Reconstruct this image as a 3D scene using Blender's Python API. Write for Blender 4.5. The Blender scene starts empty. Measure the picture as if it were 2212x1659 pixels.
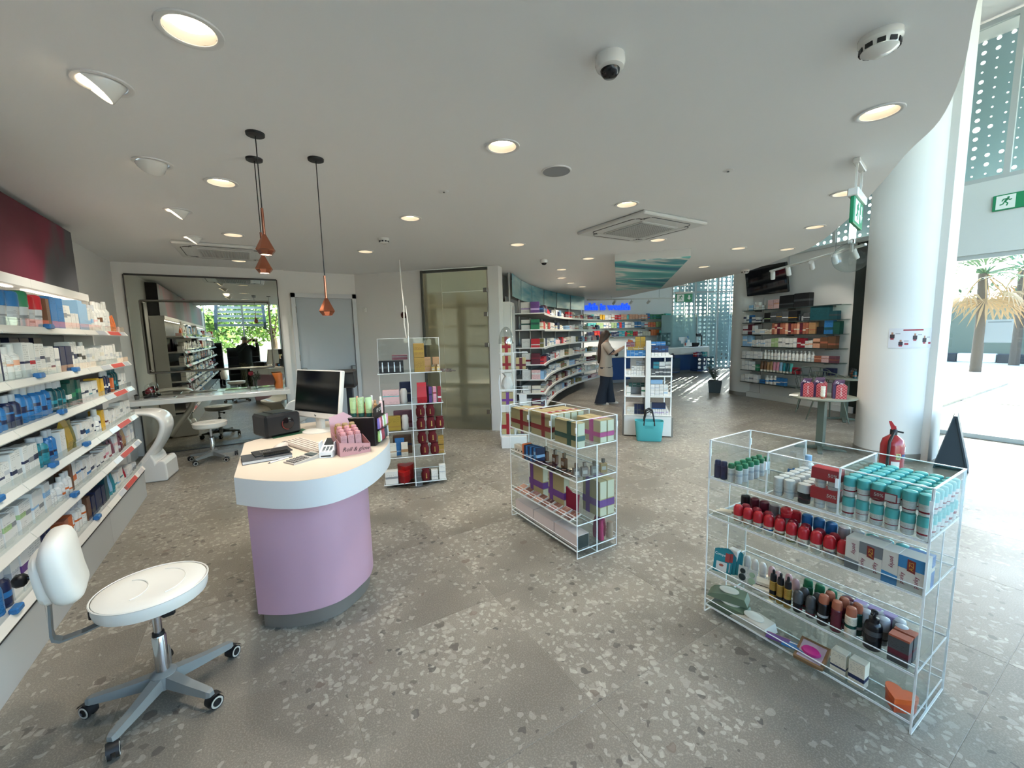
import bpy, bmesh, math, random
from mathutils import Vector, Matrix
random.seed(7)
SC = bpy.context.scene
COL = SC.collection
PI = math.pi
R = math.radians

# ------------------------------------------------------------------ camera
EYE = Vector((0.0, 0.0, 1.62))
FPX = 906.6
def _axes(y, p, r):
    f = Vector((math.sin(y)*math.cos(p), math.cos(y)*math.cos(p), -math.sin(p)))
    rt = Vector((math.cos(y), -math.sin(y), 0)); up = rt.cross(f)
    return math.cos(r)*rt + math.sin(r)*up, -math.sin(r)*rt + math.cos(r)*up, f
RT, UP, FW = _axes(0.546915, 0.119113, -0.023885)
cam_d = bpy.data.cameras.new('camera')
cam_d.sensor_width = 36.0
cam_d.lens = FPX/2212*36
cam_d.clip_start = 0.02
cam_d.clip_end = 400
cam = bpy.data.objects.new('camera', cam_d)
COL.objects.link(cam)
cam.matrix_world = Matrix(((RT.x, UP.x, -FW.x, EYE.x), (RT.y, UP.y, -FW.y, EYE.y), (RT.z, UP.z, -FW.z, EYE.z), (0, 0, 0, 1)))
SC.camera = cam

# ------------------------------------------------------------------ sky, sun, exposure
SUN_AZ, SUN_EL = R(64), R(29)
w = bpy.data.worlds.new('sky')
SC.world = w
w.use_nodes = True
nt = w.node_tree
sky = nt.nodes.new('ShaderNodeTexSky')
sky.sky_type = 'NISHITA'
sky.sun_disc = False
sky.sun_elevation = SUN_EL
sky.sun_rotation = SUN_AZ
sky.air_density = 1.0
sky.dust_density = 1.0
bg = nt.nodes['Background']
nt.links.new(sky.outputs['Color'], bg.inputs['Color'])
bg.inputs['Strength'].default_value = 1.0
sl = bpy.data.lights.new('sun', 'SUN')
sl.energy = 15.0
sl.angle = R(0.3)
sl.color = (1.0, 0.95, 0.86)
so = bpy.data.objects.new('sun', sl)
COL.objects.link(so)
sd = Vector((math.sin(SUN_AZ)*math.cos(SUN_EL), math.cos(SUN_AZ)*math.cos(SUN_EL), math.sin(SUN_EL)))
so.rotation_euler = sd.to_track_quat('Z', 'Y').to_euler()
so.location = (20, 12, 12)
SC.view_settings.view_transform = 'Standard'
SC.view_settings.look = 'None'
SC.view_settings.exposure = 1.25
SC.view_settings.gamma = 1.0
SC.view_settings.use_curve_mapping = False
SC.cycles.max_bounces = 7
SC.cycles.transparent_max_bounces = 26
SC.cycles.diffuse_bounces = 3
SC.cycles.glossy_bounces = 3
SC.cycles.transmission_bounces = 4
SC.cycles.use_adaptive_sampling = True
SC.cycles.adaptive_threshold = 0.1
SC.cycles.caustics_reflective = False
SC.cycles.caustics_refractive = False
SC.cycles.sample_clamp_indirect = 6.0

# ------------------------------------------------------------------ helpers
def ray(px, py):
    return RT*((px-1106)/FPX) - UP*((py-829.5)/FPX) + FW
def at_z(px, py, z):
    d = ray(px, py); t = (z-EYE.z)/d.z
    return EYE + d*t
def at_y(px, py, y):
    d = ray(px, py); return EYE + d*(y/d.y)
def at_x(px, py, x):
    d = ray(px, py); return EYE + d*(x/d.x)

def s2l(c):
    return tuple((v/12.92 if v <= .04045 else ((v+.055)/1.055)**2.4) for v in c)
def hx(h):
    h = h.lstrip('#'); return s2l(tuple(int(h[i:i+2], 16)/255 for i in (0, 2, 4)))
def c4(c):
    if isinstance(c, str): c = hx(c)
    return (c[0], c[1], c[2], 1.0)

MATS = {}
def mat(name, color='#cccccc', rough=.5, metal=0.0, spec=.5, emit=None, estr=0.0, trans=0.0, alpha=1.0, coat=0.0, sheen=0.0, ior=1.45):
    if name in MATS: return MATS[name]
    m = bpy.data.materials.new(name); m.use_nodes = True
    b = m.node_tree.nodes['Principled BSDF']
    b.inputs['Base Color'].default_value = c4(color)
    b.inputs['Roughness'].default_value = rough
    b.inputs['Metallic'].default_value = metal
    b.inputs['Specular IOR Level'].default_value = spec
    b.inputs['Transmission Weight'].default_value = trans
    b.inputs['IOR'].default_value = ior
    b.inputs['Alpha'].default_value = alpha
    b.inputs['Coat Weight'].default_value = coat
    if emit is not None:
        b.inputs['Emission Color'].default_value = c4(emit)
        b.inputs['Emission Strength'].default_value = estr
    MATS[name] = m
    return m
def N(m, typ, **kw):
    n = m.node_tree.nodes.new(typ)
    for k, v in kw.items():
        if k == 'ins':
            for a, b in v.items(): n.inputs[a].default_value = b
        else: setattr(n, k, v)
    return n
def L(m, a, b):
    m.node_tree.links.new(a, b)
def pbsdf(m): return m.node_tree.nodes['Principled BSDF']
def math_n(m, op, a, b=None, c=None):
    n = N(m, 'ShaderNodeMath', operation=op)
    for i, v in enumerate((a, b, c)):
        if v is None: continue
        if isinstance(v, (int, float)): n.inputs[i].default_value = v
        else: L(m, v, n.inputs[i])
    return n.outputs[0]
def mix_n(m, f, a, b):
    n = N(m, 'ShaderNodeMix', data_type='RGBA')
    if isinstance(f, (int, float)): n.inputs[0].default_value = f
    else: L(m, f, n.inputs[0])
    for i, v in ((6, a), (7, b)):
        if isinstance(v, (tuple, str)): n.inputs[i].default_value = c4(v)
        else: L(m, v, n.inputs[i])
    return n.outputs[2]

class MB:
    def __init__(s): s.v = []; s.f = []; s.mi = []; s.sm = []
    def add(s, vs, fs, mi=0, M=None, smooth=False):
        o = len(s.v)
        for v in vs:
            v = Vector(v)
            s.v.append(tuple(M @ v) if M is not None else tuple(v))
        for f in fs:
            s.f.append(tuple(i+o for i in f)); s.mi.append(mi); s.sm.append(smooth)
        return s
    def box(s, x0, x1, y0, y1, z0, z1, mi=0, M=None):
        vs = [(x0, y0, z0), (x1, y0, z0), (x1, y1, z0), (x0, y1, z0), (x0, y0, z1), (x1, y0, z1), (x1, y1, z1), (x0, y1, z1)]
        return s.add(vs, [(0, 3, 2, 1), (4, 5, 6, 7), (0, 1, 5, 4), (1, 2, 6, 5), (2, 3, 7, 6), (3, 0, 4, 7)], mi, M)
    def bbox(s, x0, x1, y0, y1, z0, z1, b=.01, mi=0, M=None):
        """box with all edges chamfered by b"""
        b = min(b, (x1-x0)*.45, (y1-y0)*.45, (z1-z0)*.45)
        vs = []; idx = {}
        for i, (x, sx) in enumerate(((x0, 1), (x1, -1))):
            for j, (y, sy) in enumerate(((y0, 1), (y1, -1))):
                for k, (z, sz) in enumerate(((z0, 1), (z1, -1))):
                    idx[i, j, k, 0] = len(vs); vs.append((x, y+sy*b, z+sz*b))
                    idx[i, j, k, 1] = len(vs); vs.append((x+sx*b, y, z+sz*b))
                    idx[i, j, k, 2] = len(vs); vs.append((x+sx*b, y+sy*b, z))
        fs = []
        def q(*a): fs.append(tuple(idx[k] for k in a))
        q((0,0,0,0),(0,0,1,0),(0,1,1,0),(0,1,0,0)); q((1,0,0,0),(1,1,0,0),(1,1,1,0),(1,0,1,0))
        q((0,0,0,1),(1,0,0,1),(1,0,1,1),(0,0,1,1)); q((0,1,0,1),(0,1,1,1),(1,1,1,1),(1,1,0,1))
        q((0,0,0,2),(0,1,0,2),(1,1,0,2),(1,0,0,2)); q((0,0,1,2),(1,0,1,2),(1,1,1,2),(0,1,1,2))
        for i in (0, 1):
            for j in (0, 1):
                a = [(i,j,0,0),(i,j,0,1),(i,j,1,1),(i,j,1,0)]
                q(*(a if (i == j) else a[::-1]))
                a = [(i,0,j,0),(i,1,j,0),(i,1,j,2),(i,0,j,2)]
                q(*(a if (i == j) else a[::-1]))
                a = [(0,i,j,1),(0,i,j,2),(1,i,j,2),(1,i,j,1)]
                q(*(a if (i == j) else a[::-1]))
                for k in (0, 1):
                    a = [(i,j,k,0),(i,j,k,1),(i,j,k,2)]
                    q(*(a if (i+j+k) % 2 else a[::-1]))
        return s.add(vs, fs, mi, M)
    def prism(s, poly, z0, z1, mi=0, M=None, mi_side=None, smooth=False):
        n = len(poly)
        vs = [(p[0], p[1], z0) for p in poly]+[(p[0], p[1], z1) for p in poly]
        a = sum(poly[i][0]*poly[(i+1) % n][1]-poly[(i+1) % n][0]*poly[i][1] for i in range(n))
        b, t = tuple(range(n)), tuple(range(n, 2*n))
        sides = [(i, (i+1) % n, n+(i+1) % n, n+i) for i in range(n)]
        if a < 0: sides = [x[::-1] for x in sides]; t = t[::-1]
        else: b = b[::-1]
        s.add(vs, [b, t], mi, M)
        o = len(s.v)-2*n
        for f in sides:
            s.f.append(tuple(i+o for i in f)); s.mi.append(mi if mi_side is None else mi_side); s.sm.append(smooth)
        return s
    def lathe(s, prof, seg=16, mi=0, M=None, sx=1.0, sy=1.0, cap0=True, cap1=True, smooth=True, a0=0.0, a1=None):
        full = a1 is None
        a1 = 2*PI if full else a1
        m = seg if full else seg+1
        vs = []
        for r, z in prof:
            for i in range(m):
                a = a0+(a1-a0)*i/seg
                vs.append((r*math.cos(a)*sx, r*math.sin(a)*sy, z))
        fs = []
        for k in range(len(prof)-1):
            for i in range(seg):
                j = (i+1) % m
                fs.append((k*m+i, k*m+j, (k+1)*m+j, (k+1)*m+i))
        s.add(vs, fs, mi, M, smooth)
        o = len(s.v)-len(vs)
        if cap0 and prof[0][0] > 1e-6 and full: s.f.append(tuple(o+i for i in range(m))[::-1]); s.mi.append(mi); s.sm.append(False)
        if cap1 and prof[-1][0] > 1e-6 and full: s.f.append(tuple(o+(len(prof)-1)*m+i for i in range(m))); s.mi.append(mi); s.sm.append(False)
        return s
    def cyl(s, c, r, z0, z1, seg=16, mi=0, M=None, r2=None):
        T = Matrix.Translation((c[0], c[1], 0))
        return s.lathe([(r, z0), (r if r2 is None else r2, z1)], seg, mi, (M @ T) if M is not None else T)
    def tube(s, pts, r, seg=8, mi=0, M=None, closed=False):
        pts = [Vector(p) for p in pts]; n = len(pts); vs = []
        rr = r if isinstance(r, (list, tuple)) else [r]*n
        ref = None
        for i, p in enumerate(pts):
            if closed: d = pts[(i+1) % n]-pts[i-1]
            else: d = pts[min(i+1, n-1)]-pts[max(i-1, 0)]
            d.normalize()
            if ref is None:
                ref = Vector((0, 0, 1)) if abs(d.z) < .9 else Vector((1, 0, 0))
            u = (ref-d*ref.dot(d)).normalized(); ref = u
            v = d.cross(u)
            for k in range(seg):
                a = 2*PI*k/seg
                vs.append(tuple(p+(u*math.cos(a)+v*math.sin(a))*rr[i]))
        fs = []
        for i in range(n if closed else n-1):
            for k in range(seg):
                j = (i+1) % n
                fs.append((i*seg+k, i*seg+(k+1) % seg, j*seg+(k+1) % seg, j*seg+k))
        s.add(vs, fs, mi, M, True)
        o = len(s.v)-len(vs)
        if not closed:
            s.f.append(tuple(o+k for k in range(seg))[::-1]); s.mi.append(mi); s.sm.append(False)
            s.f.append(tuple(o+(n-1)*seg+k for k in range(seg))); s.mi.append(mi); s.sm.append(False)
        return s
    def loft(s, rings, mi=0, M=None, cap=True, smooth=True):
        n = len(rings[0]); vs = [p for r in rings for p in r]; fs = []
        for k in range(len(rings)-1):
            for i in range(n):
                j = (i+1) % n
                fs.append((k*n+i, k*n+j, (k+1)*n+j, (k+1)*n+i))
        s.add(vs, fs, mi, M, smooth)
        o = len(s.v)-len(vs)
        if cap:
            s.f.append(tuple(o+i for i in range(n))[::-1]); s.mi.append(mi); s.sm.append(False)
            s.f.append(tuple(o+(len(rings)-1)*n+i for i in range(n))); s.mi.append(mi); s.sm.append(False)
        return s
    def mesh(s, name, mats):
        me = bpy.data.meshes.new(name)
        me.from_pydata(s.v, [], s.f)
        for m in (mats if isinstance(mats, (list, tuple)) else [mats]): me.materials.append(m)
        me.polygons.foreach_set('material_index', s.mi)
        me.polygons.foreach_set('use_smooth', s.sm)
        me.update()
        if any(s.sm): me.set_sharp_from_angle(angle=R(40))
        return me
    def build(s, name, mats, parent=None, M=None):
        return put(name, s.mesh(name, mats), parent, M)
def put(name, me, parent=None, M=None):
    o = bpy.data.objects.new(name, me); COL.objects.link(o)
    if parent is not None: o.parent = parent
    if M is not None: o.matrix_local = M
    return o
def tag(o, label, cat, group=None, kind=None):
    o['label'] = label
    if cat: o['category'] = cat
    if group: o['group'] = group
    if kind: o['kind'] = kind
    return o
def struct(o, label=None):
    o['kind'] = 'structure'
    if label: o['label'] = label
    return o
def thing(name, label, cat, loc=(0, 0, 0), rz=0.0, group=None, kind=None):
    o = bpy.data.objects.new(name, None); COL.objects.link(o)
    o.empty_display_size = .1
    o.location = loc; o.rotation_euler = (0, 0, rz)
    return tag(o, label, cat, group, kind)
def dup(o, parent=None):
    c = o.copy(); COL.objects.link(c); c.parent = parent
    for ch in list(o.children): dup(ch, c)
    return c
def T(x=0, y=0, z=0): return Matrix.Translation((x, y, z))
def RZ(a): return Matrix.Rotation(a, 4, 'Z')
def RX(a): return Matrix.Rotation(a, 4, 'X')
def RY(a): return Matrix.Rotation(a, 4, 'Y')
def S(x, y, z): return Matrix.Diagonal((x, y, z, 1))
def ordn(i):
    return '%d%s' % (i, 'th' if 10 <= i % 100 <= 20 else {1: 'st', 2: 'nd', 3: 'rd'}.get(i % 10, 'th'))
def text(name, body, size, parent, M, m, extrude=.0006, align='CENTER', shear=0.0, sx=1.0):
    cu = bpy.data.curves.new(name, 'FONT'); cu.body = body; cu.size = size; cu.extrude = extrude
    cu.align_x = align; cu.align_y = 'CENTER'; cu.shear = shear; cu.resolution_u = 2
    cu.materials.append(m)
    o = bpy.data.objects.new(name, cu); COL.objects.link(o)
    if parent is not None: o.parent = parent
    o.matrix_local = M @ S(sx, 1, 1)
    return o
def spot(name, loc, target, energy, size=R(80), blend=.6, color=(1, .92, .80), radius=.05, parent=None):
    l = bpy.data.lights.new(name, 'SPOT'); l.energy = energy; l.spot_size = size; l.spot_blend = blend; l.color = color; l.shadow_soft_size = radius
    o = bpy.data.objects.new(name, l); COL.objects.link(o); o.location = loc
    o.rotation_euler = (Vector(loc)-Vector(target)).to_track_quat('Z', 'Y').to_euler()
    if parent is not None: o.parent = parent
    return o

# ------------------------------------------------------------------ common materials
white = mat('white_paint', '#d9d8d3', .6)
wallp = mat('wall_paint', '#dbd9d5', .7)
ceilm = mat('ceiling_paint', '#ebebe9', .8)
lam = mat('white_laminate', '#dcdbd6', .35)
gloss_white = mat('gloss_white', '#e2e0da', .15, coat=.3)
metal = mat('brushed_steel', '#8f8d88', .32, 1.0)
chrome = mat('chrome', '#c8c8c8', .12, 1.0)
black = mat('black_plastic', '#121214', .4)
dark = mat('dark_metal', '#26282a', .45, .4)
greyp = mat('grey_plastic', '#6f716f', .45)
def mirror_mat():
    m = mat('mirror_glass', '#b9bcb2', .01, 1.0); return m
def clear_mat(name, tint='#ffffff', gloss=.06, fres=True, rough=.02):
    """thin clear sheet: mostly transparent with a fresnel reflection"""
    if name in MATS: return MATS[name]
    m = bpy.data.materials.new(name); m.use_nodes = True; MATS[name] = m
    nd = m.node_tree.nodes; nd.remove(nd['Principled BSDF']); out = nd['Material Output']
    t = N(m, 'ShaderNodeBsdfTransparent'); t.inputs[0].default_value = c4(tint)
    g = N(m, 'ShaderNodeBsdfGlossy'); g.inputs['Roughness'].default_value = rough
    x = N(m, 'ShaderNodeMixShader')
    fr = N(m, 'ShaderNodeFresnel'); fr.inputs[0].default_value = 1.45
    k = math_n(m, 'MULTIPLY_ADD', fr.outputs[0], .9, gloss*.3)
    geo = N(m, 'ShaderNodeNewGeometry')
    k2 = math_n(m, 'MULTIPLY', k, math_n(m, 'SUBTRACT', 1.0, geo.outputs['Backfacing']))
    L(m, k2, x.inputs[0]); L(m, t.outputs[0], x.inputs[1]); L(m, g.outputs[0], x.inputs[2]); L(m, x.outputs[0], out.inputs[0])
    return m
acryl = clear_mat('clear_acrylic', '#f7fafa')
glass = clear_mat('window_glass', '#eef4f4')
acedge = mat('acrylic_edge', '#f6fbfb', .12, spec=.8)  # white colour paints in the light that clear edges gather

def print_mat(name, rough=.4, text_amt=.55, band=True, stripes=16):
    m = mat(name, '#ffffff', rough)
    oi = N(m, 'ShaderNodeObjectInfo'); tc = N(m, 'ShaderNodeTexCoord'); sp = N(m, 'ShaderNodeSeparateXYZ')
    L(m, tc.outputs['Generated'], sp.inputs[0]); x, y, z = sp.outputs; rnd = oi.outputs['Random']
    base = oi.outputs['Color']
    if band:
        at = N(m, 'ShaderNodeAttribute', attribute_type='OBJECT', attribute_name='band')
        z0 = math_n(m, 'MULTIPLY_ADD', rnd, .35, .2)
        z1 = math_n(m, 'ADD', z0, math_n(m, 'MULTIPLY_ADD', math_n(m, 'FRACT', math_n(m, 'MULTIPLY', rnd, 7.3)), .16, .05))
        k = math_n(m, 'MULTIPLY', math_n(m, 'GREATER_THAN', z, z0), math_n(m, 'LESS_THAN', z, z1))
        base = mix_n(m, k, base, at.outputs['Color'])
    rows = math_n(m, 'MULTIPLY', z, float(stripes))
    fr = math_n(m, 'FRACT', rows)
    line = math_n(m, 'MULTIPLY', math_n(m, 'GREATER_THAN', fr, .35), math_n(m, 'LESS_THAN', fr, .72))
    cmb = N(m, 'ShaderNodeCombineXYZ')
    L(m, math_n(m, 'FLOOR', rows), cmb.inputs[0]); L(m, math_n(m, 'FLOOR', math_n(m, 'MULTIPLY', math_n(m, 'ADD', x, math_n(m, 'MULTIPLY', y, .6)), 13.0)), cmb.inputs[1]); L(m, math_n(m, 'MULTIPLY', rnd, 50.0), cmb.inputs[2])
    wn = N(m, 'ShaderNodeTexWhiteNoise', noise_dimensions='3D'); L(m, cmb.outputs[0], wn.inputs[0])
    cm2 = N(m, 'ShaderNodeCombineXYZ'); L(m, math_n(m, 'FLOOR', math_n(m, 'MULTIPLY', z, stripes/3.0)), cm2.inputs[0]); L(m, math_n(m, 'MULTIPLY', rnd, 31.0), cm2.inputs[1])
    wn2 = N(m, 'ShaderNodeTexWhiteNoise', noise_dimensions='3D'); L(m, cm2.outputs[0], wn2.inputs[0])
    t = math_n(m, 'MULTIPLY', math_n(m, 'MULTIPLY', line, math_n(m, 'GREATER_THAN', wn.outputs[0], .4)), math_n(m, 'GREATER_THAN', wn2.outputs[0], .5))
    mid = math_n(m, 'MULTIPLY', math_n(m, 'LESS_THAN', math_n(m, 'ABSOLUTE', math_n(m, 'SUBTRACT', x, .5)), .4), math_n(m, 'LESS_THAN', math_n(m, 'ABSOLUTE', math_n(m, 'SUBTRACT', z, .5)), .42))
    t = math_n(m, 'MULTIPLY', math_n(m, 'MULTIPLY', t, mid), text_amt)
    hs = N(m, 'ShaderNodeHueSaturation'); hs.inputs['Value'].default_value = .32; L(m, base, hs.inputs['Color'])
    L(m, mix_n(m, t, base, hs.outputs[0]), pbsdf(m).inputs['Base Color'])
    return m
PRINT = print_mat('printed_carton', .45)
PRINTB = print_mat('printed_bottle', .25, stripes=20)
def objcol_mat(name, rough=.35, metal=0.0, trans=0.0):
    m = mat(name, '#ffffff', rough, metal, trans=trans)
    oi = N(m, 'ShaderNodeObjectInfo'); L(m, oi.outputs['Color'], pbsdf(m).inputs['Base Color']); return m
PLAIN = objcol_mat('coloured_plastic', .3)
PLAINM = objcol_mat('coloured_card', .55)
capm = mat('cap_two_tone', '#ffffff', .35)
_a = N(capm, 'ShaderNodeAttribute', attribute_type='OBJECT', attribute_name='cap'); L(capm, _a.outputs['Color'], pbsdf(capm).inputs['Base Color'])
# ------------------------------------------------------------------ structure
CZ = 2.72
def terrazzo(name, joints=False):
    m = mat(name, '#8a857a', .42, spec=.4)
    geo = N(m, 'ShaderNodeNewGeometry'); oi = N(m, 'ShaderNodeObjectInfo')
    off = N(m, 'ShaderNodeVectorMath', operation='MULTIPLY_ADD')
    cb = N(m, 'ShaderNodeCombineXYZ'); L(m, oi.outputs['Random'], cb.inputs[0]); L(m, math_n(m, 'FRACT', math_n(m, 'MULTIPLY', oi.outputs['Random'], 13.7)), cb.inputs[1])
    L(m, cb.outputs[0], off.inputs[0]); off.inputs[1].default_value = (37, 53, 0); L(m, geo.outputs['Position'], off.inputs[2])
    P = off.outputs[0]
    def noise(sc, det=3.0, out='Fac'):
        n = N(m, 'ShaderNodeTexNoise', noise_dimensions='2D'); n.inputs['Scale'].default_value = sc; n.inputs['Detail'].default_value = det; n.inputs['Roughness'].default_value = .55
        L(m, P, n.inputs['Vector']); return n.outputs[out]
    r1 = N(m, 'ShaderNodeValToRGB'); L(m, noise(1.6, 3), r1.inputs[0])
    e = r1.color_ramp.elements; e[0].position = .32; e[0].color = c4('#716b61'); e[1].position = .7; e[1].color = c4('#868075')
    col = r1.outputs[0]
    fine = noise(150, 2); dens = noise(1.6, 1); wob = noise(34, 0, 'Color')
    r2 = N(m, 'ShaderNodeValToRGB'); L(m, fine, r2.inputs[0])
    e = r2.color_ramp.elements; e[0].position = .45; e[0].color = (0, 0, 0, 1); e[1].position = .75; e[1].color = (.28, .28, .28, 1)
    col = mix_n(m, r2.outputs[0], col, '#b8b2a3')
    wv = N(m, 'ShaderNodeVectorMath', operation='MULTIPLY_ADD'); L(m, wob, wv.inputs[0]); wv.inputs[1].default_value = (.025, .025, 0); L(m, P, wv.inputs[2])
    def chips(sc, thr, frac, ca, cbm, col, lo=.4, amt=.6):
        v = N(m, 'ShaderNodeTexVoronoi', feature='F1', voronoi_dimensions='2D'); v.inputs['Scale'].default_value = sc; L(m, wv.outputs[0], v.inputs['Vector'])
        cs = N(m, 'ShaderNodeSeparateColor'); L(m, v.outputs['Color'], cs.inputs[0])
        k = math_n(m, 'LESS_THAN', v.outputs['Distance'], math_n(m, 'MULTIPLY_ADD', cs.outputs[1], thr, thr*.4))
        k = math_n(m, 'MULTIPLY', k, math_n(m, 'LESS_THAN', cs.outputs[0], frac))
        k = math_n(m, 'MULTIPLY', k, math_n(m, 'GREATER_THAN', dens, lo))
        return mix_n(m, math_n(m, 'MULTIPLY', k, amt), col, mix_n(m, cs.outputs[2], ca, cbm))
    col = chips(48, .34, .35, '#aea89b', '#8f897d', col, .42, .45)
    col = chips(26, .34, .2, '#aea89b', '#c0baad', col, .3, .4)
    col = chips(31, .36, .34, '#b3ada0', '#c6c0b3', col, .5, .48)
    col = chips(15, .30, .16, '#b4ada0', '#9a9388', col, .42, .48)
    col = chips(20, .28, .11, '#4a4744', '#665d55', col, .36, .75)
    col = chips(10, .22, .06, '#4c4742', '#75655a', col, .34, .75)
    if joints:
        sp = N(m, 'ShaderNodeSeparateXYZ'); L(m, geo.outputs['Position'], sp.inputs[0])
        ks = []
        for o_, ax in ((.245, 0), (1.245, 1)):
            f = math_n(m, 'FRACT', math_n(m, 'MULTIPLY', math_n(m, 'SUBTRACT', sp.outputs[ax], o_-90.0), 1/.9))
            ks.append(math_n(m, 'LESS_THAN', f, .006))
        col = mix_n(m, math_n(m, 'MAXIMUM', ks[0], ks[1]), col, '#a39d90')
    L(m, col, pbsdf(m).inputs['Base Color'])
    rr = N(m, 'ShaderNodeMapRange'); L(m, dens, rr.inputs[0]); rr.inputs[3].default_value = .32; rr.inputs[4].default_value = .5
    L(m, rr.outputs[0], pbsdf(m).inputs['Roughness'])
    return m
TER = terrazzo('terrazzo_tile'); TERJ = terrazzo('terrazzo_floor', True)
grout = mat('tile_grout', '#9d978a', .8)
fl = MB(); fl.box(-1.7, 8.62, -4.7, 12.4, -.2, -.0014); fl.box(8.62, 17.2, 2.6, 12.4, -.2, -.0014)
floor = struct(fl.build('floor', TERJ), 'grey speckled terrazzo tile floor')
tm = MB(); tm.bbox(.001, .899, .001, .899, -.012, 0, .0008)
tme = tm.mesh('floor_tile', TER)
for i in range(-2, 13):
    for j in range(-3, 11):
        x, y = .245+.9*i, 1.245+.9*j
        if i > 8 and y < 3.6: continue
        if i < 1 and y > 7.0+.9: continue
        if x+y > 9.6 and (x-13.93)**2+(y+1.47)**2 > 12.9**2 and x < 9: continue
        if i > 8 and (x-9.2)*-.6+(y-3.2) < .1: continue
        o = put('floor_tile', tme, floor); o.location = (x, y, 0)

def wall_seg(name, a, b, z0, z1, th, m, label=None, side=1):
    """vertical slab whose visible face runs from a to b; thickness goes to the left (side=1) of a->b"""
    a = Vector(a); b = Vector(b); d = (b-a).normalized(); n = Vector((-d.y, d.x))*th*side
    q = MB(); q.prism([a, b, b+n, a+n], z0, z1)
    return struct(q.build(name, m), label)
wall_seg('wall_left', (-1.57, -4.7), (-1.57, 8.05), 0, CZ, .15, wallp, 'plain white wall behind the long shelving', 1)
q = MB(); q.box(-1.57, .50, 7.80, 8.1, 0, CZ); q.box(.50, .577, 7.87, 8.1, 0, CZ); q.box(1.598, 1.63, 7.87, 8.1, 0, CZ); q.box(.577, 1.598, 7.87, 8.1, 2.37, CZ)
struct(q.build('wall_back', wallp), 'white wall carrying the mirror and the grey door')
DI = Vector((.7071, -.7071))
def sl(s): p = Vector((1.60, 7.87))+DI*s; return (p.x, p.y)
wall_seg('wall_slanted', sl(0), sl(1.30), 0, CZ, .15, wallp, 'slanted white wall between the door and the frosted glass')
wall_seg('wall_pier', sl(2.44), sl(2.62), 0, CZ, .25, white, 'white wall end beside the frosted glass door')
# curved wall behind the curved shelving
CC = Vector((13.93, -1.47)); CR = 12.95
def cp(th, r): return (CC.x+r*math.cos(th), CC.y+r*math.sin(th))
TH0, TH1 = R(143.6), R(111.8)
q = MB(); n = 24
inn = [cp(TH0+(TH1-TH0)*i/n, CR) for i in range(n+1)]; out = [cp(TH0+(TH1-TH0)*i/n, CR+.15) for i in range(n+1)]
for i in range(n): q.prism([inn[i], inn[i+1], out[i+1], out[i]], 0, CZ+.4, smooth=False)
struct(q.build('wall_curved', white), 'curved white wall behind the curved shelving')
# sign wall at the back
BA = Vector((7.6, 12.665)); BB = Vector((14.45, 11.208))
wall_seg('wall_sign', BA, BB, 0, 5.6, .2, mat('sign_wall_paint', '#e0e0de', .6), 'white back wall with the blue lettering')
wall_seg('wall_rear_left', (8.9, 11.0), (7.6, 12.665), 0, 5.6, .2, white)
# tv wall
TA = Vector((10.10, 5.92)); TB = Vector((9.262, 2.73))
wall_seg('wall_right', TB, TA, 0, 3.12, -.15, wallp, 'white wall with glass shelves and a television')
wall_seg('wall_right_stub', (8.66, 2.52), (9.27, 2.74), 0, 5.6, -.1, white)
q = MB(); d = (TA-TB).normalized(); nn = Vector((-d.y, d.x)); a = TB+nn*.02; b = TB+d*.67+nn*.02
q.prism([a, b, b-nn*.02, a-nn*.02], 0, 3.1)
struct(q.build('wall_right_panel', mat('dark_green_panel', '#1d2624', .35)), 'dark panel at the end of the shelf wall')
# round columns
def column(name, c, r, label, h=5.6):
    q = MB(); q.cyl(c, r, .0, h, 48); o = struct(q.build(name, white), label)
    q = MB(); q.cyl(c, r+.008, 0.001, .09, 48); q.build('skirting', mat('skirting_grey', '#8a867e', .5), o); return o
column('column_1', (10.42, 5.73), .47, 'thick round white column beside the television')
c2 = column('column_2', (6.72, 1.95), .335, 'round white column near the entrance')
q = MB(); q.box(6.64, 7.0, 1.555, 1.95, 0, 5.6); struct(q.build('wall_pier_entrance', white), 'flat white pier joined to the round column')

# ceiling with round holes for the recessed lights
DOWN = [(410, 65), (478, 394), (504, 507), (516, 563), (886, 471), (790, 543), (1085, 316), (1354, 441), (1118, 528), (1271, 558), (1421, 518), (1213, 582), (1213, 600), (1257, 619), (1900, 243), (1825, 417), (1760, 490), (1595, 536), (1700, 538), (1232, 611), (1520, 576)]
GIMB = [(222, 180), (330, 352), (385, 455), (418, 513)]
HR = .082
holes = [at_z(x, y, CZ).to_2d() for x, y in DOWN+GIMB]
EDGE = [at_z(x, y, CZ).to_2d() for x, y in ((2112, 0), (2080, 150), (2030, 260), (1960, 330), (1900, 400), (1830, 475), (1760, 530), (1700, 555), (1600, 590), (1500, 610), (1400, 630), (1345, 642))]
EDGE = [Vector((-1.57, -.85)), Vector((-.4, -.42)), Vector((.65, -.02)), Vector((1.5, .28))]+EDGE
def smooth_line(P, n=6):
    o = []
    for i in range(len(P)-1):
        p0, p1, p2, p3 = P[max(i-1, 0)], P[i], P[i+1], P[min(i+2, len(P)-1)]
        for k in range(n):
            t = k/n
            o.append(.5*((2*p1)+(p2-p0)*t+(2*p0-5*p1+4*p2-p3)*t*t+(3*p1-p0-3*p2+p3)*t**3))
    return o+[P[-1]]
EDGE = smooth_line(EDGE, 5)
outer = [Vector((-1.57, 7.95)), Vector((1.62, 7.95)), Vector(sl(1.3)), Vector(sl(2.6))]
outer += [Vector(cp(TH0+(TH1-TH0)*i/16, CR+.02)) for i in range(17)]
outer += [Vector((9.3, 11.6))]+EDGE[::-1]
from mathutils.geometry import delaunay_2d_cdt
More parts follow.
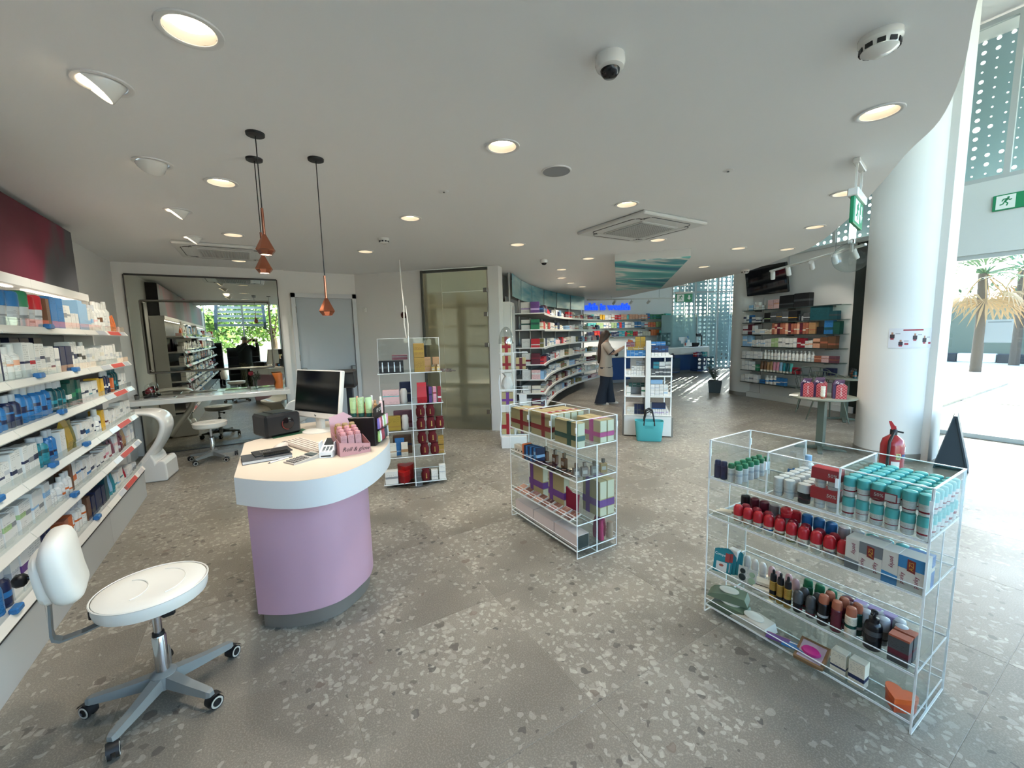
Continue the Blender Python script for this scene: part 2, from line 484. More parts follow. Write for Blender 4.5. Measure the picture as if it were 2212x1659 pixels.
vs = list(outer); ed = [(i, (i+1) % len(outer)) for i in range(len(outer))]
for h in holes:
    o = len(vs)
    for k in range(24): vs.append(h+Vector((math.cos(2*PI*k/24), math.sin(2*PI*k/24)))*HR)
    ed += [(o+k, o+(k+1) % 24) for k in range(24)]
rv, re, rf, *_ = delaunay_2d_cdt(vs, ed, [], 2, 1e-5)
def in_hole(f):
    c = sum((rv[i] for i in f), Vector((0, 0)))/len(f)
    return any((c-h).length < HR*.97 for h in holes)
q = MB(); q.add([(v.x, v.y, CZ) for v in rv], [tuple(f)[::-1] for f in rf if not in_hole(f)])
nE = len(EDGE)
for i in range(nE-1):
    a, b = EDGE[i], EDGE[i+1]
    q.add([(a.x, a.y, CZ), (b.x, b.y, CZ), (b.x, b.y, 3.15), (a.x, a.y, 3.15)], [(0, 1, 2, 3)], smooth=True)
q.add([(v.x, v.y, 3.15) for v in outer], [tuple(range(len(outer)))])
struct(q.build('ceiling', ceilm), 'white dropped ceiling with a curved edge')
q = MB(); q.box(-1.7, 17.4, -4.8, 12.9, 5.6, 5.75); struct(q.build('ceiling_upper', ceilm), 'high white ceiling above the curved edge')
wall_seg('wall_left_upper', (-1.57, -4.7), (-1.57, 12.7), CZ+.43, 5.6, .15, wallp)
wall_seg('wall_rear_upper', (-1.57, 12.6), (8.0, 12.6), 0, 5.6, .15, wallp)

# ------------------------------------------------------------------ glazed fronts
frame_m = mat('window_frame', '#b9c0c0', .4)
lint = mat('lintel_paint', '#d5dad8', .6)
perf = mat('perforated_metal', '#b4cdd4', .5)
def uv_frame(a, b):
    a = Vector(a); b = Vector(b); d = (b-a); ln = d.length; ang = math.atan2(d.y, d.x)
    return T(a.x, a.y, 0) @ RZ(ang), ln
def glazing(name, a, b, z0, z1, nv, hz=(), label=None, th=.06, panes=True):
    """window in the vertical plane a-b: frame bars and panes"""
    M, ln = uv_frame(a, b)
    q = MB(); w_ = .06
    q.box(0, ln, -th/2, th/2, z1-w_, z1); q.box(0, ln, -th/2, th/2, z0, z0+w_)
    xs = [ln*i/nv for i in range(nv+1)]
    for x in xs: q.box(max(0, x-w_/2), min(ln, x+w_/2), -th/2, th/2, z0+w_, z1-w_)
    for z in hz: q.box(0, ln, -th/2-.002, th/2+.002, z-w_/2, z+w_/2)
    o = struct(q.build(name, frame_m, None, M), label)
    if panes:
        zs = [z0]+list(hz)+[z1]
        for i in range(nv):
            for k in range(len(zs)-1):
                p = MB(); p.box(xs[i]+w_/2, xs[i+1]-w_/2, -.004, .004, zs[k]+w_/2, zs[k+1]-w_/2); p.build('pane', glass, o)
    return o
def perf_panel(name, a, b, z0, z1, label, seed, cell=.125, bias=0.0):
    rnd = random.Random(seed); M, ln = uv_frame(a, b)
    nx = max(1, int(ln/cell)); nz = int((z1-z0)/cell); cx = ln/nx; cz = (z1-z0)/nz
    q = MB(); vs = []; fs = []
    ph = rnd.random()*6
    for i in range(nx):
        for k in range(nz):
            x0, zz = i*cx, z0+k*cz; c = (x0+cx/2, zz+cz/2)
            big = math.sin(i*.55+k*.33+ph)+math.sin(k*.21-i*.4+ph*2)+rnd.uniform(-.5, .5)+bias
            r = cell*(.34 if big > .75 else (.22 if big > -.1 else (.11 if big > -1.0 else .06)))
            o = len(vs)
            sq = [(x0, zz), (x0+cx/2, zz), (x0+cx, zz), (x0+cx, zz+cz/2), (x0+cx, zz+cz), (x0+cx/2, zz+cz), (x0, zz+cz), (x0, zz+cz/2)]
            an = [-.75, -.5, -.25, 0, .25, .5, .75, 1.0]
            for p in sq: vs.append((p[0], 0, p[1]))
            for a_ in an: vs.append((c[0]+r*math.cos(a_*PI), 0, c[1]+r*math.sin(a_*PI)))
            for t in range(8): fs.append((o+t, o+(t+1) % 8, o+8+(t+1) % 8, o+8+t))
    q.add(vs, fs)
    o = q.build(name, perf, None, M)
    md = o.modifiers.new('thickness', 'SOLIDIFY'); md.thickness = .004
    return tag(o, label, 'screen', 'perforated sun screens outside the windows')
# entrance front, plane x = 8.6
q = MB(); q.box(8.56, 8.70, -4.6, 2.55, 2.55, 3.5); struct(q.build('wall_entrance_lintel', lint), 'white band above the glass entrance')
glazing('window_1', (8.62, 1.95), (8.62, -.35), 0, 2.55, 2, (), 'sliding glass entrance door panels')
glazing('window_2', (8.62, -.35), (8.62, -4.6), 0, 2.55, 4, (), 'shop front glass beside the entrance')
glazing('window_3', (8.62, 2.55), (8.62, -4.6), 3.5, 5.55, 7, (), 'high window over the entrance band')
q = MB(); q.box(8.56, 8.68, 1.95, 2.55, 0, 2.55); struct(q.build('wall_entrance_side', lint))
q = MB(); q.box(6.66, 8.6, 1.93, 2.0, 3.42, 3.5); struct(q.build('trim_1', frame_m), 'thin transom from the column to the entrance front')
for i in range(4):
    perf_panel('perforated_screen', (9.25, 2.6-1.9*i), (9.25, 1.1-1.9*i), 3.05, 5.9, 'pale perforated metal screen above the entrance, %s from the column' % ordn(i+1), 40+i)
# above the tv wall
glazing('window_4', TB, TA, 3.12, 5.55, 3, (), 'high window above the shelf wall')
wd = (TA-TB).normalized(); wn_ = Vector((wd.y, -wd.x))
for i in range(3):
    a = TB+wd*(.08+1.08*i)+wn_*.45; b = a+wd*.95
    perf_panel('perforated_screen', a, b, 3.0, 5.9, 'pale perforated metal screen above the shelf wall, %s from the dark panel' % ordn(i+1), 50+i)
# back right windows
WA = Vector((14.45, 11.21)); WB = Vector((16.9, 9.85))
glazing('window_5', WA, WB, 0, 5.55, 3, (3.1,), 'tall window at the end of the sign wall')
dd = (WB-WA).normalized(); dn = Vector((-dd.y, dd.x))
for i in range(4):  # last panel added past the corner to keep a sun patch off the floor
    a = WA+dd*(-.3+.96*i)+dn*.35; b = a+dd*.955
    perf_panel('perforated_screen', a, b, 0, 5.8, 'tall perforated metal screen behind the counters, %s from the sign wall' % ordn(i+1), 60+i, .16, -.1)
WC = Vector((10.86, 6.05))
glazing('window_6', WB, WC, 0, 5.55, 6, (3.1,), 'long window between the column and the counters')
dd = (WC-WB).normalized(); dn = Vector((-dd.y, dd.x))
for i in range(6):  # row overruns the window ends, extra length added to block stray sun
    a = WB+dd*(-.4+1.32*i)+dn*.35; b = a+dd*1.31
    perf_panel('perforated_screen', a, b, 0, 5.8, 'perforated metal screen along the side window, %s from the back corner' % ordn(i+1), 70+i, .16, .1)
# glazed rear seen in the mirror
glazing('window_7', (8.6, -4.62), (-1.57, -4.62), 0, 3.3, 8, (), 'wide shop window reflected in the mirror')
glazing('window_8', (8.6, -4.62), (-1.57, -4.62), 3.3, 5.55, 8, ())

# ------------------------------------------------------------------ grey fire door
q = MB()
for x0, x1 in ((.577, .64), (1.535, 1.598)): q.box(x0, x1, 7.84, 7.95, 0, 2.37)
q.box(.577, 1.598, 7.84, 7.95, 2.30, 2.37)
dfm = mat('door_frame_paint', '#c3c6c8', .45); dlm = mat('door_leaf_paint', '#a9b0b6', .5)
door = struct(q.build('door_1', dfm), 'grey fire door with a push bar')
q = MB(); q.bbox(.645, 1.53, 7.88, 7.93, .012, 2.295, .004); q.build('door_leaf', dlm, door)
q = MB(); z = 1.055
q.tube([(.72, 7.80, z), (1.46, 7.80, z)], .02, 10)
for x in (.70, 1.48): q.bbox(x-.035, x+.035, 7.775, 7.88, z-.075, z+.075, .012)
q.build('push_bar', mat('push_bar_grey', '#7d8587', .4), door)
for z in (.3, 1.3, 2.1):
    q = MB(); q.cyl((.642, 7.845), .008, z-.05, z+.05, 8); q.build('hinge', metal, door)
# ------------------------------------------------------------------ frosted glass door
fg = mat('frosted_glass', '#c9c6b0', .32, trans=.88, ior=1.12, spec=.6)
M = T(*sl(1.30), 0) @ RZ(-PI/4)
q = MB(); q.box(0, 1.14, -.03, .03, 2.665, 2.705); q.box(-.035, 0, -.03, .03, 0, 2.705)
fd = struct(q.build('door_2', mat('frosted_frame', '#4a4c48', .5), None, M), 'frosted glass door and fixed panel')
q = MB(); q.box(.008, .335, -.006, .006, .01, 2.66); q.build('fixed_panel', fg, fd)
q = MB(); q.box(.342, 1.12, -.006, .006, .012, 2.33); leaf = q.build('door_leaf', fg, fd)
q = MB(); q.box(.342, 1.12, -.006, .006, 2.336, 2.66); q.build('transom_panel', fg, fd)
q = MB(); q.bbox(.25, .335, -.028, -.008, 1.0, 1.06, .006); q.bbox(.345, .46, -.028, -.008, 1.0, 1.06, .006); q.tube([(.43, -.03, 1.03), (.43, -.065, 1.03), (.55, -.07, 1.025)], .01, 8); q.build('handle', chrome, fd)
for z in (.32, 1.45, 1.95, 2.34):
    q = MB(); q.bbox(1.06, 1.13, -.022, .022, z-.035, z+.035, .004); q.build('hinge', metal, fd)
# store room behind the frosted glass
bk = thing('storage_rack', 'pale storage rack seen dimly through the frosted glass door', 'rack', tuple(list(sl(1.3))+[0]), -PI/4)
for k in range(6):
    q = MB(); q.box(-.3, .95, .75, 1.15, .25+.38*k, .28+.38*k); q.build('shelf', mat('store_shelf', '#cfcbb8', .6), bk)
for x in (-.3, .3, .92):
    q = MB(); q.box(x, x+.03, .75, 1.15, 0, 2.4); q.build('upright', mat('store_shelf', '#cfcbb8', .6), bk)
q = MB(); q.prism([(1.6, 8.05), (5.0, 11.4), (8.6, 12.5), (1.0, 12.5)], 2.7, 2.72); struct(q.build('ceiling_store', white))
pl = bpy.data.lights.new('store_lamp', 'POINT'); pl.energy = 45; pl.color = (1, .88, .62); pl.shadow_soft_size = .12
plo = bpy.data.objects.new('store_lamp', pl); COL.objects.link(plo); plo.location = (2.35, 8.7, 2.2)

# ------------------------------------------------------------------ outside
pave = mat('sunlit_paving', '#c9c2b4', .8)
q = MB(); q.box(8.7, 40, -40, 60, -.25, -.05); q.box(-30, 8.7, -40, -4.7, -.25, -.05); q.box(-30, 40, 12.9, 60, -.25, -.05)
struct(q.build('ground_outside', pave), 'bright paving outside the entrance')
q = MB(); q.box(12.9, 13.0, -20, 12, -.049, -.04); struct(q.build('ground_drain', mat('drain_grey', '#6d6a66', .7)))
kb = thing('kerb', 'black and white painted kerb across the street', 'kerb', (0, 0, 0))
for i in range(16):
    q = MB(); q.bbox(26.0, 26.35, -6+1.15*i, -6+1.15*i+1.13, -.05, .32, .03); q.build('kerb_block', mat('kerb_white', '#dcdcd8', .7) if i % 2 else mat('kerb_black', '#2c2f33', .7), kb)
q = MB(); q.box(27.5, 28.2, -30, 40, -.05, 2.6); tag(q.build('garden_wall', mat('garden_wall', '#5f675c', .8)), 'low grey garden wall beyond the kerb', 'wall')
# ------------------------------------------------------------------ ceiling fittings
lens_m = mat('lamp_lens', '#fff3dc', .3, emit='#ffe9c6', estr=4.5)
trim_m = mat('lamp_trim', '#dfdedb', .35)
refl_m = mat('lamp_reflector', '#a9a7a2', .35)
LAMP_W = 30
tr = MB(); tr.lathe([(.0815, 0.0), (.0815, -.004), (.088, -.008), (.102, -.006), (.104, -.0005)], 28, cap0=False, cap1=False); tr_me = tr.mesh('trim', trim_m)
rf_ = MB(); rf_.lathe([(.0815, -.003), (.076, .012), (.068, .03)], 28, cap0=False, cap1=False); rf_.lathe([(.0816, -.002), (.0816, .07), (.02, .072)], 24, cap0=False); rf_me = rf_.mesh('reflector', refl_m)
ln_ = MB()
ln_.lathe([(.0685, .029), (.045, .025), (.02, .0225), (0.0005, .022)], 24, cap0=False, cap1=False); ln_me = ln_.mesh('lens', lens_m)
DLAB = ['largest round ceiling light, at the top beside the tilted spotlights', 'round ceiling light left of the pendant cables', 'round ceiling light before the slatted air conditioner', 'round ceiling light beyond the slatted air conditioner',
        'round ceiling light above the grey door approach, right of the pendants', 'round ceiling light nearest the grey door', 'bright round ceiling light beside the flat ceiling speaker', 'round ceiling light just before the square air conditioner',
        'round ceiling light before the frosted glass door', 'round ceiling light between the small dome camera and the painted ceiling box', 'round ceiling light just behind the square air conditioner', 'front one of the small ceiling lights by the curved shelving',
        'second small ceiling light along the curved shelving', 'farthest small ceiling light along the curved shelving', 'round ceiling light below the smoke detector near the entrance', 'round ceiling light beside the hanging exit sign',
        'round ceiling light at the curved edge past the exit sign', 'round ceiling light right of the painted ceiling box', 'dim round ceiling light near the television', 'third small ceiling light along the curved shelving', 'faint round ceiling light behind the painted ceiling box']
for i, (x, y) in enumerate(DOWN):
    P = at_z(x, y, CZ)
    t = thing('recessed_downlight', DLAB[i], 'ceiling light', P, 0, 'recessed ceiling lights')
    put('trim', tr_me, t); put('reflector', rf_me, t); put('lens', ln_me, t)
    spot('downlight_lamp', (P.x, P.y, CZ-.012), (P.x, P.y, 0), LAMP_W, R(110), .8, radius=.06)
GLAB = ['tilted white ceiling spotlight nearest the camera above the long shelving', 'second tilted white spotlight above the long shelving, its lens hidden', 'third tilted white spotlight above the long shelving', 'farthest tilted white spotlight, beside the slatted air conditioner']
for i, (x, y) in enumerate(GIMB):
    P = at_z(x, y, CZ)
    t = thing('tilted_spotlight', GLAB[i], 'ceiling light', P, 0, 'tilted spotlights above the long shelving')
    put('trim', tr_me, t)
    A = R([38, 58, 38, 36][i])
    M = T(0, 0, .02) @ RZ(R([0, -62, 0, 0][i])) @ RY(A)
    q = MB(); q.lathe([(.02, .07), (.06, .06), (.075, .03), (.078, -.05), (.074, -.056), (.071, -.05), (.066, -.03)], 24, cap1=False, M=M); q.build('head', gloss_white, t)
    q = MB(); q.lathe([(.0665, -.032), (.03, -.036), (.0005, -.037)], 20, M=M, cap0=False); q.build('lens', lens_m, t)
    d = (M.to_3x3() @ Vector((0, 0, -1)))
    p0 = P+Vector((0, 0, .02))+d*.07
    spot('tilted_lamp', p0, p0+d, LAMP_W*.6, R(75), .7, radius=.05)

def cassette(loc, label, rot=0):
    t = thing('ceiling_air_conditioner', label, 'air conditioner', loc, rot, 'ceiling cassette air conditioners')
    q = MB(); q.bbox(-.475, .475, -.475, .475, -.035, .0, .012); q.build('panel', mat('aircon_white', '#d6d6d2', .4), t)
    q = MB(); q.bbox(-.27, .27, -.27, .27, -.043, -.034, .004); q.build('grille_frame', mat('aircon_white', '#d6d6d2', .4), t)
    gm = mat('aircon_grille', '#b4b4b0', .5); gd = mat('aircon_dark', '#3c3c3c', .6)
    q = MB(); q.box(-.245, .245, -.245, .245, -.0445, -.0432); q.build('grille_back', gd, t)
    q = MB()
    for i in range(19):
        x = -.245+.49*i/18
        q.box(x-.007, x+.007, -.245, .245, -.05, -.0446); q.box(-.245, .245, x-.007, x+.007, -.0495, -.0446)
    q.build('grille', gm, t)
    for k in range(4):
        M = RZ(k*PI/2)
        q = MB(); q.bbox(-.30, .30, -.40, -.325, -.0385, -.034, .003, M=M); q.build('vane', mat('aircon_white', '#d6d6d2', .4), t)
        q = MB(); q.tube([(-.33, -.30, -.0355), (-.32, -.37, -.0355), (-.27, -.412, -.0355), (.27, -.412, -.0355), (.32, -.37, -.0355), (.33, -.30, -.0355)], .004, 5, M=M); q.build('slot', gd, t)
    return t
cassette((3.61, 3.23, CZ), 'square white ceiling air conditioner with a mesh grille')
P = at_z(487, 545, CZ); cassette((P.x, P.y-.1, CZ), 'white ceiling air conditioner before the mirror wall')

q = MB(); P = at_z(1202, 369, CZ)
t = thing('ceiling_speaker', 'flat round grey ceiling speaker', 'speaker', P)
q.lathe([(.0, -.006), (.093, -.006), (.098, 0)], 32, cap0=False, cap1=False); q.build('grille', mat('speaker_grille', '#96989a', .7), t)
q = MB(); q.lathe([(.093, -.007), (.1, -.006), (.102, 0)], 32, cap0=False, cap1=False); q.build('rim', trim_m, t)
for (x, y, lb) in ((959, 413, 'tiny flat sprinkler cover left of the bright ceiling light'), (1573, 368, 'tiny flat sprinkler cover right of the ceiling speaker')):
    P = at_z(x, y, CZ); t = thing('sprinkler_cover', lb, 'sprinkler', P, 0, 'small ceiling sprinkler covers')
    q = MB(); q.lathe([(.0005, -.007), (.02, -.007), (.034, -.003), (.036, 0)], 20, cap0=False, cap1=False); q.build('cover', trim_m, t)
    q = MB(); q.cyl((0, 0), .008, -.012, -.006, 8); q.build('nozzle', greyp, t)
for (x, y, s, lb) in ((1902, 78, 1.12, 'round white smoke detector at the top near the entrance'), (829, 515, 1, 'round white smoke detector before the grey door'), (1610, 583, 1.2, 'small smoke detector near the television')):
    P = at_z(x, y, CZ); t = thing('smoke_detector', lb, 'smoke detector', P, .4, 'ceiling smoke detectors'); t.scale = (s, s, s)
    q = MB(); q.lathe([(.062, 0), (.062, -.018), (.056, -.024), (.052, -.046), (.03, -.058), (.0005, -.06)], 28, cap0=False, cap1=False); q.build('housing', gloss_white, t)
    for k in range(10):
        M = RZ(k*PI/5); q = MB(); q.box(.052, .0565, -.011, .011, -.044, -.030, M=M); q.build('vent', black, t)
for (x, y, lb) in ((1318, 122, 'white dome security camera at the top of the picture'), (1175, 561, 'small dome security camera before the curved shelving')):
    P = at_z(x, y, CZ); t = thing('dome_camera', lb, 'security camera', P, R(-60), 'ceiling dome cameras')
    q = MB(); q.lathe([(.058, 0), (.060, -.03), (.054, -.045), (.04, -.052)], 28, cap0=False); q.build('housing', gloss_white, t)
    q = MB(); q.lathe([(.04, 0), (.037, .015), (.026, .028), (.0005, .034)], 20, cap0=False, cap1=False, M=T(0, 0, -.048) @ RX(PI)); q.build('dome', mat('dome_black', '#17191d', .05), t)

# painted box under the ceiling
pts = [at_z(1328, 566, 2.61), at_z(1492, 554, 2.61), at_z(1427, 622, 2.61), at_z(1331, 626.5, 2.61)]
def waves_mat(name, cols, scale=1.0, rot=0.0):
    m = mat(name, '#4aa3a8', .5)
    geo = N(m, 'ShaderNodeNewGeometry'); mp = N(m, 'ShaderNodeMapping'); mp.inputs['Rotation'].default_value = (0, 0, rot); mp.inputs['Scale'].default_value = (scale*.25, scale*1.25, scale)
    L(m, geo.outputs['Position'], mp.inputs[0])
    nz = N(m, 'ShaderNodeTexNoise'); nz.inputs['Scale'].default_value = 2.0; nz.inputs['Detail'].default_value = 4; nz.inputs['Distortion'].default_value = .4; L(m, mp.outputs[0], nz.inputs['Vector'])
    rp = N(m, 'ShaderNodeValToRGB'); rp.color_ramp.interpolation = 'EASE'
    els = rp.color_ramp.elements
    while len(els) < len(cols): els.new(.5)
    for e, (p, c) in zip(els, cols): e.position = p; e.color = c4(c)
    L(m, nz.outputs['Fac'], rp.inputs[0]); L(m, rp.outputs[0], pbsdf(m).inputs['Base Color']); return m
mur = waves_mat('painted_waves', [(.30, '#1f6f8f'), (.42, '#3fa3a6'), (.5, '#6cc0bb'), (.545, '#e8ece6'), (.6, '#3f9aa6'), (.7, '#1e5f88')], .62, R(35))
t = thing('ceiling_box', 'hanging ceiling box painted with teal and white waves', 'ceiling box', (0, 0, 0))
q = MB(); q.prism([p.to_2d() for p in pts], 2.615, CZ); q.build('body', white, t)
def lerp2(a, b, k): return a+(b-a)*k
k1, k2 = .60, .61
for nm, a, b in (('painting_panel', 0, k1), ('painting_panel', k2, 1)):
    A, B = lerp2(pts[0], pts[3], a), lerp2(pts[1], pts[2], a); C, D = lerp2(pts[1], pts[2], b), lerp2(pts[0], pts[3], b)
    q = MB(); q.prism([A.to_2d(), B.to_2d(), C.to_2d(), D.to_2d()], 2.600, 2.615); q.build(nm, mur, t)

# copper pendants
cop = mat('copper', '#b5735a', .22, 1.0)
PEND = [((.098, 2.749), 2.085, 'copper pendant lamp of the close pair, hung higher and nearer'), ((.094, 3.124), 2.035, 'copper pendant lamp of the close pair, hung lower'), ((.419, 2.952), 1.765, 'single copper pendant lamp hanging lowest')]
for (x, y), zb, lb in PEND:
    t = thing('pendant_lamp', lb, 'lamp', (x, y, zb), 0, 'copper pendant lamps')
    h = CZ-zb
    q = MB(); q.lathe([(.0005, h-.014), (.045, h-.012), (.047, h)], 24, cap0=False); q.build('ceiling_rose', black, t)
    q = MB(); q.tube([(0, 0, .24), (0, 0, h-.01)], .0028, 6); q.build('cable', black, t)
    q = MB(); q.lathe([(.007, .25), (.0075, .105)], 10); q.build('stem', cop, t)
    q = MB(); q.lathe([(.009, .11), (.05, .028), (.047, .022), (.03, 0)], 8, smooth=False, cap1=False, M=RZ(.2)); q.build('shade', cop, t)
    q = MB(); q.lathe([(.028, .003), (.0005, .003)], 12, cap0=False, cap1=False); q.build('bulb', lens_m, t)
    spot('pendant_lamp_light', (x, y, zb-.005), (x, y, 0), 6, R(100), .7, radius=.02)

# exit signs
exg = mat('exit_green', '#1f8a5c', .4); exw = mat('exit_white', '#e9f2ec', .4)
def running_man(par, M):
    q = MB()
    q.cyl((.022, .052), .012, 0, .0015, 12, M=M)
    def limb(a, b, w_=.0065):
        a = Vector(a); b = Vector(b); d = (b-a).normalized(); n_ = Vector((-d.y, d.x))*w_
        q.prism([a-n_, b-n_, b+n_, a+n_], 0, .0014, M=M)
    limb((.016, .04), (-.008, .0), .011); limb((-.006, .004), (.02, -.018)); limb((.02, -.018), (.012, -.05)); limb((-.01, .0), (-.025, -.028)); limb((-.025, -.028), (-.05, -.03))
    limb((.014, .036), (.04, .018)); limb((.04, .018), (.052, .03)); limb((.01, .038), (-.022, .036)); limb((-.022, .036), (-.032, .012))
    return q
def exit_sign(loc, rz, label, w_=.36, h=.17, drop=0.0, back=False):
    t = thing('exit_sign', label, 'exit sign', loc, rz, 'green running man exit signs')
    q = MB(); q.bbox(-w_/2, w_/2, -.012, .012, -h, 0, .004); q.build('panel', exg, t)
    q = MB(); q.box(-w_/2+.03, -w_/2+.2, -.0145, -.0122, -h+.015, -.015); q.build('pictogram_field', exw, t)
    running_man(None, T(-w_/2+.115, -.0147, -h/2) @ RX(PI/2)).build('pictogram', exg, t)
    q = MB(); q.prism([(.0, .05), (.05, .0), (0, -.05), (0, -.018), (-.06, -.018), (-.06, .018), (0, .018)], 0, .0014, M=T(w_/2-.08, -.0122, -h/2) @ RX(PI/2) @ RZ(-PI/2)); q.build('arrow', exw, t)
    if drop:
        q = MB(); q.bbox(-w_/2-.01, w_/2+.01, -.03, .03, 0, .05, .006); q.build('lamp_bar', gloss_white, t)
        q = MB()
        for sx in (-.1, .1): q.box(sx-.006, sx+.006, -.006, .006, .05, drop)
        q.bbox(-.14, .14, -.02, .02, drop-.03, drop, .004); q.build('hanger', gloss_white, t)
    return t
exit_sign((3.62, 1.32, 2.47), R(12), 'exit sign hanging edge-on from the ceiling near the column', drop=CZ-2.47)
exit_sign((8.545, 1.40, 3.28), R(-90), 'exit sign on the white band above the entrance', .42, .2)
P = at_z(1478, 618, CZ); P = EYE+(P-EYE)*.97
exit_sign((P.x, P.y, 2.50), R(-40), 'small exit sign hanging before the perforated windows', .40, .2, drop=CZ-2.50)

# track lights
def track(a, b, heads, label, m=gloss_white, up=5.6, hang=2, pw_=.25):
    a = Vector(a); b = Vector(b)
    t = thing('track_light', label, 'track light', (0, 0, 0))
    q = MB(); q.tube([a, b], .022, 6); q.build('rail', m, t)
    for k in range(hang):
        p = a.lerp(b, (k+.5)/hang); q = MB(); q.tube([p, (p.x, p.y, up)], .004, 5); q.build('suspension_wire', greyp, t)
    for k, dr in heads:
        p = a.lerp(b, k); d = Vector(dr).normalized(); c = p+Vector((0, 0, -.10))
        q = MB(); q.tube([p, p+Vector((0, 0, -.07))], .012, 8); Mh = T(*c) @ d.to_track_quat('Z', 'Y').to_matrix().to_4x4()
        q.lathe([(.036, -.09), (.04, -.08), (.04, .07), (.034, .075)], 16, M=Mh, cap1=False); hd = q.build('spot_head', m, t)
        q = MB(); q.lathe([(.034, .068), (.0005, .066)], 14, cap0=False, cap1=False, M=Mh); q.build('lens', lens_m, hd)
        spot('track_lamp', c+d*.1, c+d, LAMP_W*pw_, R(60), .6, radius=.03)
track(at_x(1664, 586, 8.9), at_x(1870, 528, 7.6), [(.04, (.5, .2, -1)), (.25, (.7, .1, -1)), (.52, (1, .25, -.7)), (.75, (1, .1, -.9)), (.92, (.7, -.2, -1))], 'white track light with spot heads before the television')
A_ = EYE+ray(1268, 648)*(13.2); B_ = EYE+ray(1475, 643)*(13.4)
track(A_, B_, [(.28, (.3, 1, -.6)), (.46, (.3, 1, -.6)), (.64, (.3, 1, -.6))], 'white track light above the counters before the blue lettering', pw_=1.6)
# clear glass globe
P = at_x(1838, 556, 7.1); t = thing('glass_globe_pendant', 'large clear glass globe pendant beside the round column', 'lamp', P)
gg = clear_mat('globe_glass', '#eef2f2', .35)
q = MB(); q.lathe([(.04, .2)]+[(.215*math.sin(R(a)), .2*math.cos(R(a))) for a in range(22, 180, 13)]+[(.0005, -.2)], 28, cap0=False, cap1=False); q.build('globe', gg, t)
q = MB(); q.tube([(0, 0, .18), (0, 0, 5.6-P.z)], .004, 6); q.build('cable', black, t)
q = MB(); q.lathe([(.045, .18), (.045, .23), (.012, .25)], 16); q.build('holder', chrome, t)
q = MB(); q.lathe([(.018, .18), (.022, .1), (.012, .07), (.0005, .065)], 12); q.build('bulb', gloss_white, t)
# television
tvp = TA+(TB-TA)*((Vector((9.88, 5.07))-TA).length/(TB-TA).length)
t = thing('television', 'black flat television tilted out high on the shelf wall', 'television', (tvp.x-.16, tvp.y+.04, 2.66), math.atan2((TA-TB).y, (TA-TB).x)+PI)
M = RX(R(10))
q = MB(); q.bbox(-.53, .53, -.025, .02, -.31, .31, .01, M=M); q.build('cabinet', black, t)
q = MB(); q.box(-.515, .515, -.0275, -.0252, -.295, .297, M=M); q.build('screen', mat('screen_dark', '#0c0d14', .06, coat=.5), t)
q = MB(); q.box(-.1, .1, .02, .15, -.1, .1); q.build('bracket', dark, t)
# ------------------------------------------------------------------ products
def circ(r, z, n=12, sx=1, sy=1): return [(r*math.cos(2*PI*i/n)*sx, r*math.sin(2*PI*i/n)*sy, z) for i in range(n)]
KM = {}
def kind(name, noun, body, bm, cap=None, cm=PLAIN, cn='cap'):
    """unit sized product: body mesh, optional cap mesh, and a joined one for far shelves"""
    b = MB(); body(b); me = b.mesh(name, bm); cme = j = None
    if cap:
        c = MB(); cap(c); cme = c.mesh(name+'_'+cn, cm)
        jb = MB(); body(jb); k = len(jb.f); cap(jb); jb.mi = [0]*k+[1]*(len(jb.f)-k); j = jb.mesh(name+'_small', [bm, capm])
    KM[name] = (noun, me, cme, j, cn)
def _carton(b):
    b.bbox(-.5, .5, -.5, .5, 0, .992, .012); b.box(-.47, .47, -.40, .47, .985, 1.0)
kind('carton', 'carton', _carton, PRINT)
kind('bottle', 'bottle', lambda b: b.lathe([(.46, 0), (.5, .02), (.5, .60), (.46, .68), (.26, .76), (.22, .80)], 14), PRINTB, lambda b: b.lathe([(.27, .77), (.28, .79), (.28, .985), (.24, 1)], 12))
def _pumpcap(b):
    b.lathe([(.3, .70), (.3, .80), (.1, .82), (.1, .92), (.2, .93), (.2, .985), (.15, 1.0)], 10); b.box(-.08, .08, -.5, -.1, .94, .99)
kind('pump_bottle', 'pump bottle', lambda b: b.lathe([(.46, 0), (.5, .02), (.5, .58), (.44, .66), (.25, .71), (.25, .73)], 14), PRINTB, _pumpcap, cn='pump')
def _tube(b):
    r = [circ(.40, .17), circ(.47, .2), circ(.49, .4, sy=.9)]+[circ(.5, z, sy=s) for z, s in ((.6, .7), (.8, .4), (.95, .12), (1.0, .08))]
    b.loft(r)
kind('tube', 'tube', _tube, PRINTB, lambda b: b.lathe([(.4, 0), (.42, .01), (.42, .17), (.38, .18)], 12))
kind('jar', 'jar', lambda b: b.lathe([(.40, 0), (.43, .02), (.48, .5), (.48, .6)], 16), PRINTB, lambda b: b.lathe([(.5, .55), (.5, .9), (.46, .97), (.3, 1.0), (.0005, .995)], 16, cap1=False), cn='lid')
kind('roll_on', 'roll-on deodorant', lambda b: b.lathe([(.34, 0), (.42, .03), (.45, .2), (.46, .42), (.42, .5)], 16), PRINTB, lambda b: b.lathe([(.46, .45), (.5, .48), (.5, .72), (.46, .86), (.32, .965), (.0005, 1.0)], 16, cap1=False))
kind('spray', 'spray can', lambda b: b.lathe([(.47, 0), (.5, .015), (.5, .7), (.42, .75), (.4, .76)], 16), PRINTB, lambda b: b.lathe([(.44, .72), (.46, .74), (.45, .9), (.38, .98), (.2, 1.0)], 16))
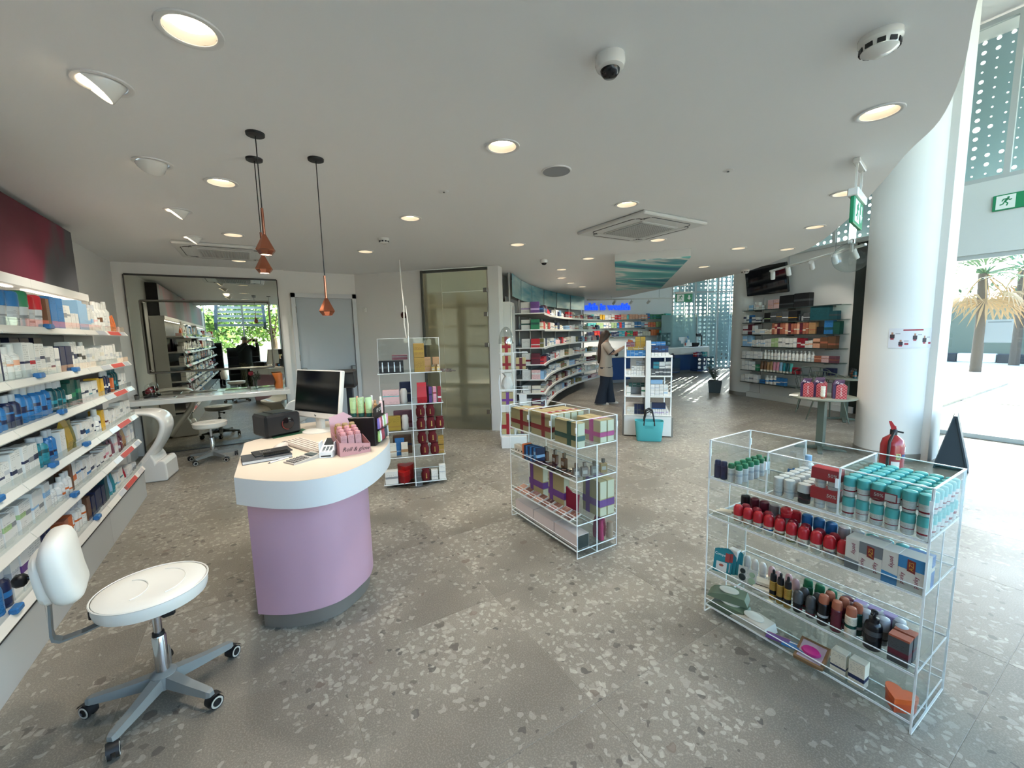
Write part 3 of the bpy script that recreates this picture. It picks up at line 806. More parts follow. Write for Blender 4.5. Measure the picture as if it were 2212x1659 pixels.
def _pouch(b):
    b.loft([[(-.5, -.3, 0), (.5, -.3, 0), (.5, .3, 0), (-.5, .3, 0)], [(-.52, -.5, .3), (.52, -.5, .3), (.52, .5, .3), (-.52, .5, .3)], [(-.48, -.25, .8), (.48, -.25, .8), (.48, .25, .8), (-.48, .25, .8)], [(-.5, -.04, 1), (.5, -.04, 1), (.5, .04, 1), (-.5, .04, 1)]], smooth=False)
kind('pouch', 'pouch', _pouch, PRINT)
def _plain(b): _carton(b)
CN = {'white': '#dcdad3', 'cream': '#d8d0bd', 'ivory': '#cfc8b6', 'pale blue': '#8fb4d2', 'blue': '#2d6ea6', 'navy': '#232b4a', 'teal': '#2a7f8c', 'dark teal': '#164850', 'green': '#2c7a55', 'dark green': '#1c4c42', 'lime': '#a3bd86',
      'yellow': '#d9a92f', 'mustard': '#a5872f', 'orange': '#cf6a34', 'red': '#b5262f', 'crimson': '#8e1d2c', 'maroon': '#5a1f2c', 'pink': '#d58fa0', 'pale pink': '#dfb7b4', 'mauve': '#7a4a55', 'purple': '#5d3b78', 'lilac': '#a792bd',
      'grey': '#86888a', 'dark grey': '#474a4d', 'black': '#17181b', 'brown': '#6b4a35', 'tan': '#a67f57', 'kraft': '#a08a5c', 'gold': '#9c7a33', 'turquoise': '#56b9b5', 'silver': '#b9bbbd', 'olive': '#6d683a', 'copper': '#a5624a', 'peach': '#d9a183'}
def cc(n): return c4(CN.get(n, n))
BOXN = {'carton': 'carton'}
def prod(kd, loc, size, rz, col, cap='white', band=None, label=None, cat=None, group=None, far=False, name=None, tilt=None):
    noun, me, cme, j, cn = KM[kd]
    use = j if (far and j is not None) else me
    o = bpy.data.objects.new(name or noun.replace(' ', '_').replace('-', '_'), use); COL.objects.link(o)
    M = T(*loc) @ RZ(rz)
    if tilt is not None: M = M @ tilt
    o.matrix_world = M @ S(*size)
    o.color = cc(col); o['band'] = list(cc(band or col))
    if far and j is not None: o['cap'] = list(cc(cap))
    if label: tag(o, label, cat or noun.split()[-1].replace('roll-on', 'deodorant'), group)
    if cme is not None and not far:
        c = bpy.data.objects.new(cn, cme); COL.objects.link(c); c.parent = o; c.color = cc(cap)
    return o
def fill(segs, p0, p1, z, nrm, tail, group, far=False, jit=.003, setback=.02, start=1, gap=.006, box='carton'):
    """stand the items of segs one after another from p0 to p1 on a shelf; nrm points out of the shelf"""
    p0 = Vector(p0); p1 = Vector(p1); d = (p1-p0); ln = d.length; d.normalize(); nv = Vector(nrm).normalized()
    rz = math.atan2(nv.y, nv.x)+PI/2
    s = 0.0; i = start-1
    for sg in segs:
        kd, n, w_, dp, h, col = sg[:6]; cap = sg[6] if len(sg) > 6 else 'white'; band = sg[7] if len(sg) > 7 else None
        if kd == 'gap': s += n*w_; continue
        cols = col if isinstance(col, (list, tuple)) else [col]; bands = band if isinstance(band, (list, tuple)) else [band]
        for k in range(n):
            if s+w_ > ln: return i
            i += 1
            hh = h*random.uniform(.95, 1.05)
            c = cols[k % len(cols)]
            sb = setback+random.uniform(0, .012)
            P = p0+d*(s+w_/2)-nv*(dp/2+sb)
            noun = box if kd == 'carton' else KM[kd][0]
            prod(kd, (P.x, P.y, z), (w_, dp, hh), rz+random.uniform(-.04, .04), c, cap, bands[k % len(bands)], '%s %s, %s %s' % (c, noun, ordn(i), tail), noun if kd == 'carton' else None, group, far, noun.replace(' ', '_').replace('-', '_'))
            s += w_+gap+random.uniform(0, jit)
    return i
def rand_segs(rng, total, pal, wr=(.05, .1), hr=(.1, .17), kinds=('carton', 'carton', 'carton', 'bottle', 'tube'), dep=.07, nmax=4):
    s = 0; o = []
    while s < total:
        k = rng.choice(kinds); w_ = rng.uniform(*wr)*(1 if k == 'carton' else .8); n = rng.randint(1, nmax); h = rng.uniform(*hr)
        c = rng.choice(pal)
        o.append((k, n, w_, dep if k == 'carton' else min(dep, w_), h, c, rng.choice(['white', 'white', 'white', c, 'silver']), rng.choice([c, c, 'blue', 'navy', 'white', 'red', 'grey', 'pale blue', 'orange'])))
        s += n*(w_+.008)
    return o

# ------------------------------------------------------------------ long wall shelving
XF, XB = -1.09, -1.555
SHZ = [1.73, 1.435, 1.18, .89, .62, .33]
BAYS = [(5.72, 4.46), (4.46, 3.20), (3.20, 1.94), (1.94, .68), (.68, -.58), (-.58, -1.84)]
rail_m = mat('price_rail', '#d8d5cc', .3); railc = mat('price_rail_cover', '#bfc3c8', .15); redm = mat('rail_red', '#b5473e', .5); blum = mat('clip_blue', '#2c6aa3', .35)
ORDN = ['first', 'second', 'third', 'fourth', 'fifth', 'sixth']
for b, (ya, yb) in enumerate(BAYS):
    t = thing('wall_shelving_unit', '%s bay of the long white wall shelving counted from the mirror' % ORDN[b], 'shelving unit', (0, 0, 0), 0, 'bays of the long wall shelving')
    q = MB(); q.box(XB-.012, XB, yb+.002, ya-.002, .25, 2.06); q.build('back_panel', mat('shelf_back_grey', '#8d8f90', .5), t)
    q = MB(); q.box(XB, XF-.012, yb+.002, ya-.002, 0.0, .27); q.build('plinth', mat('plinth_grey', '#b3b5b2', .45), t)
    q = MB(); q.box(XF-.012, XF-.004, yb+.004, ya-.004, .27, .286); q.build('plinth_shadow_strip', dark, t)  # solid dark strip stands in for the shade above the plinth
    q = MB(); q.box(-1.568, -1.34, yb+.001, ya-.001, 2.03, 2.095); q.build('canopy', lam, t)
    q = MB(); q.box(-1.43, -1.40, yb+.1, ya-.1, 2.024, 2.031); q.build('canopy_light', mat('canopy_led', '#fff4e4', .4, emit='#fff0dc', estr=5.0), t)
    if b == 0:
        q = MB(); q.box(XB, -1.35, ya-.002, ya+.012, .25, 2.03); q.build('end_panel', lam, t)
    for k, z in enumerate(SHZ):
        q = MB(); dx = .012*k
        q.box(XB, XF-.02, yb+.001, ya-.001, z-.028, z); sh = q.build('shelf', lam, t)
        q = MB(); prof = [(XF-.02, z), (XF+.004, z-.038), (XF, z-.045), (XF-.02, z-.03)]
        q.add([(x, yb+.003, zz) for x, zz in prof]+[(x, ya-.003, zz) for x, zz in prof], [(0, 1, 5, 4), (1, 2, 6, 5), (2, 3, 7, 6), (3, 0, 4, 7), (0, 3, 2, 1), (4, 5, 6, 7)]); q.build('price_rail', rail_m, sh)
        q = MB(); q.box(XF-.026, XF-.022, yb+.004, ya-.004, z, z+.045); q.build('front_guard', acryl, sh)
        def insert(y0, y1, m, nm):
            q = MB(); e = .0012
            P = [(XF-.018+e, z-.002), (XF+.0035+e, z-.036)]
            q.add([(P[0][0], y0, P[0][1]), (P[0][0], y1, P[0][1]), (P[1][0], y1, P[1][1]), (P[1][0], y0, P[1][1])], [(0, 1, 2, 3)]); q.build(nm, m, sh)
        if b == 0: insert(ya-.62-.03*k, ya-.25-.02*k, redm, 'red_rail_insert'); insert(ya-.24, ya-.06, railc, 'clear_rail_insert')
        if b in (1, 2):
            for yy in ((yb+.35, yb+.95) if k % 2 else (yb+.6,)):
                q = MB(); q.bbox(XF-.03, XF+.006, yy, yy+.07, z-.01, z+.022, .006); q.build('blue_clip', blum, sh)
        else: insert(ya-.95, ya-.7, railc, 'clear_rail_insert')
def shelf_name(k): return ['top', 'second', 'third', 'fourth', 'fifth', 'lowest'][k]+' shelf of the long shelving'
Wh = 'white'
LS = [
 [('carton', 1, .07, .09, .05, 'pale pink'), ('tube', 2, .05, .05, .16, 'orange', 'orange'), ('bottle', 2, .045, .045, .19, 'orange', Wh, 'orange'), ('bottle', 3, .06, .06, .26, Wh, Wh, 'silver'), ('bottle', 2, .065, .065, .25, Wh, Wh, 'brown'), ('bottle', 2, .06, .06, .22, Wh, 'silver', 'pale pink'),
  ('carton', 2, .05, .08, .18, Wh, Wh, 'pale blue'), ('carton', 2, .11, .09, .22, 'pale blue', Wh, 'pale blue'), ('carton', 2, .06, .08, .12, Wh), ('carton', 2, .08, .1, .17, Wh, Wh, 'grey'), ('carton', 2, .10, .1, .22, 'blue', Wh, 'blue'), ('carton', 1, .05, .09, .2, 'brown'),
  ('jar', 2, .10, .10, .20, 'silver', 'red', 'grey'), ('jar', 1, .10, .10, .22, 'silver', 'green', 'grey'), ('jar', 2, .13, .12, .2, 'silver', 'blue', 'grey'), ('jar', 1, .13, .12, .22, 'silver', 'dark green', 'grey'), ('carton', 1, .04, .09, .24, Wh), ('carton', 1, .05, .1, .26, 'maroon', Wh, 'tan'), ('carton', 1, .08, .1, .26, Wh, Wh, 'pale blue'), ('carton', 2, .07, .1, .27, ['blue', Wh], Wh, 'peach'), ('carton', 2, .06, .1, .24, Wh, Wh, 'black')],
 [('carton', 4, .05, .08, .10, Wh, Wh, 'silver'), ('carton', 6, .06, .09, .17, Wh, Wh, ['silver', Wh]), ('carton', 5, .07, .09, .15, Wh, Wh, ['cream', 'silver', Wh]), ('bottle', 1, .06, .06, .2, Wh), ('carton', 2, .07, .09, .17, Wh, Wh, 'black'), ('carton', 2, .06, .08, .2, Wh, Wh, 'navy'), ('carton', 2, .10, .1, .18, 'navy', Wh, 'navy'), ('carton', 3, .075, .09, .17, Wh, Wh, ['grey', 'mauve']), ('carton', 4, .065, .09, .2, Wh, Wh, ['navy', 'silver', 'red']),
  ('bottle', 2, .075, .075, .19, Wh, ['white'][0], 'peach'), ('bottle', 1, .06, .06, .2, Wh, 'orange', 'cream'), ('carton', 1, .04, .09, .24, 'navy'), ('carton', 4, .07, .1, .25, Wh, Wh, ['black', 'red', 'blue', 'silver']), ('carton', 3, .08, .1, .2, Wh, Wh, ['navy', 'grey']), ('carton', 6, .07, .1, .22, Wh, Wh, ['blue', 'silver'])],
 [('carton', 3, .05, .08, .14, Wh, Wh, ['silver', 'black']), ('carton', 1, .06, .08, .18, Wh, Wh, 'dark grey'), ('bottle', 3, .065, .065, .22, 'dark teal', 'dark teal', 'teal'), ('carton', 1, .05, .08, .13, 'orange', Wh, Wh), ('bottle', 4, .05, .05, .2, 'navy', 'silver', Wh), ('carton', 2, .07, .08, .15, 'yellow', Wh, 'yellow'), ('carton', 5, .075, .09, .14, Wh, Wh, ['navy', 'navy', 'teal']), ('carton', 2, .075, .09, .18, 'dark green', Wh, 'green'), ('carton', 1, .07, .09, .16, 'dark green', Wh, Wh),
  ('bottle', 3, .075, .075, .2, 'dark teal', 'silver', 'teal'), ('bottle', 5, .08, .08, .21, 'blue', 'silver', 'navy'), ('bottle', 2, .07, .07, .18, 'navy', 'silver', 'blue'), ('bottle', 2, .07, .07, .17, 'blue', Wh, 'navy'), ('carton', 4, .075, .1, .2, Wh, Wh, ['grey', 'pale blue']), ('bottle', 6, .08, .08, .2, ['navy', 'blue'], 'silver', 'blue')],
 [('carton', 5, .06, .08, .16, Wh, Wh, ['silver', 'grey', Wh]), ('carton', 6, .055, .08, .13, Wh, Wh, ['silver', 'cream']), ('carton', 2, .05, .08, .16, Wh, Wh, 'maroon'), ('carton', 1, .07, .08, .17, 'yellow', Wh, 'yellow'), ('bottle', 1, .07, .07, .2, Wh, Wh, 'navy'), ('bottle', 2, .06, .06, .15, Wh, Wh, 'navy'), ('carton', 5, .07, .09, .15, Wh, Wh, ['navy', 'silver', 'blue']), ('tube', 1, .08, .06, .21, 'olive', 'olive'), ('pouch', 1, .11, .06, .22, 'mustard'), ('carton', 2, .06, .09, .17, Wh), ('bottle', 2, .06, .06, .19, 'blue', 'silver', 'navy'),
  ('bottle', 2, .08, .08, .18, 'teal', 'silver', 'dark teal'), ('carton', 5, .06, .09, .17, Wh, Wh, ['navy', 'grey']), ('carton', 5, .055, .09, .14, Wh, Wh, ['silver', 'navy']), ('bottle', 6, .08, .08, .19, ['teal', 'blue'], Wh)],
 [('carton', 3, .07, .08, .18, Wh, Wh, ['silver', 'cream', 'pale pink']), ('tube', 2, .06, .05, .17, 'tan', 'brown'), ('bottle', 3, .055, .055, .18, ['mauve', 'maroon', 'mauve'], 'mauve', 'silver'), ('carton', 2, .05, .08, .18, Wh, Wh, 'pale pink'), ('tube', 2, .06, .05, .17, 'mauve', Wh), ('carton', 3, .06, .08, .13, Wh, Wh, ['crimson', 'pink']), ('carton', 4, .06, .08, .12, Wh, Wh, ['navy', 'silver']), ('carton', 4, .075, .09, .16, Wh, Wh, ['navy', 'blue']), ('carton', 1, .06, .08, .2, Wh, Wh, 'orange'), ('carton', 1, .04, .08, .18, 'brown'), ('bottle', 3, .05, .05, .15, Wh, Wh, 'orange'), ('bottle', 3, .05, .05, .13, Wh, Wh, 'silver'),
  ('carton', 3, .08, .09, .17, Wh, Wh, ['pale blue', 'grey']), ('carton', 4, .075, .1, .16, Wh, Wh, ['grey', 'lime']), ('carton', 8, .075, .1, .18, Wh, Wh, ['silver', 'blue'])],
 [('jar', 3, .06, .06, .07, 'grey', 'silver', 'grey'), ('carton', 3, .06, .08, .1, Wh, Wh, 'silver'), ('tube', 2, .05, .05, .12, ['crimson', Wh], Wh), ('carton', 4, .06, .08, .15, Wh, Wh, ['teal', 'navy', 'pale blue']), ('tube', 3, .06, .05, .18, ['teal', 'pale blue', 'teal'], 'teal'), ('carton', 1, .09, .09, .19, 'dark teal'), ('carton', 4, .08, .09, .16, 'navy', Wh, ['navy', 'dark grey']), ('carton', 1, .07, .09, .18, 'brown'), ('bottle', 4, .065, .065, .2, Wh, 'silver', 'orange'), ('carton', 3, .07, .09, .16, ['orange', 'copper', 'orange'], Wh, 'orange'), ('bottle', 3, .07, .07, .2, 'navy', 'navy', 'blue'), ('carton', 4, .08, .09, .2, Wh, Wh, ['purple', 'silver']), ('bottle', 5, .08, .08, .2, ['navy', 'blue'], 'silver', 'blue')]]
rng = random.Random(3)
for k, z in enumerate(SHZ):
    n = fill(LS[k], (XF-.03, 5.66), (XF-.03, [3.0, 2.8, 2.65, 2.5, 2.4, 2.3][k]), z, (1, 0), 'from the mirror on the '+shelf_name(k), 'goods on the '+shelf_name(k), setback=.01)
    if k < 5:
        fill(rand_segs(rng, 4.5, [Wh, Wh, Wh, 'navy', 'teal', 'cream', 'red', 'pale blue', 'maroon'], (.16, .26), (.13, .21), dep=.12, nmax=2), (XF-.03, [2.9, 2.7, 2.5, 2.35, 2.2][k]), (XF-.03, -1.8), z, (1, 0), 'from the mirror on the '+shelf_name(k), 'goods on the '+shelf_name(k), True, start=n+1, setback=.01, gap=.03)
# dark framed boxes standing behind on the second shelf
for i, y in enumerate((4.62, 4.40, 4.25)):
    prod('carton', (-1.42, y, SHZ[1]), (.14, .04, .24), PI/2, 'navy', Wh, 'dark grey', 'dark framed carton standing at the back of the second shelf, %s from the mirror' % ordn(i+1), 'carton', 'dark framed cartons behind the second shelf')

# painting above the shelving
pm = mat('abstract_painting', '#55555a', .6)
geo = N(pm, 'ShaderNodeNewGeometry'); sp = N(pm, 'ShaderNodeSeparateXYZ'); L(pm, geo.outputs['Position'], sp.inputs[0])
nz = N(pm, 'ShaderNodeTexNoise'); nz.inputs['Scale'].default_value = 1.7; nz.inputs['Detail'].default_value = 4; mp = N(pm, 'ShaderNodeMapping'); mp.inputs['Rotation'].default_value = (R(35), 0, 0); mp.inputs['Scale'].default_value = (1, 1.6, .6); L(pm, geo.outputs['Position'], mp.inputs[0]); L(pm, mp.outputs[0], nz.inputs['Vector'])
u = math_n(pm, 'ADD', math_n(pm, 'ADD', sp.outputs[1], math_n(pm, 'MULTIPLY', math_n(pm, 'SUBTRACT', nz.outputs['Fac'], .5), 1.1)), math_n(pm, 'MULTIPLY', math_n(pm, 'SUBTRACT', sp.outputs[2], 2.3), -.5))
rp = N(pm, 'ShaderNodeValToRGB'); mr = N(pm, 'ShaderNodeMapRange'); mr.inputs[1].default_value = -2; mr.inputs[2].default_value = 6; L(pm, u, mr.inputs[0]); L(pm, mr.outputs[0], rp.inputs[0])
els = rp.color_ramp.elements
stops = [(0, '#2e555b'), (.12, '#6b394c'), (.22, '#546264'), (.32, '#3d6f69'), (.40, '#6a6c6f'), (.48, '#873d52'), (.56, '#65676a'), (.63, '#3d494e'), (.70, '#3a4348'), (.76, '#4a1626'), (.83, '#561a2c'), (.885, '#6d2036'), (.905, '#4c4c50'), (1, '#47474b')]
while len(els) < len(stops): els.new(.5)
for e, (p, c) in zip(els, stops): e.position = p; e.color = c4(c)
L(pm, rp.outputs[0], pbsdf(pm).inputs['Base Color'])
t = thing('painting', 'long dark abstract painting with crimson strokes above the shelving', 'painting', (0, 0, 0))
q = MB(); q.box(-1.42, -1.40, -1.84, 5.71, 2.10, 2.675); q.build('canvas', pm, t)
q = MB(); q.box(-1.565, -1.422, -1.84, 5.715, 2.10, 2.68); q.build('box_frame', mat('frame_grey', '#4c4c4f', .6), t)

# ------------------------------------------------------------------ mirror, bench and what is on it
t = thing('wall_mirror', 'large wall mirror reaching the floor with a slim dark edge', 'mirror', (0, 0, 0))
q = MB(); q.box(-1.445, .385, 7.785, 7.798, .012, 2.545); q.build('mirror_pane', mirror_mat(), t)
em = mat('mirror_edge', '#3b3a38', .4)
for x0, x1, z0, z1 in ((-1.457, -1.445, 0.0, 2.557), (.385, .397, 0, 2.557), (-1.445, .385, 2.545, 2.57), (-1.445, .385, 0, .012)):
    q = MB(); q.box(x0, x1, 7.77, 7.799, z0, z1); q.build('edge_strip', em, t)
t = thing('vanity_frame', 'slim rectangular metal frame fixed before the mirror', 'frame', (0, 0, 0))
fm_ = mat('vanity_steel', '#6f6c66', .35, .8)
for a, b in (((-1.30, 2.20), (.25, 2.215)), ((-1.30, 1.185), (.25, 1.185)), ((-1.30, 1.185), (-1.30, 2.20)), ((.25, 1.185), (.25, 2.215))):
    q = MB(); q.tube([(a[0], 7.72, a[1]), (b[0], 7.72, b[1])], .013, 6); q.build('rail', fm_, t)
for x in (-1.28, .23):
    for z in (1.22, 2.18): q = MB(); q.tube([(x, 7.72, z), (x, 7.785, z)], .01, 6); q.build('standoff', fm_, t)
t = thing('makeup_bench', 'long white wall bench below the mirror', 'bench', (0, 0, 0))
q = MB(); q.bbox(-1.565, .42, 7.30, 7.766, .775, .845, .006); q.build('top', gloss_white, t)
for i in range(4):
    q = MB(); q.bbox(-1.35+.45*i, -1.0+.45*i, 7.40, 7.62, .8452, .853, .003); q.build('tray', mat('tray_clear', '#c8cac8', .1, coat=.5), t)
q = MB(); q.box(-1.565, -1.53, 7.34, 7.74, 0, .775); q.build('side_support', lam, t)
# rose dome
P = at_z(326, 858, .853); t = thing('rose_dome', 'glass dome with a dark red rose on the bench', 'ornament', (P.x, P.y, .846))
q = MB(); q.lathe([(.075, 0), (.08, .005), (.08, .02), (.065, .028)], 20); q.build('base', black, t)
q = MB(); q.lathe([(.06, .028), (.062, .12), (.05, .17), (.02, .195), (.0005, .198)], 18, cap0=False, cap1=False); q.build('dome', acryl, t)
rosem = mat('rose_red', '#7c1524', .6)
for k, (dx, dy, dz) in enumerate(((-.02, -.01, .10), (.025, 0, .085), (0, .02, .12), (-.03, .01, .07))):
    q = MB(); q.lathe([(.004, -.02), (.026, -.01), (.032, .008), (.022, .022), (.012, .012)], 9, M=T(dx, dy, dz)); q.build('rose', rosem, t)
q = MB(); q.tube([(0, 0, .02), (.005, 0, .09)], .004, 6); q.build('stem', mat('stem_green', '#2e4a2c', .6), t)
P = at_z(300, 862, .853); t = thing('candle_pot', 'small glass candle pot at the end of the bench', 'candle', (P.x-.02, P.y, .846))
q = MB(); q.lathe([(.025, 0), (.028, .05), (.0285, .055)], 14, cap1=False); q.build('pot', mat('pot_grey', '#5d5a55', .3), t); q = MB(); q.lathe([(.03, .055), (.032, .06), (.01, .07), (.0005, .075)], 14); q.build('lid', dark, t)
# orange paper bag-like vase
P = at_z(606, 838, .846); t = thing('orange_vase', 'crumpled orange bag-shaped vase on the bench end', 'vase', (P.x-.02, P.y, .846))
rings = []
for z, a, b, dx in ((0, .05, .04, 0), (.04, .058, .045, 0), (.1, .05, .04, .012), (.17, .06, .045, .0), (.22, .068, .045, -.01), (.245, .07, .03, -.012)):
    rings.append([(dx+a*math.cos(2*PI*i/14)*(1+.07*math.sin(i*2.3+z*40)), b*math.sin(2*PI*i/14), z) for i in range(14)])
q = MB(); q.loft(rings); q.build('body', mat('vase_orange', '#c06a2c', .45), t)
P = at_z(553, 838, .846); t = thing('flower_vase', 'glass vase with a red rose and dark leaves on the bench', 'vase', (P.x, 7.66, .846))
q = MB(); q.lathe([(.03, 0), (.032, .01), (.025, .09), (.033, .15)], 14, cap1=False); q.build('glass', acryl, t)
gm_ = mat('leaf_dark', '#26331f', .6); rnd = random.Random(5)
for k in range(7):
    a = rnd.uniform(0, 6.28); r = rnd.uniform(.02, .07); h = rnd.uniform(.2, .3)
    q = MB(); q.tube([(0, 0, .02), (r*.4*math.cos(a), r*.4*math.sin(a), .15), (r*math.cos(a), r*math.sin(a), h)], .003, 5)
    for s_ in range(5):
        b_ = rnd.uniform(0, 6.28); z = rnd.uniform(.14, h); c = Vector((r*.7*math.cos(a), r*.7*math.sin(a), z))
        e = c+Vector((math.cos(b_), math.sin(b_), .3))*.06; sd_ = Vector((-math.sin(b_), math.cos(b_), 0))*.014; mid = (c+e)/2
        q.add([c, mid+sd_, e, mid-sd_], [(0, 1, 2, 3)])
    q.build('sprig', gm_, t)
q = MB(); q.lathe([(.004, -.03), (.03, -.012), (.036, .012), (.025, .03), (.012, .014)], 10, M=T(-.05, -.02, .25)); q.build('rose', rosem, t)
# ------------------------------------------------------------------ white stools
uph = mat('white_leatherette', '#dedbd2', .38); basem = mat('stool_base_grey', '#7d8180', .45); rub = mat('caster_black', '#191a1c', .45); ringm = mat('caster_ring', '#b9b7ae', .4)
def seat_mesh(r, th, sx=1.0):
    q = MB(); q.lathe([(r*.86, 0), (r*.97, .01), (r, .03), (r, th*.72), (r*.975, th*.88), (r*.9, th*.97), (r*.6, th*.985), (r*.3, th*.96), (.0005, th*.95)], 40, cap1=False, sx=sx); return q
def stool(loc, rz, label, h, backrest=False):
    t = thing('rolling_stool', label, 'stool', loc, rz)
    s = seat_mesh(.195, .075, 1.03).build('seat', uph, t, T(0, 0, h-.075))
    q = MB(); q.tube([(.197*1.03*math.cos(a), .197*math.sin(a), .066) for a in [2*PI*i/40 for i in range(40)]], .0035, 5, closed=True); q.build('piping', uph, s)
    q = MB()
    q.tube([(.02+.10*math.cos(a), .10*math.sin(a)*1.25, .0755) for a in [R(-75)+R(150)*i/14 for i in range(15)]], .0025, 5); q.tube([(-.09+.08*math.cos(a), .10*math.sin(a), .0752) for a in [R(-75)+R(150)*i/14 for i in range(15)]], .0025, 5); q.build('seam', uph, s)
    q = MB(); q.lathe([(.085, h-.09), (.10, h-.078), (.10, h-.074)], 20); q.build('seat_plate', dark, t)
    q = MB(); q.lathe([(.0165, .26), (.0165, h-.08)], 16); q.build('piston', chrome, t)
    q = MB(); q.lathe([(.026, .125), (.027, .305), (.024, .31)], 18); q.build('column', chrome, t)
    q = MB(); q.lathe([(.0245, .305), (.022, .325)], 16); q.build('collar', black, t)
    q = MB(); q.tube([(.0, 0, h-.12), (.03, -.045, h-.125)], [.008, .006], 8); q.bbox(.02, .07, -.07, -.04, h-.145, h-.115, .008); q.build('lever', black, t)
    q = MB(); q.lathe([(.05, .065), (.055, .075), (.05, .125), (.03, .14)], 16); q.build('hub', basem, t)
    for k in range(5):
        a = 2*PI*k/5+R(17); M = RZ(a)
        q = MB(); q.loft([[(x, -w_, z), (x, w_, z), (x, w_*.75, z+hh), (x, -w_*.75, z+hh)] for x, w_, z, hh in ((.03, .03, .075, .05), (.15, .024, .068, .038), (.265, .019, .066, .028), (.28, .012, .068, .02))], M=M, smooth=False); leg = q.build('leg', basem, t)
        c = M @ Vector((.27, 0, 0)); ra = a+R([25, 60, -30, 40, 80][k])
        Mc = T(c.x, c.y, 0) @ RZ(ra)
        q = MB(); q.tube([(0, 0, .045), (0, 0, .072)], .008, 8, M=Mc); q.lathe([(.033, -.02), (.033, .02)], 14, M=Mc @ T(.014, 0, .034) @ RX(PI/2), a0=R(20), a1=R(200)); q.bbox(-.006, .03, -.008, .008, .03, .055, .004, M=Mc); cs = q.build('caster', rub, leg)
        for s_ in (-1, 1):
            q = MB(); q.lathe([(.0005, .0), (.014, .0), (.016, .004), (.017, .0015), (.0285, .0015), (.0285, -.010), (.0005, -.010)], 18, cap0=False, cap1=False, M=Mc @ T(.014, s_*.017, .0295) @ RX(-s_*PI/2)); q.build('wheel', rub, leg)
            q = MB(); q.lathe([(.0175, .002), (.0185, .0035), (.024, .0035), (.025, .002)], 18, cap0=False, cap1=False, M=Mc @ T(.014, s_*.017, .0295) @ RX(-s_*PI/2)); q.build('wheel_ring', ringm, leg)
    if backrest:
        q = MB(); y = 0
        path = [(-.10, 0, h-.088), (-.22, 0, h-.115), (-.29, 0, h-.12), (-.31, 0, h-.105), (-.313, 0, h-.08), (-.305, 0, h+.05), (-.30, 0, h+.22)]
        q.loft([[(x-.004, -.02, z-.004), (x+.004, -.02, z+.004), (x+.004, .02, z+.004), (x-.004, .02, z-.004)] for x, _, z in path], smooth=False); q.build('back_bar', greyp, t)
        rings = []
        for i in range(9):
            k = i/8; x = -.05+.1*k; f = [.72, .9, .97, 1, 1, 1, .97, .9, .7][i]
            rings.append([(x-.012*math.cos(2*PI*j/24)**2, .165*f*math.copysign(abs(math.cos(2*PI*j/24))**.55, math.cos(2*PI*j/24)), .15*f*math.copysign(abs(math.sin(2*PI*j/24))**.55, math.sin(2*PI*j/24))) for j in range(24)])
        q = MB(); q.loft(rings, M=T(-.245, 0, h+.19) @ RY(R(-6)) @ S(.9, .86, .95)); q.build('backrest', uph, t)
        rings = [[(x, .13*f*math.copysign(abs(math.cos(2*PI*j/20))**.6, math.cos(2*PI*j/20)), .11*f*math.copysign(abs(math.sin(2*PI*j/20))**.6, math.sin(2*PI*j/20))) for j in range(20)] for x, f in ((-.085, .9), (-.07, 1), (-.05, 1))]
        q = MB(); q.loft(rings, M=T(-.245, 0, h+.17) @ RY(R(-6)) @ S(.9, .86, .95)); q.build('back_shell', uph, t)
        q = MB(); q.tube([(-.31, 0, h+.17), (-.35, 0, h+.17)], .008, 8); q.bbox(-.39, -.35, -.022, .022, h+.145, h+.19, .01); q.build('knob', black, t)
        q = MB(); q.bbox(-.205, -.18, -.02, .018, h-.07, h-.03, .004); q.build('clip', black, t)
    return t
stool((-.475, 2.34, 0), R(8), 'white rolling stool with a backrest beside the pink desk', .555, True)
stool((-.60, 6.95, 0), R(70), 'backless white rolling stool before the mirror', .53)

# ------------------------------------------------------------------ white moulded chairs
def loop_chair(loc, rz, label):
    t = thing('moulded_chair', label, 'chair', loc, rz, 'white S-shaped moulded chairs')
    pts = [(-.42, .80), (-.25, .81), (-.05, .815), (.06, .80), (.13, .75), (.155, .67), (.14, .58), (.09, .46), (.0, .33), (-.10, .19), (-.20, .05), (-.24, 0)]
    th = [.04, .05, .06, .075, .08, .085, .08, .075, .08, .09, .10, .10]
    rings = []
    for i, (u, z) in enumerate(pts):
        a = pts[max(i-1, 0)]; b = pts[min(i+1, len(pts)-1)]; d = Vector((b[0]-a[0], b[1]-a[1])).normalized(); n_ = Vector((-d.y, d.x))*th[i]/2
        wv = .24-.05*math.sin(i/11*PI)
        o_ = [(u+n_.x, -wv, z+n_.y), (u+n_.x*1.1, 0, z+n_.y*1.1-.01), (u+n_.x, wv, z+n_.y), (u-n_.x, wv, z-n_.y), (u-n_.x*.9, 0, z-n_.y*.9), (u-n_.x, -wv, z-n_.y)]
        rings.append([(x, y, max(z, 0.0)) for x, y, z in o_])
    q = MB(); q.loft(rings); o = q.build('shell', gloss_white, t); md = o.modifiers.new('soft', 'SUBSURF'); md.levels = 1; md.render_levels = 2
    bp = [(-.22, 0), (.15, 0), (.16, .03), (.155, .20), (.135, .245), (.10, .25), (.06, .22), (.05, .27), (.02, .33), (-.06, .24)]
    q = MB(); q.prism(bp, -.2, .2, M=RX(PI/2)); o = q.build('foot', gloss_white, t)
    md = o.modifiers.new('soft', 'BEVEL'); md.width = .03; md.segments = 3
    return t
loop_chair((-1.12, 6.42, 0), R(-8), 'white S-shaped moulded chair at the end of the long shelving')
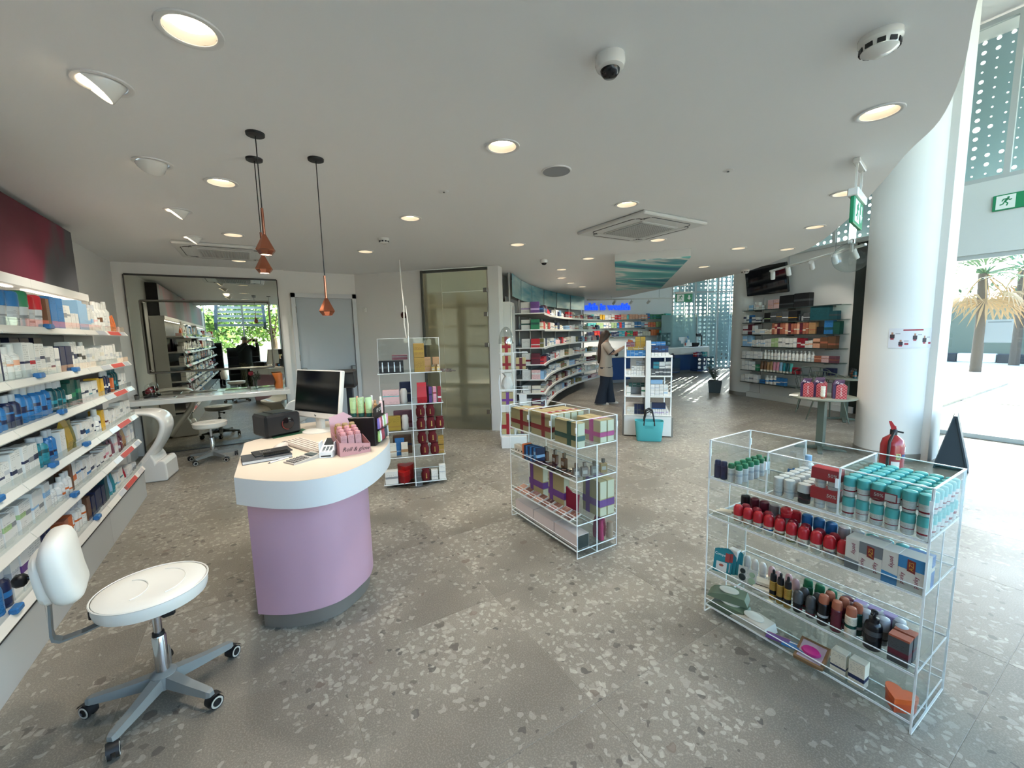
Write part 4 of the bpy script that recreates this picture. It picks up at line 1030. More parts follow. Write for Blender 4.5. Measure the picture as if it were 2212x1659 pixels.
def scoop_chair(loc, rz, label):
    t = thing('moulded_chair', label, 'chair', loc, rz, 'white S-shaped moulded chairs')
    # side profile swept across the width: foot, sweep, seat, back
    prof = [(.24, .0, .22), (.10, .02, .22), (-.06, .10, .17), (-.02, .24, .14), (.10, .36, .16), (.22, .43, .20), (.20, .455, .22), (.05, .44, .225), (-.12, .45, .22), (-.20, .54, .21), (-.235, .68, .20), (-.26, .78, .18), (-.285, .83, .11)]
    rings = []
    for i, (x, z, wv) in enumerate(prof):
        a = prof[max(i-1, 0)]; b = prof[min(i+1, len(prof)-1)]; d = Vector((b[0]-a[0], b[1]-a[1])).normalized(); n_ = Vector((-d.y, d.x))*.011
        up = .05 if 5 < i < 12 else .02
        top = [(x+n_.x+(up*abs(k)**2*.6 if i > 8 else 0), wv*k, z+n_.y+(up*abs(k)**2 if i <= 8 else 0)) for k in (-1, -.6, 0, .6, 1)]
        bot = [(x-n_.x+(up*abs(k)**2*.6 if i > 8 else 0), wv*k, z-n_.y+(up*abs(k)**2 if i <= 8 else 0)) for k in (1, .6, 0, -.6, -1)]
        rings.append([(p[0], p[1], max(p[2], 0)) for p in top+bot])
    q = MB(); q.loft(rings); o = q.build('shell', gloss_white, t); md = o.modifiers.new('soft', 'SUBSURF'); md.levels = 1; md.render_levels = 2
    return t
scoop_chair((.30, 6.42, 0), R(125), 'white S-shaped moulded chair behind the desk near the grey door')

# ------------------------------------------------------------------ pink desk
DZ = .918
topo = [(-.145, 2.538), (-.05, 2.425), (.046, 2.335), (.143, 2.275), (.247, 2.258), (.335, 2.283), (.42, 2.336), (.49, 2.40), (.552, 2.474), (.63, 2.595), (.696, 2.728), (.745, 2.87), (.767, 3.0), (.77, 3.2), (.735, 3.42), (.66, 3.62), (.54, 3.78), (.40, 3.86), (.25, 3.84), (.10, 3.62), (.02, 3.48), (-.111, 3.372)]
body = [(-.103, 2.605), (-.03, 2.545), (.06, 2.495), (.168, 2.465), (.24, 2.462), (.305, 2.473), (.37, 2.507), (.423, 2.551), (.485, 2.61), (.53, 2.678), (.566, 2.789), (.585, 2.95), (.59, 3.2), (.56, 3.4), (.48, 3.58), (.38, 3.68), (.24, 3.66), (.08, 3.46), (-.07, 3.28)]
body = [(x*1.0+.0, y) for x, y in body]
t = thing('reception_desk', 'rounded desk with a pink front, white top and steel kick strip', 'desk', (0, 0, 0))
desk_top = mat('desk_top', '#c3b6a5', .4); desk_w = mat('desk_apron', '#cfd2d2', .4); pink = mat('desk_pink', '#bb96a6', .5)
def spl(P, n=4):
    P = [Vector(p) for p in P]; o = smooth_line(P+[P[0]], n)[:-1]; return o
front = smooth_line([Vector(p) for p in topo[:19]], 3)+[Vector(p) for p in topo[19:]]
q = MB(); q.prism(front, .775, DZ, 1, None, 1, True); q.mi[1] = 0
q.build('top', [desk_w, desk_w], t)
q = MB(); q.prism([Vector((p.x*.998+.0006, p.y*.998+.006)) for p in front], DZ, DZ+.0015); q.build('top_surface', desk_top, t)
fb = smooth_line([Vector(p) for p in body[:17]], 3)+[Vector(p) for p in body[17:]]
q = MB(); q.prism(fb, .105, .775, 0, None, 0, True); q.build('pink_front', pink, t)
cen = Vector((.25, 3.05)); kf = [cen+(p-cen)*.93 for p in fb]
q = MB(); q.prism(kf, 0, .105, 0, None, 0, True); q.build('kick_strip', mat('kick_steel', '#85807a', .35, .35), t)
# monitor
mb = at_z(690, 930, DZ)
mon = thing('computer_monitor', 'black computer monitor with a white frame on the desk', 'monitor', (mb.x-.01, mb.y-.02, DZ+.0015), R(-59.6))
q = MB(); Mm = T(0, 0, .10) @ RX(R(-9))
q.bbox(-.255, .255, -.018, .018, 0, .365, .006, M=Mm); q.build('case', mat('monitor_silver', '#c9c6bf', .35), mon)
q = MB(); q.box(-.243, .243, -.0195, -.0178, .045, .357, M=Mm); q.build('screen', mat('screen_off', '#0a0b0d', .12), mon)
text('logo', 'hp', .022, mon, Mm @ T(0, -.0188, .022) @ RX(PI/2), dark)
q = MB(); q.box(.205, .235, -.0192, -.0182, .01, .035, M=Mm); q.build('sticker', mat('sticker_dark', '#2a2226', .4), mon)
q = MB(); q.bbox(-.03, .03, .0, .05, .01, .22, .01); q.lathe([(.11, 0), (.11, .006), (.03, .018)], 28); q.build('stand', mat('monitor_silver', '#c9c6bf', .35), mon)
# customer display pole
P = at_z(748, 925, DZ); t = thing('pole_display', 'dark customer display on a pole behind the monitor', 'display', (P.x+.05, P.y+.02, DZ+.0015), R(-25))
q = MB(); q.bbox(-.05, .05, -.05, .05, 0, .015, .004); q.build('base', black, t)
q = MB(); q.bbox(-.024, .024, -.016, .016, .015, .36, .004); q.build('pole', mat('pole_navy', '#141a26', .4), t)
q = MB(); q.bbox(-.07, .07, -.05, .03, .33, .46, .008, M=RX(R(8))); q.build('head', black, t)
q = MB(); q.box(-.06, .06, -.052, -.0495, .36, .44, M=RX(R(8))); q.build('face', mat('lcd_grey', '#2b2f31', .2), t)
# black barcode scanner box
P = at_z(606, 935, DZ); t = thing('label_printer', 'black cube-shaped label printer at the back of the desk', 'printer', (P.x-.02, P.y-.04, DZ+.006), R(22))
q = MB(); q.bbox(-.125, .125, -.11, .11, 0, .16, .016); q.build('case', mat('printer_black', '#16171a', .3), t)
q = MB(); q.lathe([(.045, 0), (.04, .006), (.012, .01), (.0005, .009)], 20, M=T(.03, -.111, .085) @ RX(PI/2)); q.build('dial', mat('printer_gloss', '#1a1416', .08), t)
q = MB(); q.tube([(.03+.044*math.cos(a), -.118, .085+.044*math.sin(a)) for a in [R(150)+R(120)*i/8 for i in range(9)]], .003, 5); q.build('red_ring', mat('ring_red', '#6e2320', .3), t)
q = MB(); q.box(-.05, .09, -.06, .1, .16, .164); q.build('top_hatch', black, t)
q = MB(); q.box(-.04, .22, -.06, .10, 0, .004, M=RZ(.3)); o = q.build('green_folder', mat('folder_green', '#1f4a30', .6), None, T(P.x-.03, P.y-.12, DZ+.0016)); tag(o, 'dark green folder lying under the black label printer', 'folder')
# keyboard
ka, kb_ = at_z(608, 957, DZ), at_z(700, 987, DZ); kd_ = kb_-ka
t = thing('keyboard', 'white computer keyboard lying before the monitor', 'keyboard', ((ka.x+kb_.x)/2+.04, (ka.y+kb_.y)/2+.06, DZ+.0015), math.atan2(kd_.y, kd_.x))
q = MB(); q.bbox(-.22, .22, -.07, .07, 0, .016, .005); q.build('case', mat('keyboard_white', '#9d9288', .45), t)
km = MB(); km.bbox(-.0075, .0075, -.0075, .0075, 0, .006, .0015); kme = km.mesh('key', mat('key_white', '#c2b7ab', .5))
for r_ in range(5):
    for c_ in range(20): o = put('key', kme, t); o.location = (-.195+.0205*c_, -.048+.024*r_, .0155)
q = MB(); q.tube([(-.02, .07, .008), (.0, .16, .004), (.1, .2, .004), (.16, .16, .004)], .0025, 5); q.build('cable', mat('cable_white', '#cfc8be', .5), t)
P = at_z(608, 966, DZ); t = thing('computer_mouse', 'white computer mouse beside the dark notebooks', 'mouse', (P.x, P.y, DZ+.0015), R(40))
q = MB(); q.loft([[(x, w_*math.cos(a), max(0, h*math.sin(a))) for a in [PI*k/8 for k in range(9)]] for x, w_, h in ((-.055, .004, .004), (-.045, .022, .018), (-.01, .031, .03), (.03, .029, .026), (.052, .018, .012), (.057, .003, .003))]); q.build('shell', mat('mouse_white', '#b9b0a6', .3), t)
q = MB(); q.bbox(.015, .035, -.003, .003, .024, .031, .002); q.build('wheel', greyp, t)
# notebooks, pen, calculator, card terminal
P = at_z(572, 990, DZ); t = thing('notebook', 'thick dark notebook lying on the desk corner', 'notebook', (P.x+.01, P.y-.01, DZ+.0015), R(4))
q = MB(); q.box(-.125, .125, -.08, .08, .003, .017); q.build('pages', mat('paper', '#c9c6c0', .7), t); q = MB(); q.bbox(-.127, .127, -.083, .083, .017, .021, .0015); q.bbox(-.127, .127, -.083, .083, 0, .003, .0012); q.build('cover', mat('cover_dark', '#34373b', .5), t)
t = thing('booklet', 'black booklet with grey lettering on the thick notebook', 'booklet', (P.x+.04, P.y+.045, DZ+.023), R(10))
q = MB(); q.bbox(-.10, .10, -.065, .065, 0, .007, .0015); q.build('cover', mat('booklet_black', '#1b1c1f', .45), t)
text('lettering', 'LILY', .05, t, T(-.03, .01, .0072), mat('lettering_grey', '#7d776c', .5), sx=.7)
t = thing('phone', 'black phone lying on the thick notebook', 'phone', (P.x+.06, P.y-.02, DZ+.0228), R(8)); q = MB(); q.bbox(-.07, .07, -.034, .034, 0, .008, .003); q.build('body', mat('phone_black', '#16181b', .15), t); q = MB(); q.box(-.062, .062, -.03, .03, .008, .0086); q.build('screen', mat('screen_off', '#0a0b0d', .12), t)
P1, P2 = at_z(579, 1003, DZ), at_z(624, 990, DZ)
t = thing('pen', 'white and silver pen on the desk', 'pen', (P1.x, P1.y, DZ+.006), math.atan2((P2-P1).y, (P2-P1).x)); q = MB(); q.tube([(.012, 0, 0), (.125, 0, 0)], .0045, 8); q.build('barrel', gloss_white, t); q = MB(); q.tube([(0, 0, 0), (.012, 0, 0)], [.001, .0043], 8); q.build('tip', dark, t); q = MB(); q.tube([(.09, 0, .005), (.13, 0, .005)], .0016, 5); q.build('clip', chrome, t)
P = at_z(652, 995, DZ); t = thing('calculator', 'white desk calculator before the keyboard', 'calculator', (P.x+.005, P.y, DZ+.0015), R(28))
q = MB(); q.loft([[(x, -.05, 0), (x, .05, 0), (x, .05, z), (x, -.05, z)] for x, z in ((-.085, .008), (.03, .016), (.085, .026))], smooth=False); q.build('case', mat('calc_white', '#a9a49d', .4), t)
q = MB(); q.box(.035, .075, -.035, .035, .021, .0255, M=T(0, 0, 0)); q.build('display', mat('lcd_green', '#565d5b', .25), t)
for r_ in range(4):
    for c_ in range(5): q = MB() if not (r_ or c_) else q; q.bbox(-.077+.02*c_, -.063+.02*c_, -.04+.021*r_, -.025+.021*r_, .008, .0165+.001*c_, .002)
q.build('keypad', mat('calc_keys', '#75716c', .5), t)
P = at_z(708, 986, DZ); t = thing('card_terminal', 'white card payment terminal on the desk', 'card terminal', (P.x+.015, P.y+.04, DZ+.0015), R(-22))
q = MB(); q.loft([[(-w_, y, 0), (w_, y, 0), (w_, y, z), (-w_, y, z)] for y, w_, z in ((-.075, .037, .035), (-.02, .04, .045), (.04, .04, .062), (.10, .038, .075))], smooth=False); q.build('case', mat('terminal_white', '#dde0e0', .3), t)
tl = T(0, -.02, .0455) @ RX(R(16))
for r_ in range(4):
    for c_ in range(3): q = MB(); q.bbox(-.026+.02*c_, -.012+.02*c_, -.048+.016*r_, -.037+.016*r_, 0, .005, .0015, M=tl); q.build('key', mat('terminal_key', '#5d6668', .4), t)
q = MB(); q.box(-.03, .03, .035, .115, .002, .004, M=tl); q.build('display', mat('lcd_grey', '#2b2f31', .2), t)
for s_ in (-1, 1): q = MB(); q.bbox(s_*.043-.003, s_*.043+.003, -.05, .03, .03, .085, .003); q.build('side_shield', mat('terminal_white', '#dde0e0', .3), t)
q = MB(); q.box(-.028, .028, -.0765, -.0755, .006, .014); q.build('card_slot', dark, t)
# pink lip gloss display
pkm = mat('pink_card', '#b58688', .35, coat=.2); pkd = mat('pink_dark', '#a07074', .4)
t = thing('lip_gloss_display', 'pink card counter display of lip gloss boxes with handwriting', 'display', (.462, 2.695, DZ+.0015), R(5))
q = MB(); q.add([(-.09, -.09, 0), (.09, -.09, 0), (.09, -.09, .055), (-.09, -.09, .085)], [(0, 1, 2, 3)]); q.add([(-.09, -.088, 0), (.09, -.088, 0), (.09, -.088, .055), (-.09, -.088, .085)], [(3, 2, 1, 0)]); q.box(-.09, .09, -.088, .08, 0, .003); q.build('front_panel', pkm, t)
for s_, sg in ((-1, .085), (1, .055)):
    q = MB(); x = s_*.09
    q.prism([(-.09, 0), (.08, 0), (.08, .12 if s_ < 0 else .09), (-.09, sg)], -.001, .001, M=T(x, 0, 0) @ RZ(PI/2) @ RX(PI/2)); q.build('side_panel', pkd, t)
q = MB(); q.prism([(-.09, 0), (.05, 0), (.05, .2), (.0, .235), (-.09, .21)], -.001, .001, M=T(0, .08, 0) @ RX(PI/2+R(-12))); q.build('back_card', pkm, t)
text('lettering', 'Roll & glow', .036, t, T(.004, -.0912, .034) @ RX(PI/2) @ RZ(R(-4)), mat('script_dark', '#2b1a1e', .5), shear=.35, extrude=.0004, sx=.95)
for c_ in range(3):
    for r_ in range(4):
        x, y = -.058+.042*c_, -.06+.036*r_
        b = prod('carton', (0, 0, 0), (.036, .031, .105), 0, '#b08488' if r_ < 3 else 'gold', Wh, 'pink', None, None, None); b.name = 'lip_gloss_box'; b.parent = t; b.matrix_parent_inverse = Matrix(); b.matrix_local = T(x, y, .004+.012*r_) @ S(.036, .031, .115)
        q = MB(); q.lathe([(.5, 0), (.52, .5), (.42, 1)], 8, smooth=False); o = q.build('scalloped_lid', mat('lid_pink', '#bd8385', .4) if r_ < 3 else mat('lid_kraft', '#9a8058', .5), b, T(0, 0, 1.0) @ S(.95, .95, .16))
# black lip care display
t = thing('lip_care_stand', 'black lip care counter stand with small sticks on its side', 'display', (.60, 2.865, DZ+.0015), R(-32))
q = MB(); q.bbox(-.09, .09, -.11, .11, 0, .19, .004); q.build('case', mat('stand_black', '#101012', .35), t)
q = MB(); q.prism([(-.11, 0), (.11, 0), (.11, .075), (-.11, .055)], -.0015, .0015, M=T(.088, 0, .19) @ RZ(PI/2) @ RX(PI/2)); q.build('header', mat('stand_black', '#101012', .35), t)
text('lettering', 'LIP CARE', .036, t, T(.0902, 0, .222) @ RZ(PI/2) @ RX(PI/2), mat('lettering_pale', '#b9b5ad', .5), sx=.8)
rnd = random.Random(9)
for r_ in range(2):
    q = MB(); q.box(.09, .125, -.105, .105, .02+.085*r_, .024+.085*r_); q.build('ledge', acryl, t)
    for c_ in range(7):
        c = rnd.choice(['#c98aa0', '#2c2c30', '#8a2634', '#8fb26a', '#d9d6d0', '#6a5aa0', '#b5b2ae'])
        q = MB(); q.lathe([(.009, 0), (.009, .045), (.0075, .047), (.0075, .068)], 10, M=T(.107, -.09+.03*c_, .025+.085*r_)); q.build('lip_stick', mat('stick'+c, c, .3), t)
TP = T(.60, 2.865, DZ+.0015) @ RZ(R(-32))
for i in range(3):
    P = TP @ Vector((-.055+.05*i, -.07, .19)); prod('tube', P, (.042, .036, .125), R(-20+12*i), 'lime', 'dark green', 'lime', 'pale green tube on the black lip care stand, %s of three' % ['first', 'second', 'third'][i], 'tube', 'pale green tubes on the lip care stand', name='cream_tube')
for i, (c, h) in enumerate((('peach', .12), ('black', .11), ('copper', .10), ('cream', .12), ('tan', .09), ('pale pink', .11))):
    P = TP @ Vector((-.065+.03*i, .03+.02*(i % 2), .19)); prod('bottle', P, (.026, .026, h), 0, c, 'white' if i % 2 else c, c, '%s little cosmetic bottle behind the pale green tubes on the black stand' % c, 'bottle', 'small bottles on the lip care stand', name='cosmetic_bottle')
P = TP @ Vector((-.10, .06, 0)); prod('jar', (P.x-.03, P.y+.03, DZ+.0015), (.045, .045, .06), 0, 'blue', 'blue', 'navy', 'small blue pot behind the lip care stand', 'pot', name='blue_pot')

# ------------------------------------------------------------------ clear acrylic parts
def sheet(par, x0, x1, y0, y1, z0, z1, name='panel', m=acryl, edge=True, e=.0027, M=None):
    q = MB(); q.box(x0, x1, y0, y1, z0, z1, M=M); o = q.build(name, m, par)
    if edge:
        q = MB(); d = (x1-x0, y1-y0, z1-z0); ax = d.index(min(d)); k = .0006; lo = [x0, y0, z0]; hi = [x1, y1, z1]
        oth = [i for i in range(3) if i != ax]
        for i in oth:
            for s_ in (0, 1):
                a = list(lo); b = list(hi); a[ax] -= k; b[ax] += k
                if s_ == 0: b[i] = lo[i]+e; a[i] -= k
                else: a[i] = hi[i]-e; b[i] += k
                q.box(a[0], b[0], a[1], b[1], a[2], b[2], M=M)
        q.build('edge_strip', acedge, o)  # white strips stand in for the glow of the cut edges
    return o
def acrylic_stand(label, x0, x1, y0, y1, hz, shelves, divs):
    t = thing('acrylic_stand', label, 'display stand', (0, 0, 0), 0, 'clear acrylic display stands'); th = .006
    zt = shelves[0]
    for y in (y0, y1-th): sheet(t, x0, x1, y, y+th, 0, hz, 'end_panel')
    for x in (x0, x1-th): sheet(t, x, x+th, y0+th, y1-th, zt, hz, 'rim_panel')
    for z in shelves: sheet(t, x0, x1, y0+th, y1-th, z-th, z, 'shelf')
    xm = (x0+x1)/2
    sheet(t, xm-.003, xm+.003, y0+th, y1-th, .0, zt-th, 'centre_panel')
    for y in divs: sheet(t, x0+th, x1-th, y-.003, y+.003, zt, hz, 'divider')
    for z in shelves[1:]:
        for x in (x0, x1-.004): sheet(t, x, x+.004, y0+th, y1-th, z, z+.035, 'front_lip', e=.002)
    for y in [y0, y1-.012]+list(divs):
        for x in (x0-.004, x1-.004):
            q = MB(); q.box(x, x+.008, y, y+.012, hz-.09, hz-.05); q.build('tab', acedge, t)
    return t
BX0, BX1, BY0, BY1 = 2.098, 2.495, .462, 1.366
BS = [.803, .583, .253, .048]
acrylic_stand('large clear acrylic display stand in front, full of deodorants and jars', BX0, BX1, BY0, BY1, 1.015, BS, (1.06, .76))
SX0, SX1, SY0, SY1 = 1.852, 2.242, 2.198, 3.10
SSH = [.815, .573, .25, .057]
acrylic_stand('smaller clear acrylic display stand holding ribboned gift boxes', SX0, SX1, SY0, SY1, 1.012, SSH, (2.50, 2.80))

# contents of the large stand ------------------------------------------------
GB = 'goods on the large acrylic stand'
RF = -PI/2   # fronts face -x
z = BS[0]
for i in range(2): prod('spray', (2.135, 1.335-.036*i, z), (.036, .036, .10), RF, 'navy', 'navy', 'navy', 'navy deodorant can at the top corner of the large stand, %s' % ('outer' if i == 0 else 'inner'), 'deodorant', 'navy cans on the large stand')
for k in range(6):
    for i in range(2):
        prod('spray', (2.135+.054*k, 1.258-.042*i, z), (.034, .04, .10), RF, Wh, 'green', 'silver', 'white deodorant with green cap, %s row back, %s column, on the large stand' % (ordn(k+1), ('first', 'second')[i]), 'deodorant', 'green-capped deodorants on the large stand')
prod('bottle', (2.43, 1.02, z), (.055, .055, .15), RF, Wh, 'pale blue', 'pale blue', 'white bottle with pale blue cap at the back of the top tray', 'bottle', GB)
for i in range(3): prod('pouch', (2.34+.035*i, 1.03-.01*i, z), (.09, .03, .08), RF+.2*i, 'blue', Wh, 'pale blue', 'blue refill pouch behind the white-lidded jars, %s from the front' % ordn(i+1), 'pouch', 'blue pouches on the large stand')
for k in range(6):
    for i in range(4):
        if k < 2 and i == 3: continue
        bl = (k == 0 and i >= 2)
        prod('jar', (2.137+.05*k, 1.018-.048*i-(.012 if i > 1 else 0), z), (.046, .046, .092), RF, 'black' if bl else Wh, Wh, 'maroon' if bl else 'silver', 'white-lidded deodorant jar, %s row back, %s column, on the large stand' % (ordn(k+1), ordn(i+1)), 'jar', 'white-lidded jars on the large stand')
prod('jar', (2.137, .90, z), (.046, .046, .092), RF, 'black', Wh, 'maroon', 'white-lidded jar with black label at the front of the middle tray', 'jar', GB)
for s_ in range(2):
    for i in range(2):
        prod('jar', (2.14, .843-.05*i, z+.092*s_), (.047, .047, .088), RF, Wh, Wh, 'silver', '%s white jar inside the %s red twin pack' % (('outer', 'inner')[i], ('lower', 'upper')[s_]), 'jar', 'jars in red twin packs')
    b = prod('carton', (2.1385, .818, z+.092*s_+.045), (.106, .056, .052), RF, 'red', Wh, 'red', '%s red sleeve joining two white jars with a discount mark' % ('lower', 'upper')[s_], 'sleeve', 'red twin pack sleeves')
    text('discount_mark', '50%', .022, b, T(.28, -.52, .5) @ RX(PI/2) @ S(1/.106, 1/.052, 1), gloss_white)
for lay in range(2):
    for k in range(7):
        for i in range(6):
            if lay == 0 and k > 0 and i < 5: continue
            prod('jar', (2.136+.0515*k, .733-.0485*i, z+.089*lay), (.0465, .0465, .086), RF, Wh, 'turquoise', 'crimson', 'turquoise-lidded jar, %s layer, %s row back, %s column' % (('lower', 'upper')[lay], ordn(k+1), ordn(i+1)), 'jar', 'turquoise-lidded jars on the large stand')
b = prod('carton', (2.1115, .612, z+.115), (.085, .003, .034), RF, 'crimson', Wh, 'crimson', 'crimson discount label across two turquoise-lidded jars', 'label')
b['kind'] = 'thing'
text('discount_mark', '50%', .019, b, T(-.18, -.7, .5) @ RX(PI/2) @ S(1/.085, 1/.034, 1), gloss_white)
q = MB(); q.box(.06, .46, -.9, -.55, .1, .9); q.build('white_field', mat('paper', '#c9c6c0', .7), b)
z = BS[1]
for i in range(4): prod('carton', (2.16+.03*(i % 2), 1.325-.02*(i // 2), z+.014*(i // 2)), (.075, .026, .013), RF+.5, 'cream', Wh, 'ivory', 'small cream packet lying at the stand corner, %s of four' % ordn(i+1), 'packet', 'cream packets on the large stand', name='packet')
rm_script = mat('script_red', '#8e2430', .5)
for i in range(10):
    y = 1.212-.0525*i
    b = prod('roll_on', (2.137, y, z), (.047, .047, .104), RF, 'ivory', 'red', ['tan', 'tan', 'blue', 'blue', 'olive', 'olive', 'grey', 'olive', 'grey', 'grey'][i], 'red-capped roll-on in the front row of the large stand, %s from its outer end' % ordn(i+1), 'deodorant', 'front row of red-capped roll-ons')
    text('lettering', 'porky', .013, b, T(0, -.485, .36) @ RX(PI/2) @ S(1/.047, 1/.104, 1), rm_script, .0003)
for i in range(9):
    prod('roll_on', (2.188, 1.20-.058*i, z), (.047, .047, .10), RF, 'ivory', 'crimson', 'grey', 'red-capped roll-on in the second row of the large stand, %s from its outer end' % ordn(i+1), 'deodorant', 'second row of red-capped roll-ons')
prod('roll_on', (2.188, 1.00, z+.10), (.05, .05, .05), RF, 'red', 'red', 'red', 'red cap lying on top of the second row of roll-ons', 'cap')
tubs = [('black', 'black'), ('maroon', Wh), ('maroon', Wh), ('grey', Wh), ('grey', Wh), ('red', Wh), ('blue', Wh), ('blue', Wh), ('blue', Wh), ('silver', 'grey'), ('silver', 'grey'), ('turquoise', Wh), ('turquoise', Wh), ('turquoise', Wh), ('turquoise', 'turquoise')]
for i, (c, bd) in enumerate(tubs):
    prod('jar', (2.253, 1.24-.051*i, z), (.047, .047, .12), RF, Wh if c != 'turquoise' else 'turquoise', c, bd, '%s-lidded tub along the centre panel, %s from the outer end' % (c, ordn(i+1)), 'tub', 'tubs along the centre panel of the large stand', name='tub')
cart = [(.697, .05, 'cream', 'grey', 1), (.635, .078, 'cream', 'grey', 2), (.572, .05, 'cream', 'blue', 1), (.508, .078, 'cream', 'blue', 2)]
redc = mat('logo_red', '#7e2f2b', .5); yel = mat('logo_yellow', '#c79a3b', .5); plum = mat('lettering_plum', '#8c2a48', .5)
for i, (y, w_, c, bd, ty) in enumerate(cart):
    t = thing('deodorant_box', '%s and white deodorant box, %s face outward, on the large stand' % (bd, 'narrow' if ty == 1 else 'wide'), 'box', (2.135, y, z), RF, 'deodorant boxes on the large stand')
    q = MB(); q.bbox(-w_/2, w_/2, -.032, .05, 0, .138, .0015); q.build('carton', mat('box_cream', '#cfc9bd', .5), t)
    cm_ = mat('panel_'+bd, '#77797a' if bd == 'grey' else '#3a7fae', .45)
    q = MB(); zz = (.0, .05) if ty == 1 else (.088, .138)
    pts_ = [(-w_/2, zz[0]), (w_/2, zz[0]), (w_/2, zz[1]-(.006 if ty == 1 else 0)), (-w_/2, zz[1])]
    q.prism(pts_, 0, .0006, M=T(0, -.0322, 0) @ RX(PI/2)); q.build('colour_panel', cm_, t)
    if ty == 2:
        q = MB(); q.prism([(-.012, .082), (.012, .076), (.012, .126), (-.012, .13)], 0, .001, M=T(0, -.0328, 0) @ RX(PI/2)); q.build('logo', redc, t)
        text('logo_lettering', 'AZS', .02, t, T(.001, -.0342, .103) @ RX(PI/2) @ RZ(PI/2), yel, .0003)
        for x in (-.026, .016): text('lettering', 'porky', .02, t, T(x, -.0326, .045) @ RX(PI/2) @ RZ(PI/2), plum, .0003)
    else: text('lettering', 'porky', .02, t, T(.006, -.0326, .095) @ RX(PI/2) @ RZ(-PI/2), plum, .0003)
prod('carton', (2.21, .64, z), (.075, .04, .13), RF, 'grey', Wh, 'dark grey', 'grey deodorant box standing behind the first wide box', 'box', GB, name='deodorant_box')
prod('carton', (2.21, .51, z), (.08, .04, .13), RF, 'blue', Wh, 'cream', 'blue deodorant box standing behind the last wide box', 'box', GB, name='deodorant_box')
z = BS[2]
tealm = mat('plaster_teal', '#1f7a86', .4); ltxt = mat('lettering_white', '#dfe6e4', .5)
for i in range(5):
    t = thing('plaster_card', 'teal blister plaster card leaning at the stand corner, %s from the front' % ordn(i+1), 'card', (2.135+.012*i, 1.30-.012*i, z), RF+R(18), 'teal plaster cards on the large stand')
    Mk = RX(R(-20))
    q = MB(); q.prism([(-.04, 0), (.04, 0), (.04, .115), (.03, .125), (-.02, .13), (-.04, .122)], -.0012, .0012, M=Mk @ T(0, 0, .004) @ RX(PI/2)); q.build('card', tealm, t)
    if i < 2:
        text('lettering', 'Compeed', .019, t, Mk @ T(0, -.0016, .1) @ RX(PI/2) @ RZ(R(-4)), ltxt, .0003)
        q = MB(); q.box(-.025, .03, -.0022, -.0014, .012, .062, M=Mk); q.build('white_field', mat('paper', '#c9c6c0', .7), t)
        q = MB(); q.box(.018, .04, -.002, -.0013, .068, .115, M=Mk); q.build('red_field', mat('card_red', '#a03c3a', .5), t)
        q = MB(); q.lathe([(.012, 0), (.012, .0005)], 16, M=Mk @ T(.002, -.0022, .044) @ RX(PI/2), sy=.6); q.build('mark', mat('card_mark', '#a8584a', .5), t)
prod('carton', (2.22, 1.27, z), (.05, .035, .13), RF, Wh, Wh, 'turquoise', 'slim white and turquoise box behind the plaster cards', 'box', GB)
specs = [('roll_on', Wh, Wh, 3), ('roll_on', Wh, 'pale pink', 4), ('spray', 'green', 'green', 3), ('roll_on', 'pale blue', 'pale blue', 1), ('carton', 'lilac', 'turquoise', 3)]
y = 1.215; nm = {0: 'white dome-capped', 1: 'pink dome-capped', 2: 'green', 3: 'pale blue', 4: 'lilac and turquoise'}
for g_, (kd, c, cp_, n) in enumerate(specs):
    for i in range(n):
        w_ = .036 if g_ < 2 else .045
        prod(kd, (2.255-(.02 if (g_ == 1 and i % 2) else 0), y, z), (w_, w_*.8, .105 if g_ < 2 else .12), RF, c, cp_, 'silver' if g_ < 2 else c, '%s deodorant along the lower centre panel, %s of its kind' % (nm[g_], ordn(i+1)), 'deodorant', 'deodorants along the lower centre panel', name='deodorant')
        y -= w_+.006
    y -= .004
for i, (c, cn_) in enumerate((('#1d2a2a', 'black'), ('#8fa58a', 'green'))):
    t = thing('swatch_card', 'clear card with two %s round pads on the large stand' % cn_, 'card', (2.135, 1.178-.05*i, z), RF+R(8), 'pad cards on the large stand')
    q = MB(); q.box(-.022, .022, -.0008, .0008, 0, .095, M=RX(R(-10))); q.build('card', mat('card_pale', '#b9bbb4', .3), t)
    for dz, r in ((.07, .014), (.037, .018)): q = MB(); q.lathe([(r, 0), (r*.9, .003), (.0005, .0035)], 18, M=RX(R(-10)) @ T(0, -.001, dz) @ RX(PI/2)); q.build('pad', mat('pad'+cn_, c, .4), t)
for i in range(2): prod('carton', (2.15+.03*i, 1.075+.006*i, z+.03*i*0), (.085, .05, .03+.02*i), RF+.25, 'cream', Wh, 'black', 'low white carton before the pink deodorants, %s' % ('front', 'rear')[i] , 'carton', GB)
def sub(par, kd, M, col, cap=None, name='part'):
    o = prod(kd, (0, 0, 0), (1, 1, 1), 0, col, cap or col, col, None); o.parent = par; o.matrix_parent_inverse = Matrix(); o.matrix_local = M; o.name = name; return o
for i in range(3):
    b = prod('spray', (2.14-.004*i, 1.02-.036*i, z), (.033, .033, .135), RF, 'gold', 'black', 'black', 'black and gold spray bottle on the large stand, %s from the outer end' % ordn(i+1), 'bottle', 'black and gold spray bottles', name='spray_bottle')
    q = MB(); q.lathe([(.2, 0), (.2, .12), (.13, .16)], 10, M=T(0, 0, 1.0)); q.build('nozzle', dark, b)
